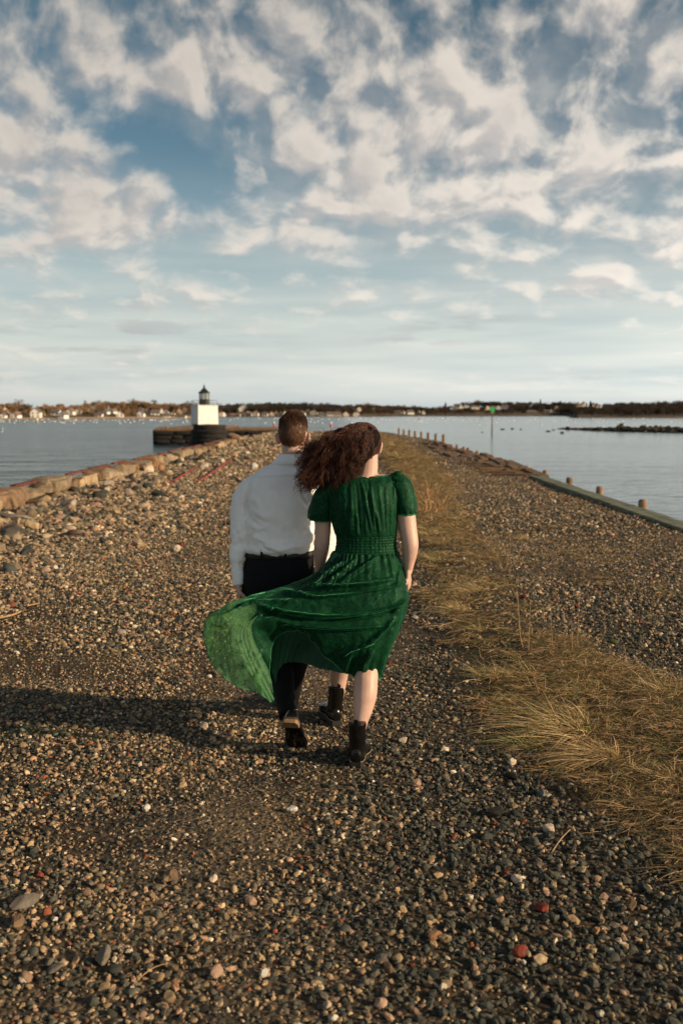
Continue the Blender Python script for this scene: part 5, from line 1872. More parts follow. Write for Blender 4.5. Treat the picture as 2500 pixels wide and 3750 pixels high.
def far_tree(u, vt, vb, wpx, m, label, shape='round', q=0, name='tree'):
    p = far_pt(u, vb)
    p[1] -= 6
    p = Y(u, vb, p[1])
    k = p[1] / FPX
    H, Wd = (vb - vt) * k, wpx * k
    tr, cr = crown_geo(800 + q, 520, shape)
    sx_ = Wd / (0.6 if shape == 'cone' else 0.72)
    t_ = empty(name, p, label, 'tree', None)
    for nm, (V, F), mm in (('trunk', tr, M['trunk']), ('crown', cr, m)):
        V = np.array(V) * np.array([sx_, sx_, H])
        place(t_, Geo().add(V, F), nm, mm)


far_tree(56, 1470, 1505, 24, M['evergreen'], 'dark evergreen above the cream hillside house at the far left', q=1, name='evergreen_tree')
far_tree(103, 1478, 1512, 36, M['evergreen'], 'broad dark evergreen behind the second waterfront house at the far left', q=2, name='evergreen_tree')
far_tree(75, 1488, 1520, 26, M['evergreen'], 'low dark evergreen left of the broad one at the far left', q=3, name='evergreen_tree')
far_tree(171, 1497, 1522, 22, M['evergreen'], 'dark bush-like evergreen right of the tall white house', q=4, name='evergreen_tree')
far_tree(380, 1490, 1507, 20, M['evergreen'], 'dark evergreen among the clustered mid-left houses', q=5, name='evergreen_tree')
far_tree(332, 1497, 1520, 20, M['evergreen'], 'dark evergreen left of the clustered mid-left houses', q=6, name='evergreen_tree')
far_tree(508, 1480, 1500, 26, M['evergreen'], 'dark evergreen above a long white house left of the lighthouse', q=7, name='evergreen_tree')
far_tree(482, 1503, 1522, 26, M['evergreen'], 'dark low evergreen left of a tall white house near the beach', q=8, name='evergreen_tree')
far_tree(566, 1463, 1495, 28, M['evergreen'], 'dark treetop rising over the wood left of the lighthouse', q=9, name='evergreen_tree')
far_tree(697, 1466, 1500, 36, M['evergreen'], 'dark round evergreen touching the lighthouse lantern\'s left side', q=10, name='evergreen_tree')
far_tree(357, 1462, 1490, 32, M['bare_crown'], 'pale tan bare tree rising above the mid-left houses', q=11, name='bare_tree')
far_tree(72, 1461, 1490, 30, M['grey_crown'], 'pale grey bare treetop at the far left skyline', q=12, name='bare_tree')
far_tree(312, 1464, 1490, 16, M['grey_crown'], 'thin pale bare treetop left of the tan one', q=13, name='bare_tree')
far_tree(490, 1458, 1500, 46, M['bare_crown'], 'large tan bare tree in the wood left of the lighthouse', q=14, name='bare_tree')
far_tree(1350, 1479, 1512, 26, M['evergreen'], 'dark conifer right of the woman\'s hair on the far shore', 'cone', 15, 'evergreen_tree')
far_tree(1517, 1486, 1515, 24, M['evergreen'], 'dark conifer beside the white gabled house above the pilings', 'cone', 16, 'evergreen_tree')
far_tree(1408, 1498, 1521, 24, M['evergreen'], 'low dark conifer above the first pilings', 'round', 17, 'evergreen_tree')
far_tree(1977, 1463, 1500, 18, M['evergreen'], 'pointed conifer on the right skyline', 'cone', 18, 'evergreen_tree')
far_tree(2051, 1468, 1500, 18, M['evergreen'], 'second pointed conifer on the right skyline', 'cone', 19, 'evergreen_tree')
far_tree(2160, 1470, 1510, 30, M['evergreen'], 'tall dark conifers between two houses on the right shore', 'cone', 20, 'evergreen_tree')
far_tree(1630, 1474, 1505, 18, M['evergreen'], 'conifer on the skyline left of the green marker', 'cone', 21, 'evergreen_tree')
far_tree(1752, 1462, 1490, 40, M['grey_crown'], 'pale bare treetops above the houses left of the marker', 'round', 22, 'bare_tree')
far_tree(1345, 1472, 1500, 34, M['bare_crown'], 'tan bare tree on the skyline right of the hair', 'round', 23, 'bare_tree')
far_tree(938, 1474, 1500, 14, M['evergreen'], 'pointed conifer on the skyline left of the man\'s head', 'cone', 24, 'evergreen_tree')

# ================================================================== PEOPLE
def ering(uL, uR, v, yc, back, front, n=40, p=2.3):
    a_, b_ = Y(uL, v, yc), Y(uR, v, yc)
    c = (a_ + b_) / 2
    hw = (b_[0] - a_[0]) / 2
    th = np.linspace(0, 2 * np.pi, n, endpoint=False)
    cs, sn = np.cos(th), np.sin(th)
    x = np.sign(cs) * np.abs(cs) ** (2 / p) * hw
    y = np.sign(sn) * np.abs(sn) ** (2 / p)
    y = np.where(y < 0, y * back, y * front)
    return np.stack([c[0] + x, yc + y, np.full(n, c[2])], 1)


def rings(rows, m=None, n=40, p=2.3):
    rows = np.array(rows, float)
    if m:
        rows = smoothpath(rows, m)
    return [ering(*r, n=n, p=p) for r in rows]


def limb(rows, n=14, m=24):
    """rows: u, v, y, radius in metres"""
    rows = smoothpath(np.array(rows, float), m)
    P = np.array([Y(r[0], r[1], r[2]) for r in rows])
    return tube(P, rows[:, 3], n)


def shape_head(V):
    V = V.copy()
    z = V[:, 2]
    jaw = np.clip(-z - 0.1, 0, 1)
    V[:, 0] *= 1 - 0.30 * jaw
    V[:, 1] = np.where(V[:, 1] < 0, V[:, 1] * (1 - 0.42 * np.clip(-z - 0.25, 0, 1)), V[:, 1] * (1 - 0.10 * jaw))
    return V


def head(geo, c, r, pitch, yaw=0.0):
    R = np.array(Euler((pitch, 0, yaw)).to_matrix())
    geo.add(*ellipsoid(c, r, 24, 18, shape_head, R))
    f = lambda x, y, z: np.array(c) + R @ np.array([x, y, z])
    rx, ry, rz = r
    geo.add(*ellipsoid(f(0, ry * 0.97, -rz * 0.14), (0.013, 0.020, 0.026), 10, 8))                # nose
    geo.add(*ellipsoid(f(0, ry * 0.80, -rz * 0.62), (0.026, 0.022, 0.013), 10, 8))                # lips
    geo.add(*ellipsoid(f(0, ry * 0.72, -rz * 0.92), (0.03, 0.028, 0.02), 10, 8))                  # chin
    for s_ in (-1, 1):
        R2 = R @ np.array(Euler((0.12, 0, s_ * 0.45)).to_matrix())
        geo.add(*ellipsoid(f(s_ * rx * 1.08, -0.006, -rz * 0.22), (0.011, 0.021, 0.034), 12, 10, None, R2))
        geo.add(*ellipsoid(f(s_ * rx * 1.20, -0.017, -rz * 0.14), (0.007, 0.013, 0.026), 12, 10, None, R2))
        geo.add(*ellipsoid(f(s_ * rx * 0.42, ry * 0.86, rz * 0.10), (0.022, 0.012, 0.008), 10, 8))    # brow
    return f


def hand(geo, wrist, direction, palm_n, side, curl=0.5, size=1.0):
    """palm, four curled fingers of unequal length, and a thumb from the side of the palm"""
    d = unit(np.array(direction, float))
    nrm = unit(np.array(palm_n, float) - d * np.dot(palm_n, d))
    lat = np.cross(d, nrm) * side
    w = np.array(wrist, float)
    for k in range(5):
        t_ = (k - 2) / 2 * 0.030 * size
        geo.tube([w - d * 0.012 + lat * t_ * 0.6, w + d * 0.045 * size + lat * t_, w + d * 0.085 * size + lat * t_ * 1.05], np.array([0.013, 0.0135, 0.0115]) * size, 10)
    for k, L in enumerate((0.066, 0.076, 0.071, 0.056)):
        base = w + d * 0.082 * size + lat * ((1.5 - k) / 1.5) * 0.030 * size
        P = [base]
        ang = 0.25
        for sgm in (0.42, 0.33, 0.25):
            ang += curl * (0.55 if sgm == 0.42 else 0.8)
            P.append(P[-1] + (d * math.cos(ang) + nrm * math.sin(ang)) * L * sgm * size)
        geo.tube(P, np.array([0.0095, 0.009, 0.0083, 0.007]) * size, 9)
    tb = w + d * 0.022 * size + lat * 0.027 * size
    geo.tube([tb - lat * 0.008, tb + (d * 0.6 + lat * 0.6 + nrm * 0.3) * 0.034 * size, tb + (d * 0.95 + lat * 0.55 + nrm * 0.7) * 0.060 * size], np.array([0.013, 0.0105, 0.0085]) * size, 9)


def eyes(f, r, parent):
    for s_ in (-1, 1):
        V, F = ellipsoid(f(s_ * r[0] * 0.42, r[1] * 0.83, -r[2] * 0.02), (0.0125, 0.012, 0.0115), 12, 10)
        mk('eye', V, F, M['white_paint'], parent)


def strands(name, paths, radii, m, parent, seed=0):
    """hair locks: paths (s, n, 3), radii (s, n); three-sided tubes"""
    S_, n, _ = paths.shape
    tan = unit(np.gradient(paths, axis=1))
    ref = np.array([0.13, 0.31, 0.94])
    a_ = unit(np.cross(tan, ref))
    b_ = np.cross(tan, a_)
    V = []
    for k in range(3):
        th = 2 * math.pi * k / 3
        V.append(paths + radii[..., None] * (math.cos(th) * a_ + math.sin(th) * b_))
    V = np.stack(V, 2).reshape(S_, n * 3, 3)
    f = []
    for i in range(n - 1):
        for k in range(3):
            k2 = (k + 1) % 3
            f.append([i * 3 + k, i * 3 + k2, (i + 1) * 3 + k2, (i + 1) * 3 + k])
    F = (np.arange(S_)[:, None, None] * (n * 3) + np.array(f)[None]).reshape(-1, 4)
    me = mesh_data(name, V.reshape(-1, 3), F, m, True)
    at = me.attributes.new('shade', 'FLOAT', 'POINT')
    sh = np.repeat(np.random.default_rng(seed).random(S_), n * 3)
    at.data.foreach_set('value', sh.astype(np.float32))
    return link(name, me, parent)


def hair_mat(name, c1, c2):
    m = bpy.data.materials.new(name)
    m.use_nodes = True
    t = m.node_tree
    b = t.nodes['Principled BSDF']
    n = NB(t)
    a_ = n.new('ShaderNodeAttribute', attribute_name='shade').outputs['Fac']
    n.put(b.inputs['Base Color'], n.ramp(a_, [(0.0, c1), (1.0, c2)]))
    b.inputs['Roughness'].default_value = 0.50
    b.inputs['Specular IOR Level'].default_value = 0.4
    return m


M['hair_brown'] = hair_mat('short_brown_hair', (0.050, 0.022, 0.011), (0.31, 0.140, 0.062))
M['hair_auburn'] = hair_mat('auburn_curls', (0.007, 0.003, 0.0018), (0.098, 0.026, 0.010))
M['hair_base'] = mat('dark_auburn_base', (0.008, 0.0034, 0.002), 0.8, 0.3, 40, spec=0.1)

# ---------------------------------------------------------------- the man
YM = 5.36
man = empty('person', (G(1065, 2700)[0], YM, 0), 'person in white shirt and black trousers walking away, seen from behind', 'person')
hc = Y(1073, 1590, 5.40)
HR = (0.074, 0.096, 0.112)
g = Geo()
fm = head(g, hc, HR, -0.10, -0.10)
g.add(*limb([(1072, 1715, 5.37, .070), (1072, 1670, 5.38, .061), (1072, 1640, 5.39, .060), (1073, 1600, 5.40, .055)]))
g.add(*loft(rings([(1000, 1140, 1708, 5.37, .05, .05), (965, 1150, 1745, YM, .070, .06), (930, 1145, 1800, YM, .10, .085), (915, 1140, 1900, YM, .11, .10), (915, 1140, 2000, YM, .11, .11), (905, 1140, 2080, YM, .12, .10), (905, 1140, 2170, YM, .12, .09)], 20, 28)))
g.add(*limb([(945, 1790, 5.37, .042), (889, 1846, 5.36, .042), (879, 1930, 5.35, .042), (868, 2040, 5.33, .032), (872, 2130, 5.31, .024), (874, 2145, 5.31, .024)]))
g.add(*limb([(1125, 1785, 5.38, .045), (1176, 1836, 5.40, .045), (1195, 1930, 5.40, .042), (1196, 2040, 5.33, .032), (1185, 2105, 5.26, .024)]))
g.add(*limb([(960, 2170, YM, .085), (1000, 2390, 5.33, .060), (1038, 2530, 5.16, .042), (1050, 2610, 5.04, .030), (1055, 2632, 5.02, .026)]))
g.add(*limb([(1085, 2170, YM, .080), (1082, 2400, 5.45, .055), (1062, 2540, 5.65, .040), (1058, 2640, 5.80, .030)]))
hand(g, Y(872, 2138, 5.31), (0.10, 0.05, -1), (1, 0.1, 0), 1, 0.55)
hand(g, Y(1185, 2105, 5.26), (-0.1, -0.35, -1), (0.9, 0.3, 0), -1, 0.75)
V, F = remeshed(g, 0.0058, 4)
mk('body', V, F, M['skin'], man)
eyes(fm, HR, man)

# short hair: a close cap with a longer swept top
C = np.array(hc)
Rm = np.array(Euler((-0.10, 0, -0.10)).to_matrix())


def cap_fn(V):
    V = shape_head(V)
    return V


g = Geo()
V, F = ellipsoid((0, 0, 0), np.array(HR) * 1.03, 40, 30, cap_fn)
keep = []
Vn = V / (np.array(HR) * 1.03)
hairline = lambda p: (p[2] > 0.30 + 0.5 * max(0, p[1])) if p[1] > 0.05 else (p[2] > -0.60 + 0.18 * abs(p[0]) ** 2 + (0.55 if (p[1] > -0.30 and abs(p[0]) > 0.6) else 0))
sel = np.array([hairline(p) for p in Vn])
V2 = V * (1 + 0.05 * np.clip(Vn[:, 2:3], 0, 1)) + np.array([0, 0, 0.006]) * np.clip(Vn[:, 2:3], 0, 1)
V2 = V2 + unit(V2) * 0.004 * fbm(V2, 60, 2, 4)[:, None]
V2 = V2 @ Rm.T + C
F2 = [f for f in F if all(sel[i] for i in f)]
capo = mk('hair', V2, F2, M['hair_brown'], man)
at = capo.data.attributes.new('shade', 'FLOAT', 'POINT')
at.data.foreach_set('value', np.clip(0.20 + 0.15 * fbm(V2, 25, 2, 9), 0, 1).astype(np.float32))
r = np.random.default_rng(21)
ns_, nn = 3600, 5
d = unit(r.normal(size=(ns_ * 3, 3)))
d = np.array([q for q in d if hairline(q)])[:ns_]
ns_ = len(d)
base = d * np.array(HR) * 1.03 * (1 + 0.05 * np.clip(d[:, 2:3], 0, 1)) + np.array([0, 0, 0.006]) * np.clip(d[:, 2:3], 0, 1)
base = shape_head(base / np.array(HR)) * np.array(HR)
topness = np.clip((d[:, 2] - 0.25) / 0.5, 0, 1)
L = 0.009 + 0.020 * topness
whorl = np.array([0.0, -0.35, 0.9])
tw_ = np.clip((d[:, 2:3] - 0.35) / 0.6, 0, 1) ** 1.5
flow = unit(np.array([0.65, 0.45, 0.1]) * tw_ + np.array([0.10, -0.1, -1.0]) * (1 - tw_) + r.normal(0, .22, (ns_, 3)))
flow = unit(flow - d * np.sum(flow * d, 1, keepdims=True) * 0.95 + d * 0.10)
t_ = np.linspace(0, 1, nn)
P = base[:, None] + flow[:, None] * (L[:, None] * t_)[..., None] + d[:, None] * (0.10 * L[:, None] * np.sin(t_ * 2.6))[..., None]
P = P @ Rm.T + C
hs = strands('hair_strands', P, np.broadcast_to(0.0013 * (1 - 0.8 * t_), (ns_, nn)), M['hair_brown'], capo, 3)
shv = np.clip(0.42 - 0.36 * np.clip((d[:, 2] - 0.1) / 0.5, 0, 1) + r.normal(0, .12, ns_), 0, 1)
hs.data.attributes['shade'].data.foreach_set('value', np.repeat(shv, nn * 3).astype(np.float32))

# shirt: torso and both sleeves grown together, then creased
g = Geo()
g.add(*loft(rings([(1022, 1122, 1672, 5.385, .060, .060), (1004, 1132, 1692, 5.375, .070, .066), (975, 1150, 1706, 5.37, .078, .07), (942, 1168, 1728, YM, .098, .08), (914, 1178, 1752, YM, .112, .09), (900, 1174, 1790, YM, .125, .10), (900, 1162, 1850, YM, .135, .11),
                   (903, 1152, 1910, YM, .138, .125), (900, 1150, 1960, YM, .142, .135), (896, 1152, 1992, YM, .148, .142), (897, 1152, 2010, YM, .146, .140), (905, 1148, 2022, YM, .130, .126), (908, 1146, 2034, YM, .118, .116)], 44, 56, 2.35)))
g.add(*limb([(955, 1762, 5.37, .050), (918, 1786, 5.37, .058), (891, 1824, 5.36, .058), (882, 1870, 5.355, .056), (880, 1930, 5.35, .055), (876, 1990, 5.34, .049), (869, 2050, 5.325, .040), (869, 2095, 5.315, .032), (871, 2112, 5.31, .028)], 22, 44))
g.add(*limb([(1110, 1752, 5.37, .052), (1152, 1766, 5.38, .060), (1176, 1810, 5.40, .060), (1190, 1870, 5.41, .056), (1200, 1940, 5.40, .054), (1203, 2000, 5.37, .048), (1196, 2060, 5.31, .036), (1187, 2092, 5.27, .030)], 22, 44))
V, F = remeshed(g, 0.0070, 6)
N = vnormals(V, F)
lines = [([(915, 1765), (905, 1810), (900, 1850), (912, 1890), (924, 1915)], -0.010, 7), ([(932, 1870), (945, 1880), (965, 1895), (990, 1905)], 0.008, 10), ([(926, 1905), (940, 1925), (960, 1930)], -0.007, 7),
         ([(912, 1830), (930, 1830), (945, 1842), (955, 1870), (975, 1885), (998, 1890)], 0.007, 11), ([(918, 1915), (940, 1935), (965, 1932), (985, 1925)], 0.008, 9), ([(920, 1960), (945, 1972), (975, 1985), (1000, 1990)], 0.009, 9),
         ([(925, 1945), (905, 1985), (900, 2000)], -0.009, 7), ([(960, 2000), (985, 2003), (1010, 2012), (1040, 2015)], 0.008, 7), ([(955, 1990), (968, 2005), (980, 2012)], -0.006, 5), ([(1020, 2018), (1050, 2010), (1080, 2000)], 0.006, 7),
         ([(930, 1746), (980, 1742), (1040, 1738), (1110, 1738)], 0.0028, 4), ([(900, 1940), (880, 1950), (860, 1975)], -0.006, 8), ([(870, 1930), (885, 1965), (893, 1995)], 0.006, 7), ([(866, 2020), (872, 2060), (868, 2090)], 0.004, 6),
         ([(1100, 1790), (1115, 1825), (1135, 1855)], -0.012, 10), ([(1125, 1780), (1140, 1815), (1160, 1840)], 0.010, 12), ([(1128, 1985), (1140, 1970), (1133, 1945)], 0.010, 9), ([(1090, 2010), (1115, 1995), (1130, 1975)], 0.007, 7),
         ([(985, 1800), (1000, 1870), (1030, 1920)], 0.005, 26), ([(1060, 1790), (1075, 1860), (1095, 1930)], 0.004, 24), ([(900, 1760), (890, 1800), (888, 1850)], 0.004, 9)]
lines = [(a_, b_ * 1.7, c_) for a_, b_, c_ in lines]
V = creases(V, N, lines)
low = np.clip((Y(1000, 1860, YM)[2] - V[:, 2]) / 0.12, 0, 1)
V = V + N * ((0.0055 * low + 0.0018) * fbm(V * np.array([1, 1, 1.6]), 17, 3, 8))[:, None]
shirt = mk('shirt', V, F, M['shirt'], man)
# stitched seams lying on the cloth
Ns = vnormals(V, F)
us_, vs_ = proj(V)
facing = Ns[:, 1] < 0.1
for pts in ([(925, 1750), (970, 1745), (1030, 1741), (1105, 1740)], [(922, 1752), (910, 1790), (904, 1830), (908, 1870), (922, 1908)], [(1112, 1745), (1116, 1790), (1126, 1830), (1142, 1870)]):
    P = []
    for u, v in smoothpath(pts, 22):
        w_ = np.exp(-((us_ - u) ** 2 + (vs_ - v) ** 2) / (2 * 5.0 ** 2)) * facing
        front_ = w_ * np.exp(-(V[:, 1] - V[facing & (np.hypot(us_ - u, vs_ - v) < 9)][:, 1].min()) / 0.02)
        k_ = front_ / front_.sum()
        P.append(k_ @ V + unit(k_ @ Ns) * 0.0012)
    mk('seam', *tube(np.array(P), 0.0016, 6), M['shirt'], shirt)
# collar, folded over
cr = []
for v, grow, yy_ in ((1690, 0.0, 5.383), (1665, -0.001, 5.388), (1661, 0.002, 5.388), (1664, 0.007, 5.388), (1680, 0.011, 5.384), (1697, 0.018, 5.380), (1699, 0.014, 5.380), (1690, 0.006, 5.383)):
    uL, uR = np.interp(v, [1660, 1700], [1026, 1008]), np.interp(v, [1660, 1700], [1118, 1132])
    q = ering(uL, uR, v, yy_, .062 + (v - 1660) * 0.0004, .060, 36)
    c0 = q.mean(0)
    dd = q - c0
    cr.append(c0 + dd * (1 + grow / 0.07))
V, F = loft(cr, True, False)
mk('collar', V, F, M['shirt'], shirt)
V, F = limb([(870, 2092, 5.315, .0335), (871, 2100, 5.315, .034), (872, 2128, 5.31, .0325), (873, 2138, 5.31, .0315)], 20, 8)
mk('cuff', V, F, M['shirt'], shirt)
V, F = limb([(1190, 2075, 5.29, .035), (1185, 2098, 5.265, .034), (1184, 2106, 5.26, .032)], 20, 8)
mk('cuff', V, F, M['shirt'], shirt)

# trousers, belt
g = Geo()
g.add(*loft(rings([(908, 1146, 2016, YM, .118, .116), (901, 1148, 2040, YM, .128, .116), (891, 1151, 2080, YM, .146, .115), (886, 1155, 2130, YM, .155, .112), (887, 1155, 2170, YM, .152, .108), (896, 1148, 2215, YM, .135, .10), (925, 1120, 2250, YM, .08, .07)], 24, 44, 2.4)))
g.add(*limb([(957, 2165, YM, .100), (968, 2260, 5.36, .098), (1000, 2390, 5.32, .080), (1030, 2480, 5.23, .066), (1043, 2550, 5.13, .0535), (1052, 2600, 5.05, .0500), (1055, 2626, 5.01, .0490)], 22, 40))
g.add(*limb([(1085, 2165, YM, .100), (1085, 2260, 5.40, .095), (1082, 2400, 5.45, .076), (1070, 2480, 5.56, .066), (1058, 2560, 5.70, .059), (1056, 2640, 5.80, .057)], 22, 40))
V, F = remeshed(g, 0.0080, 5)
N = vnormals(V, F)
V = creases(V, N, [([(1015, 2480), (1035, 2500), (1060, 2505)], 0.006, 8), ([(1010, 2560), (1035, 2580), (1065, 2575)], 0.006, 7), ([(1020, 2610), (1045, 2600), (1075, 2608)], 0.005, 6), ([(1062, 2450), (1070, 2500), (1068, 2540)], 0.006, 8)])
V = V + N * (0.0035 * fbm(V, 12, 3, 5))[:, None]
trousers = mk('trousers', V, F, M['trousers'], man)
bt = [ering(903 - k, 1150 + k, v, YM, .124 + k * .001, .122 + k * .001, 48, 2.4) for v, k in ((2012, 0), (2012.5, 3), (2037, 5), (2038, 1))]
V, F = loft(bt, True, False)
belt = mk('belt', V, F, M['belt'], man)
for u in (958, 1045, 908):
    p = Y(u, 2025, YM - (0.131 if u > 920 else 0.03))
    if u == 908:
        p[0] -= 0.012
    mk('belt_loop', *(lambda q: (q.v, q.f))(Geo().box(p, (0.012, 0.012, 0.046))), M['trousers'], trousers, False)


def shoe(parent, heel, yaw, pitch, L, kind, m_upper, m_sole, roll=0.0, name='shoe'):
    """local: x lateral, y to the toe, z up, origin under the back of the heel"""
    R = np.array((Matrix.Rotation(yaw, 3, 'Z') @ Matrix.Rotation(pitch, 3, 'X') @ Matrix.Rotation(roll, 3, 'Y')))
    H = np.array(heel, float)
    tf = lambda V: np.asarray(V) @ R.T + H
    st = 0.027 if kind == 'boot' else 0.012
    wk = 1.0 if kind == 'boot' else 1.2
    sec = [(0.004, .020, .050, 0), (0.018, .030, .082, 0), (0.05, .034, .100, 0), (0.085, .035, .098, 0), (0.12, .0365, .082, .002), (0.16, .042, .066, .004), (0.20, .046, .056, .004), (0.235, .044, .050, .002), (0.265, .034, .042, 0), (0.283, .016, .030, 0)]
    rr = []
    sec = [(y, hw * wk, top, off) for y, hw, top, off in sec]
    for y, hw, top, off in sec:
        y *= L / 0.283
        th = np.linspace(0, 2 * np.pi, 22, endpoint=False)
        x = np.cos(th) * hw
        zc = np.sin(th)
        z = np.where(zc > 0, st + 0.012 + zc * (top - st * 0 - 0.012), st + 0.012 + zc * 0.012)
        x = np.where(zc < 0, np.sign(x) * np.minimum(np.abs(x) * 1.0, hw), x)
        rr.append(np.stack([x + off, np.full(22, y), z], 1))
    V, F = loft(rr)
    g_ = Geo().add(tf(V), F)
    if kind == 'boot':
        sh = [((0, .052, st + .05), .044), ((0, .050, st + .085), .0425), ((0, .047, st + .12), .0425), ((0, .045, st + .155), .0435), ((0, .045, st + .188), .0455)]
        P = np.array([q[0] for q in sh])
        V2, F2 = tube(smoothpath(P, 12), smoothpath(np.array([[q[1]] for q in sh]), 12)[:, 0], 22)
        g_.add(tf(V2), F2)
    V, F = remeshed(g_, 0.0042, 3)
    N = vnormals(V, F)
    V = V + N * (0.0012 * fbm(V, 28, 3, 17))[:, None]
    sh_o = mk(name, V, F, m_upper, parent)
    # sole outline
    out = []
    for s_, sec_ in ((1, sec), (-1, sec[::-1])):
        for y, hw, top, off in sec_:
            y *= L / 0.283
            waist = 1 - 0.16 * math.exp(-((y / L - 0.40) / 0.13) ** 2)
            out.append((s_ * (hw + 0.004) * waist + off, y))
    out = np.array(out)
    out[:, 1] = (out[:, 1] - L / 2) * 1.02 + L / 2
    zs = (0, st) if kind == 'boot' else (0.022, 0.034)
    bot = np.c_[out, np.full(len(out), zs[0])]
    topv = np.c_[out, np.full(len(out), zs[1])]
    if kind != 'boot':
        bend = np.clip((out[:, 1] / L - 0.55), 0, 1)
    V, F = loft([bot, topv])
    mk('sole', tf(V), F, m_sole if kind == 'boot' else M['sole_dark_tan'], sh_o, False)
    # heel block
    hb = out[(out[:, 1] < 0.085)]
    ang = np.argsort(np.arctan2(hb[:, 1] - 0.04, hb[:, 0]))
    hb = hb[ang]
    z0, z1 = (-0.004, 0.002) if kind == 'boot' else (0.0, 0.022)
    V, F = loft([np.c_[hb, np.full(len(hb), z0)], np.c_[hb, np.full(len(hb), z1)]])
    mk('heel', tf(V), F, m_sole if kind == 'boot' else M['sole_tan'], sh_o, False)
    if kind == 'boot':
        V, F = tube(tf(np.c_[out[::1] * np.array([1.01, 1.0]), np.full(len(out), st + 0.003)]), 0.0010, 5)
        mk('welt_stitching', V, F, M['stitch'], sh_o, False)
        V, F = Geo().v, None
        q = Geo().box((0, 0.004, st + .192), (0.018, 0.006, 0.040))
        mk('pull_tab', tf(q.v), q.f, m_upper, sh_o, False)
    return sh_o


M['sole_dark_tan'] = mat('ridged_brown_sole', (0.050, 0.033, 0.020), 0.8, 0.35, 60, 0.5, 200, 0.003)
# raised rear shoe, pushing off the toe; the forward shoe is flat on the ground
toe = G(1086, 2740)
pit = -0.86
hl = toe - np.array(Matrix.Rotation(-0.16, 3, 'Z') @ Matrix.Rotation(pit, 3, 'X') @ Vector((0, 0.262, 0.010)))
shoe(man, hl, -0.16, pit, 0.290, 'shoe', M['leather'], M['sole'])
fh = Y(1052, 2640, 5.74)
shoe(man, (fh[0], 5.73, 0.004), 0.12, 0.0, 0.283, 'shoe', M['leather'], M['sole'])

# ---------------------------------------------------------------- the woman
YW = 5.05
woman = empty('person', (G(1300, 2750)[0], YW, 0), 'person with windblown auburn curls in a green velvet dress and black boots, seen from behind', 'person')
wc = Y(1340, 1628, 5.17)
WR = (0.070, 0.090, 0.104)
g = Geo()
fw = head(g, wc, WR, -0.42, -0.22)
g.add(*limb([(1340, 1775, 5.06, .060), (1346, 1740, 5.08, .050), (1351, 1705, 5.11, .046), (1350, 1660, 5.15, .046)]))
g.add(*loft(rings([(1290, 1420, 1738, 5.08, .035, .045), (1240, 1450, 1752, 5.07, .060, .06), (1215, 1462, 1785, 5.06, .085, .075), (1212, 1455, 1850, YW, .095, .095), (1235, 1445, 1950, YW, .085, .085), (1240, 1445, 2000, YW, .085, .085), (1225, 1462, 2080, YW, .115, .10), (1225, 1470, 2150, YW, .12, .10)], 20, 28)))
g.add(*limb([(1448, 1775, 5.06, .048), (1478, 1830, 5.05, .049), (1486, 1890, 5.04, .0485), (1493, 1940, 5.03, .0455), (1501, 1992, 5.01, .0425), (1500, 2025, 5.01, .038), (1496, 2060, 5.02, .030), (1494, 2088, 5.03, .0225), (1494, 2100, 5.03, .021)], 18, 32))
g.add(*limb([(1222, 1775, 5.06, .048), (1195, 1830, 5.07, .045), (1185, 1890, 5.08, .0425), (1181, 1950, 5.09, .0410), (1178, 2000, 5.11, .0395), (1173, 2040, 5.14, .034), (1170, 2080, 5.18, .024), (1172, 2096, 5.20, .022)], 18, 32))
g.add(*limb([(1400, 2150, YW, .085), (1370, 2330, 4.98, .070), (1345, 2430, 4.92, .060), (1339, 2490, 4.87, .0605), (1336, 2545, 4.84, .0590), (1329, 2600, 4.82, .0470), (1319, 2650, 4.80, .0345), (1309, 2720, 4.79, .031)], 18, 40))
g.add(*limb([(1290, 2150, YW, .085), (1262, 2330, 5.25, .066), (1246, 2440, 5.38, .053), (1240, 2500, 5.41, .043), (1233, 2570, 5.42, .034), (1226, 2640, 5.42, .030)], 18, 36))
g.add(*ellipsoid(Y(1507, 1996, 5.00), (.030, .030, .034), 12, 10))
g.add(*ellipsoid(Y(1176, 1998, 5.095), (.028, .030, .034), 12, 10))
hand(g, Y(1494, 2098, 5.03), (0.03, 0.10, -1), (-1, 0.2, 0.1), -1, 0.45, 0.92)
hand(g, Y(1172, 2094, 5.20), (0.05, 0.25, -1), (-0.9, 0.3, 0), 1, 0.7, 0.92)
V, F = remeshed(g, 0.0052, 4)
mk('body', V, F, M['skin_pale'], woman)
eyes(fw, WR, woman)


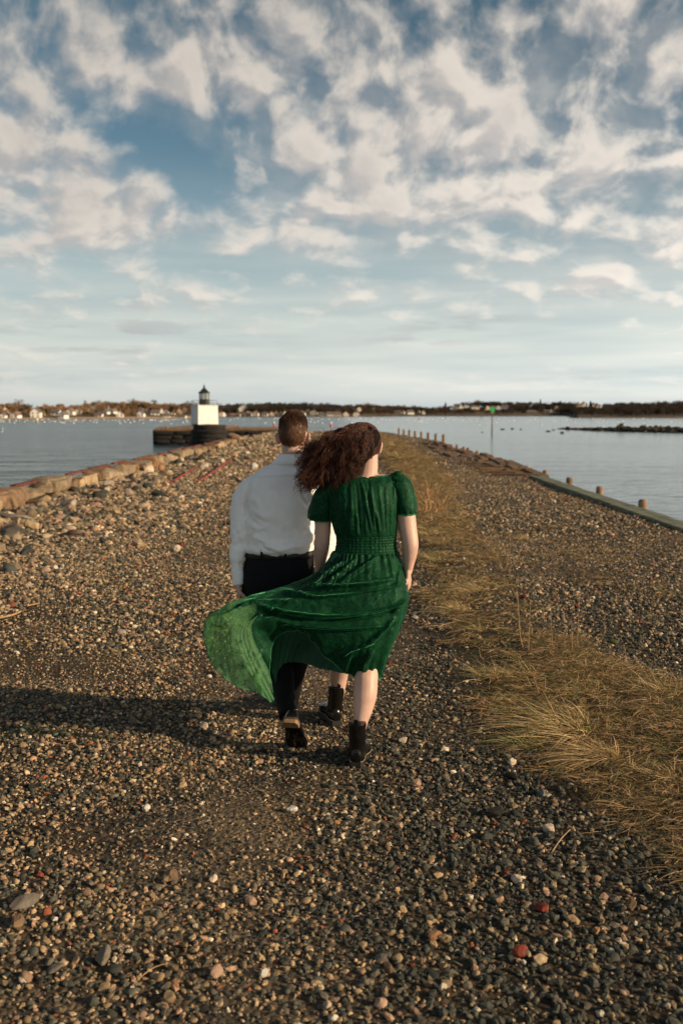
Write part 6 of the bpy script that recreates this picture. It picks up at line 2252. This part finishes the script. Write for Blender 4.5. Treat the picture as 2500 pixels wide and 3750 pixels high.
# dress materials
def velvet(name, sheer=False):
    m = bpy.data.materials.new(name)
    m.use_nodes = True
    t = m.node_tree
    b = t.nodes['Principled BSDF']
    n = NB(t)
    p = n.new('ShaderNodeTexCoord').outputs['Object']
    w = n.noise(p, 14, 2, 0.5, out=1)
    pw = n.vmath('ADD', p, n.vmath('SCALE', n.vmath('SUBTRACT', w, (0.5, 0.5, 0.5)), scale=0.10))
    vd = n.voronoi(pw, 27, 'SMOOTH_F1')
    rings_ = n.math('SINE', n.math('MULTIPLY', vd, 46))
    petals = n.maprange(rings_, -0.2, 0.5, 0.0, 1.0, True)
    fl = n.maprange(n.noise(pw, 26, 3, 0.6), 0.42, 0.60, 0.0, 1.0, True)
    pat = n.math('MULTIPLY', petals, n.math('ADD', n.math('MULTIPLY', fl, 0.8), 0.2))
    crush = n.noise(p, 120, 3, 0.7)
    if not sheer:
        col = n.mix(pat, (0.0009, 0.019, 0.0078), (0.0038, 0.052, 0.0178))
        n.put(b.inputs['Base Color'], col)
        n.put(b.inputs['Roughness'], n.maprange(pat, 0, 1, 0.62, 0.48))
        b.inputs['Specular IOR Level'].default_value = 0.25
        b.inputs['Specular Tint'].default_value = (0.45, 1.0, 0.6, 1)
        b.inputs['Sheen Weight'].default_value = 0.80
        b.inputs['Sheen Roughness'].default_value = 0.25
        b.inputs['Sheen Tint'].default_value = (0.16, 0.80, 0.36, 1)
        h = n.math('ADD', n.math('MULTIPLY', crush, 0.6), n.math('MULTIPLY', pat, 0.35))
        n.put(b.inputs['Normal'], n.bump(h, 0.45, 0.004))
    else:
        col = n.mix(pat, (0.13, 0.33, 0.13), (0.02, 0.14, 0.045))
        n.put(b.inputs['Base Color'], col)
        b.inputs['Roughness'].default_value = 0.7
        b.inputs['Sheen Weight'].default_value = 0.3
        b.inputs['Sheen Tint'].default_value = (0.3, 0.85, 0.4, 1)
        tr = n.new('ShaderNodeBsdfTranslucent')
        n.put(tr.inputs[0], n.mix(pat, (0.46, 0.74, 0.42), (0.10, 0.36, 0.14)))
        tp = n.new('ShaderNodeBsdfTransparent')
        tp.inputs[0].default_value = (0.55, 0.95, 0.50, 1)
        m1_, m2_ = n.new('ShaderNodeMixShader'), n.new('ShaderNodeMixShader')
        m1_.inputs[0].default_value = 0.55
        n.put(m1_.inputs[1], b.outputs[0])
        n.put(m1_.inputs[2], tr.outputs[0])
        n.put(m2_.inputs[0], n.maprange(pat, 0, 1, 0.30, 0.03))
        n.put(m2_.inputs[1], m1_.outputs[0])
        n.put(m2_.inputs[2], tp.outputs[0])
        t.links.new(m2_.outputs[0], t.nodes['Material Output'].inputs[0])
    return m


M['velvet'] = velvet('green_burnout_velvet')
M['sheer'] = velvet('sheer_green_burnout', True)
M['lining'] = mat('dark_green_lining', (0.024, 0.115, 0.062), 0.6, 0.15, 6, 0.1, 60, 0.003, spec=0.35)
M['piping'] = mat('green_velvet_edging', (0.012, 0.14, 0.05), 0.6, 0.4, 60, 0.5, 150, 0.003)

# bodice
rows = [(1270, 1436, 1741, 5.085, .046, .060), (1238, 1452, 1747, 5.075, .066, .07), (1216, 1462, 1762, 5.065, .088, .085), (1206, 1464, 1790, 5.06, .103, .095), (1203, 1461, 1830, YW, .112, .105), (1206, 1459, 1870, YW, .114, .112), (1215, 1455, 1915, YW, .108, .108), (1226, 1452, 1952, YW, .103, .102), (1232, 1449, 1962, YW, .096, .096)]
rr = rings(rows, 70, 300)
V, F = loft(rr, True, False)
N = vnormals(V, F)
if np.mean(N[:, 1] * (V[:, 1] - YW)) < 0:
    N = -N
pl_lines = []
for u0, v0, u1, v1, amp, wd_ in [(1320, 1752, 1362, 1950, .008, 5), (1338, 1760, 1395, 1952, .006, 6), (1282, 1775, 1290, 1950, .006, 6), (1258, 1790, 1268, 1950, .005, 6), (1240, 1800, 1250, 1950, .005, 5), (1300, 1760, 1318, 1952, -.005, 5), (1355, 1765, 1372, 1955, .006, 5), (1385, 1770, 1405, 1955, .005, 6),
                                  (1410, 1790, 1418, 1955, .005, 5), (1430, 1800, 1432, 1955, .005, 5), (1278, 1880, 1283, 1958, .006, 4), (1305, 1880, 1310, 1958, .006, 4), (1335, 1880, 1342, 1958, .006, 4), (1380, 1880, 1388, 1958, .005, 4), (1436, 1745, 1436, 1870, -.008, 5), (1345, 1745, 1352, 1850, -.005, 6)]:
    pl_lines.append(([(u0, v0), ((u0 * 2 + u1) / 3 + 2, (v0 * 2 + v1) / 3), ((u0 + 2 * u1) / 3, (v0 + 2 * v1) / 3), (u1, v1)], amp, wd_))
V = creases(V, N, pl_lines, 0.05)
V = V + N * (0.0022 * fbm(V * np.array([1, 1, .5]), 30, 3, 6))[:, None]
dress = mk('dress', V, F, M['velvet'], woman)
# solid edge at the neckline
nl = closedpath(rr[0], 60)
mk('neckline_edge', *tube(np.vstack([nl, nl[:1]]), 0.003, 7, False), M['piping'], dress)
# shirred waistband
wr = rings([(1229, 1452, 1952, YW, .099, .099), (1231, 1450, 1970, YW, .099, .098), (1231, 1450, 1990, YW, .099, .098), (1227, 1454, 2012, YW, .103, .102), (1223, 1458, 2024, YW, .107, .106)], 44, 160)
V, F = loft(wr, True, False)
N = vnormals(V, F)
if np.mean(N[:, 1] * (V[:, 1] - YW)) < 0:
    N = -N
i_ = np.repeat(np.arange(44), 160)
j_ = np.tile(np.arange(160), 44)
V = V + N * (0.0009 * np.sin(i_ * 2 * np.pi / 5.1) + 0.0016 * np.sin(j_ * 1.9 + 0.6 * np.sin(i_ * .7)) + 0.001 * fbm(V, 90, 2, 3))[:, None]
mk('waistband', V, F, M['velvet'], dress)


# puffed sleeves
def sleeve(path, hem_r, name='sleeve'):
    rows_ = smoothpath(np.array(path, float), 30)
    P = np.array([Y(r_[0], r_[1], r_[2]) for r_ in rows_])
    V, F = tube(P, rows_[:, 3], 48, False)
    N = vnormals(V, F)
    c0 = P.mean(0)
    if np.mean(np.sum(N * (V - c0), 1)) < 0:
        N = -N
    i_ = np.repeat(np.arange(30), 48) / 29
    j_ = np.tile(np.arange(48), 30)
    gather = np.exp(-((i_ - 0.0) / 0.16) ** 2) + 0.8 * np.exp(-((i_ - 0.93) / 0.10) ** 2)
    V = V + N * (0.0050 * gather * np.sin(j_ * 2 * np.pi * 11 / 48 + 3 * i_) + 0.004 * fbm(V, 22, 3, 12))[:, None]
    o = mk(name, V, F, M['velvet'], dress)
    edge = P[-1] + (V[-48:] - V[-48:].mean(0))
    edge = V[-48:]
    mk('sleeve_hem', *tube(np.vstack([edge, edge[:1]]), 0.0035, 7, False), M['piping'], o)
    return o


sleeve([(1440, 1768, 5.06, .046), (1450, 1768, 5.06, .056), (1466, 1790, 5.055, .063), (1478, 1825, 5.05, .062), (1485, 1855, 5.045, .060), (1487, 1872, 5.04, .055), (1487, 1880, 5.04, .0515)], .052)
sleeve([(1232, 1775, 5.06, .044), (1214, 1782, 5.06, .052), (1193, 1812, 5.065, .056), (1180, 1848, 5.07, .060), (1172, 1880, 5.075, .062), (1170, 1897, 5.08, .060)], .058)
# little frill standing on the right shoulder seam
mk('shoulder_frill', *limb([(1440, 1745, 5.04, .010), (1452, 1735, 5.04, .016), (1462, 1738, 5.04, .014), (1468, 1752, 5.04, .010)], 10, 10), M['velvet'], dress)

# skirt: four control loops from waist to hem, blown to the left by the wind
LO = [
    # waist                hip                    mid                     low                  hem         each (u, v, y)
    [(1458, 2022, 5.05), (1493, 2135, 5.05), (1486, 2235, 5.04), (1447, 2350, 5.03), (1392, 2475, 5.00)],
    [(1436, 2028, 4.975), (1462, 2140, 4.90), (1462, 2240, 4.87), (1428, 2360, 4.86), (1384, 2486, 4.90)],
    [(1395, 2031, 4.950), (1410, 2140, 4.865), (1415, 2240, 4.83), (1392, 2365, 4.82), (1356, 2488, 4.87)],
    [(1345, 2032, 4.942), (1345, 2140, 4.855), (1350, 2240, 4.82), (1335, 2360, 4.81), (1318, 2487, 4.86)],
    [(1300, 2031, 4.948), (1285, 2140, 4.86), (1270, 2235, 4.82), (1262, 2335, 4.81), (1262, 2462, 4.86)],
    [(1265, 2029, 4.962), (1240, 2138, 4.87), (1190, 2225, 4.83), (1170, 2300, 4.81), (1192, 2402, 4.86)],
    [(1245, 2027, 4.98), (1210, 2135, 4.885), (1120, 2220, 4.84), (1080, 2280, 4.82), (1105, 2318, 4.86)],
    [(1233, 2025, 5.00), (1190, 2132, 4.90), (1065, 2215, 4.85), (985, 2275, 4.82), (1022, 2325, 4.87)],
    [(1227, 2023, 5.02), (1178, 2128, 4.92), (1030, 2210, 4.86), (930, 2290, 4.81), (985, 2430, 4.86)],
    [(1224, 2022, 5.035), (1168, 2124, 4.94), (1005, 2205, 4.87), (895, 2320, 4.79), (1000, 2566, 4.85)],
    [(1222, 2022, 5.05), (1160, 2120, 4.96), (985, 2200, 4.88), (865, 2330, 4.78), (950, 2540, 4.83)],
    [(1222, 2022, 5.06), (1154, 2117, 4.98), (965, 2196, 4.90), (845, 2310, 4.78), (865, 2512, 4.82)],
    [(1222, 2021, 5.07), (1148, 2114, 5.00), (950, 2190, 4.92), (825, 2280, 4.80), (795, 2455, 4.83)],
    [(1223, 2021, 5.08), (1143, 2112, 5.02), (940, 2184, 4.95), (812, 2250, 4.83), (757, 2385, 4.86)],
    [(1225, 2020, 5.09), (1140, 2110, 5.05), (940, 2177, 4.99), (818, 2226, 4.88), (750, 2310, 4.91)],
    [(1230, 2020, 5.10), (1142, 2110, 5.09), (960, 2172, 5.05), (860, 2202, 4.97), (772, 2250, 4.98)],
    [(1240, 2019, 5.12), (1150, 2112, 5.13), (1010, 2172, 5.12), (930, 2215, 5.08), (900, 2280, 5.05)],
    [(1260, 2018, 5.135), (1175, 2115, 5.17), (1070, 2190, 5.18), (1010, 2280, 5.17), (995, 2400, 5.12)],
    [(1285, 2017, 5.145), (1215, 2118, 5.20), (1120, 2215, 5.23), (1050, 2330, 5.24), (1008, 2522, 5.18)],
    [(1320, 2016, 5.15), (1265, 2120, 5.22), (1190, 2230, 5.26), (1110, 2330, 5.29), (1052, 2438, 5.26)],
    [(1360, 2016, 5.15), (1330, 2120, 5.23), (1260, 2230, 5.28), (1190, 2340, 5.32), (1115, 2428, 5.31)],
    [(1400, 2017, 5.145), (1400, 2120, 5.22), (1350, 2230, 5.27), (1280, 2345, 5.31), (1195, 2452, 5.32)],
    [(1435, 2018, 5.12), (1455, 2122, 5.18), (1430, 2232, 5.22), (1370, 2350, 5.25), (1290, 2470, 5.26)],
    [(1454, 2020, 5.085), (1486, 2128, 5.11), (1474, 2233, 5.13), (1425, 2350, 5.14), (1360, 2474, 5.13)],
]
NS, NT = 520, 120
LO = np.array(LO, float)
nloop = LO.shape[1]
loops = []
for k in range(nloop):
    P = np.array([Y(*q) for q in LO[:, k]])
    loops.append(closedpath(P, NS))
loops = np.array(loops)                                    # (5, NS, 3)
tt = np.linspace(0, 1, NT)
SK = np.stack([smoothpath(loops[:, j], NT) for j in range(NS)], 1)       # (NT, NS, 3)
V, F = loft(list(SK), True, False)
N = vnormals(V, F)
i_ = np.repeat(np.arange(NT), NS) / (NT - 1)
j_ = np.tile(np.arange(NS), NT) / NS
back = j_ < 0.62
if np.mean(N[back & (i_ < .4)][:, 1]) > 0:
    F = [f[::-1] for f in F]
    N = -N
# gathers below the waistband dying out downwards
V = V + N * (0.0042 * np.exp(-i_ / 0.14) * np.sin(2 * np.pi * j_ * 52 + 2.0 * np.sin(j_ * 31)) + 0.004 * np.exp(-((i_ - .2) / .22) ** 2) * fbm(np.stack([j_ * 44, i_ * 2, j_ * 0], 1), 1.0, 2, 2))[:, None]
# soft flutter growing towards the hem
V = V + N * (0.0045 * i_ ** 6 * np.sin(2 * np.pi * j_ * 41 + 3 * np.sin(j_ * 50)))[:, None]
V = V + N * (0.014 * i_ ** 1.5 * np.sin(2 * np.pi * j_ * 13 + 5 * i_ + 1.3 * np.sin(j_ * 20)) * np.where((j_ > .33) & (j_ < .62), 0.25, np.where(j_ > .62, 0.8, 0.45)))[:, None]
N = vnormals(V, F)
folds = [([(1490, 2128), (1430, 2150), (1330, 2168), (1220, 2181), (1150, 2187), (1100, 2178), (1050, 2165)], .013, 7), ([(1475, 2138), (1366, 2164), (1245, 2174), (1136, 2190)], -.010, 9),
         ([(1440, 2118), (1354, 2138), (1227, 2148), (1124, 2153)], .010, 6), ([(1465, 2205), (1427, 2229), (1306, 2250), (1185, 2257), (1063, 2245), (973, 2228), (905, 2215)], .013, 7),
         ([(1427, 2240), (1306, 2264), (1185, 2271), (1063, 2260), (973, 2245)], -.010, 9), ([(1420, 2290), (1300, 2300), (1203, 2297), (1124, 2290), (1030, 2275)], .011, 7), ([(1440, 2270), (1400, 2310), (1354, 2352), (1285, 2375), (1255, 2400)], .013, 9),
         ([(1290, 2395), (1268, 2430), (1262, 2460)], .012, 8), ([(1370, 2380), (1340, 2420), (1330, 2470)], .009, 9), ([(1260, 2060), (1200, 2110), (1150, 2160)], .009, 6), ([(1300, 2050), (1240, 2110), (1190, 2150)], .008, 6), ([(1380, 2040), (1320, 2085), (1250, 2130)], .009, 6),
         ([(1470, 2060), (1455, 2110), (1452, 2150)], .006, 4), ([(1080, 2200), (960, 2210), (870, 2240), (800, 2275), (770, 2300)], .012, 8), ([(1000, 2250), (920, 2255), (860, 2280)], -.010, 10), ([(960, 2390), (930, 2410), (885, 2440)], .012, 8), ([(960, 2440), (940, 2480), (960, 2530)], .010, 7),
         ([(770, 2300), (830, 2290), (900, 2272)], .008, 6), ([(1480, 2160), (1470, 2200), (1440, 2240)], .010, 7), ([(905, 2380), (850, 2395), (790, 2420)], .006, 7)]
folds = [(a_, b_ * 2.5, c_ * 0.95) for a_, b_, c_ in folds]
V = creases(V, N, folds, 0.25)
V = V + N * (0.0035 * fbm(V, 20, 3, 14))[:, None]
# the unlined wing at the left is sheer, the rest is lined velvet
fj = np.array([(f[0] % NS) / NS for f in F])
fi = np.array([(f[0] // NS) / NT for f in F])
sheer = (fj > 8.2 / 24) & (fj < 15.4 / 24) & (fi > 0.60 + 0.05 * np.sin(fj * 40))
skirt = mk('skirt', V, F, [M['velvet'], M['sheer']], dress, True, sheer.astype(int))
# hem edging
hem = V[-NS:]
mk('hem_edge', *tube(np.vstack([hem, hem[:1]]), 0.0026, 6, False), M['piping'], skirt)
# lining just inside the lined part of the cloth
Vl = V - vnormals(V, F) * 0.005
Fl = [f for f, s_, a_, b_ in zip(F, sheer, fi, fj) if not s_ and a_ < 0.985]
mk('lining', Vl, Fl, M['lining'], skirt)

# boots
bh = G(1302, 2815)
shoe(woman, (bh[0], bh[1], 0.004), -0.16, 0.0, 0.262, 'boot', M['leather'], M['sole'], 0.0, 'boot')
bh = Y(1232, 2662, 5.36)
shoe(woman, (bh[0], bh[1], 0.006), 0.30, 0.0, 0.262, 'boot', M['leather'], M['sole'], 0.07, 'boot')

# hair: dark mass underneath, then locks blown to the left
g = Geo()
g.add(*ellipsoid(Y(1337, 1616, 5.135), (.079, .080, .096), 22, 16))
g.add(*limb([(1335, 1625, 5.13, .078), (1288, 1652, 5.09, .066), (1252, 1672, 5.07, .044), (1225, 1685, 5.05, .026), (1205, 1695, 5.04, .012)]))
g.add(*limb([(1340, 1650, 5.10, .060), (1305, 1690, 5.05, .046), (1270, 1715, 5.03, .032), (1240, 1738, 5.02, .014)]))
V, F = remeshed(g, 0.010, 3)
N = vnormals(V, F)
V = V + N * (0.010 * fbm(V * np.array([.5, 1, 1]), 26, 3, 6))[:, None]
# keep the face and the right side of the neck clear
u_, v_ = proj(V)
pull = np.clip((u_ - 1372 + (v_ - 1640) * 0.75) / 40, 0, 1) * np.clip((v_ - 1615) / 25, 0, 1)
V[:, 0] -= pull * 0.03
hair = mk('hair', V, F, M['hair_base'], woman)
r = np.random.default_rng(5)
NCL, PER, nn = 190, 15, 40
t_ = np.linspace(0, 1, nn)
phi = r.uniform(-1.35, 1.25, NCL * 2)                   # across the skull
th = r.uniform(-0.95, 1.35, NCL * 2)                    # nape to crown
d = np.stack([np.cos(th) * np.sin(-phi * 0.9 + 0.35), -np.cos(th) * np.cos(phi * 0.8), np.sin(th)], 1)
d = d[~((d[:, 0] > 0.42) & (d[:, 2] < -0.30))][:NCL]
# a denser cover on the right and the back of the head, where the locks start
ph2, th2 = r.uniform(-1.5, 0.1, 440), r.uniform(-0.5, 1.3, 440)
d2 = np.stack([np.cos(th2) * np.sin(-ph2 * 0.9 + 0.35), -np.cos(th2) * np.cos(ph2 * 0.8), np.sin(th2)], 1)
th3 = r.uniform(-0.95, -0.25, 70)
ph3 = r.uniform(-0.25, 0.9, 70)
d3 = np.stack([np.cos(th3) * np.sin(-ph3 * 0.9 + 0.35), -np.cos(th3) * np.cos(ph3 * 0.8), np.sin(th3)], 1)
d = np.concatenate([d, d2[~((d2[:, 0] > 0.55) & (d2[:, 2] < -0.25))][:270], d3])
NCL = len(d)
h = np.clip((d[:, 2] + 0.5) / 1.5, 0, 1)                # high roots end in the upper part of the stream
eu = 1096 + 205 * r.random(NCL) ** 0.75 + r.normal(0, 12, NCL)
ev_top = 1624 + (1300 - eu) * 0.20
ev_bot = 1724 + (1300 - eu) * 0.34
mixv = np.clip(1 - h + r.normal(0, .30, NCL), -0.08, 1)
ev = ev_top + (ev_bot - ev_top) * mixv
ey = r.uniform(4.97, 5.10, NCL)
# the nape locks hang lower and hide the left of the neck
eu[-70:] = r.uniform(1215, 1300, 70)
ev[-70:] = 1742 + (1300 - eu[-70:]) * 0.22 + r.normal(0, 9, 70)
ey[-70:] = r.uniform(4.98, 5.04, 70)
cend = np.array([Y(a_, b_, c_) for a_, b_, c_ in zip(eu, ev, ey)])
camp = r.uniform(.007, .023, NCL)
cfr = r.uniform(15, 30, NCL)
cph = r.uniform(0, 6.28, NCL)
cid = np.repeat(np.arange(NCL), PER)
n_ = len(cid)
dj = unit(d[cid] + r.normal(0, .11, (n_, 3)))
base = np.array(Y(1338, 1620, 5.165)) + dj * np.array([.081, .099, .099])
end = cend[cid] + r.normal(0, .010, (n_, 3))
tl = np.array([-1.0, -0.25, -0.12]) - dj * np.sum(np.array([-1.0, -0.25, -0.12]) * dj, 1, keepdims=True)
c1 = base + dj * 0.014 + unit(tl) * 0.075 * (0.8 + 0.5 * r.random((NCL, 1))[cid])
c2 = base * 0.35 + end * 0.65 + np.array([0, -0.025, 0.012]) + r.normal(0, .013, (NCL, 3))[cid]
B = ((1 - t_) ** 3)[None, :, None] * base[:, None] + (3 * (1 - t_) ** 2 * t_)[None, :, None] * c1[:, None] + (3 * (1 - t_) * t_ ** 2)[None, :, None] * c2[:, None] + (t_ ** 3)[None, :, None] * end[:, None]
amp = camp[cid][:, None] * np.clip((t_ - 0.22) / 0.45, 0, 1)[None] * r.uniform(.85, 1.15, (n_, 1))
arg = cfr[cid][:, None] * t_[None] + cph[cid][:, None] + r.normal(0, .16, (n_, 1))
B[..., 2] += amp * np.sin(arg)
B[..., 1] += amp * np.cos(arg)
B[..., 0] += amp * 0.7 * np.cos(arg + 0.6)
rad = r.uniform(.0009, .0021, n_)[:, None] * (1 - 0.75 * t_[None] ** 3)
strands('locks', B, rad, M['hair_auburn'], hair, 8)
# loose corkscrew tips flying ahead of the mass
ns2, n2 = 460, 34
t2 = np.linspace(0, 1, n2)
su = r.uniform(1120, 1300, ns2)
sv_ = 1612 + r.random(ns2) * 125 + (1270 - su) * 0.15
st_ = np.array([Y(a_, b_, c_) for a_, b_, c_ in zip(su, sv_, r.uniform(4.98, 5.08, ns2))])
eu = su - r.uniform(25, 85, ns2)
ev = sv_ + r.normal(6, 36, ns2)
en = np.array([Y(max(1082, a_), b_, c_) for a_, b_, c_ in zip(eu, ev, r.uniform(4.97, 5.08, ns2))])
B = st_[:, None] + (en - st_)[:, None] * t2[None, :, None]
amp = r.uniform(.005, .018, ns2)[:, None] * (0.35 + 0.65 * t2[None])
fr = r.uniform(10, 22, ns2)[:, None]
ph = r.uniform(0, 6.28, ns2)[:, None]
B[..., 2] += amp * np.sin(fr * t2[None] + ph)
B[..., 0] += amp * np.cos(fr * t2[None] + ph)
B[..., 1] += amp * 0.6 * np.sin(fr * t2[None] + ph + 1)
rad = r.uniform(.0007, .0018, ns2)[:, None] * (1 - 0.7 * t2[None] ** 2)
strands('flyaway_curls', B, rad, M['hair_auburn'], hair, 9)
for nm, pts in (('lock', [(1250, 1705, 5.0), (1200, 1722, 4.99), (1160, 1738, 4.99), (1120, 1742, 4.99), (1092, 1750, 4.99), (1104, 1738, 4.99)]), ('lock', [(1230, 1725, 5.0), (1190, 1750, 4.99), (1160, 1765, 4.99), (1150, 1782, 4.99), (1135, 1785, 4.99), (1130, 1772, 4.99)])):
    P = smoothpath(np.array([Y(*q) for q in pts]), 26)
    tq = np.linspace(0, 1, 26)
    paths = []
    for k in range(26):
        off = r.normal(0, 1, 3) * 0.009 * (0.4 + tq[:, None]) * np.ones((26, 3))
        w_ = 0.007 * np.stack([np.sin(tq * 16 + k), np.cos(tq * 13 + k * 2), np.sin(tq * 14 + k * 1.3)], 1)
        paths.append(P + off + w_)
    strands(nm, np.array(paths), np.full((26, 26), .0019) * (1 - .6 * tq[None] ** 2), M['hair_auburn'], hair, 10)
print('objects', len(bpy.data.objects), 'tris', sum(len(m.polygons) for m in bpy.data.meshes))
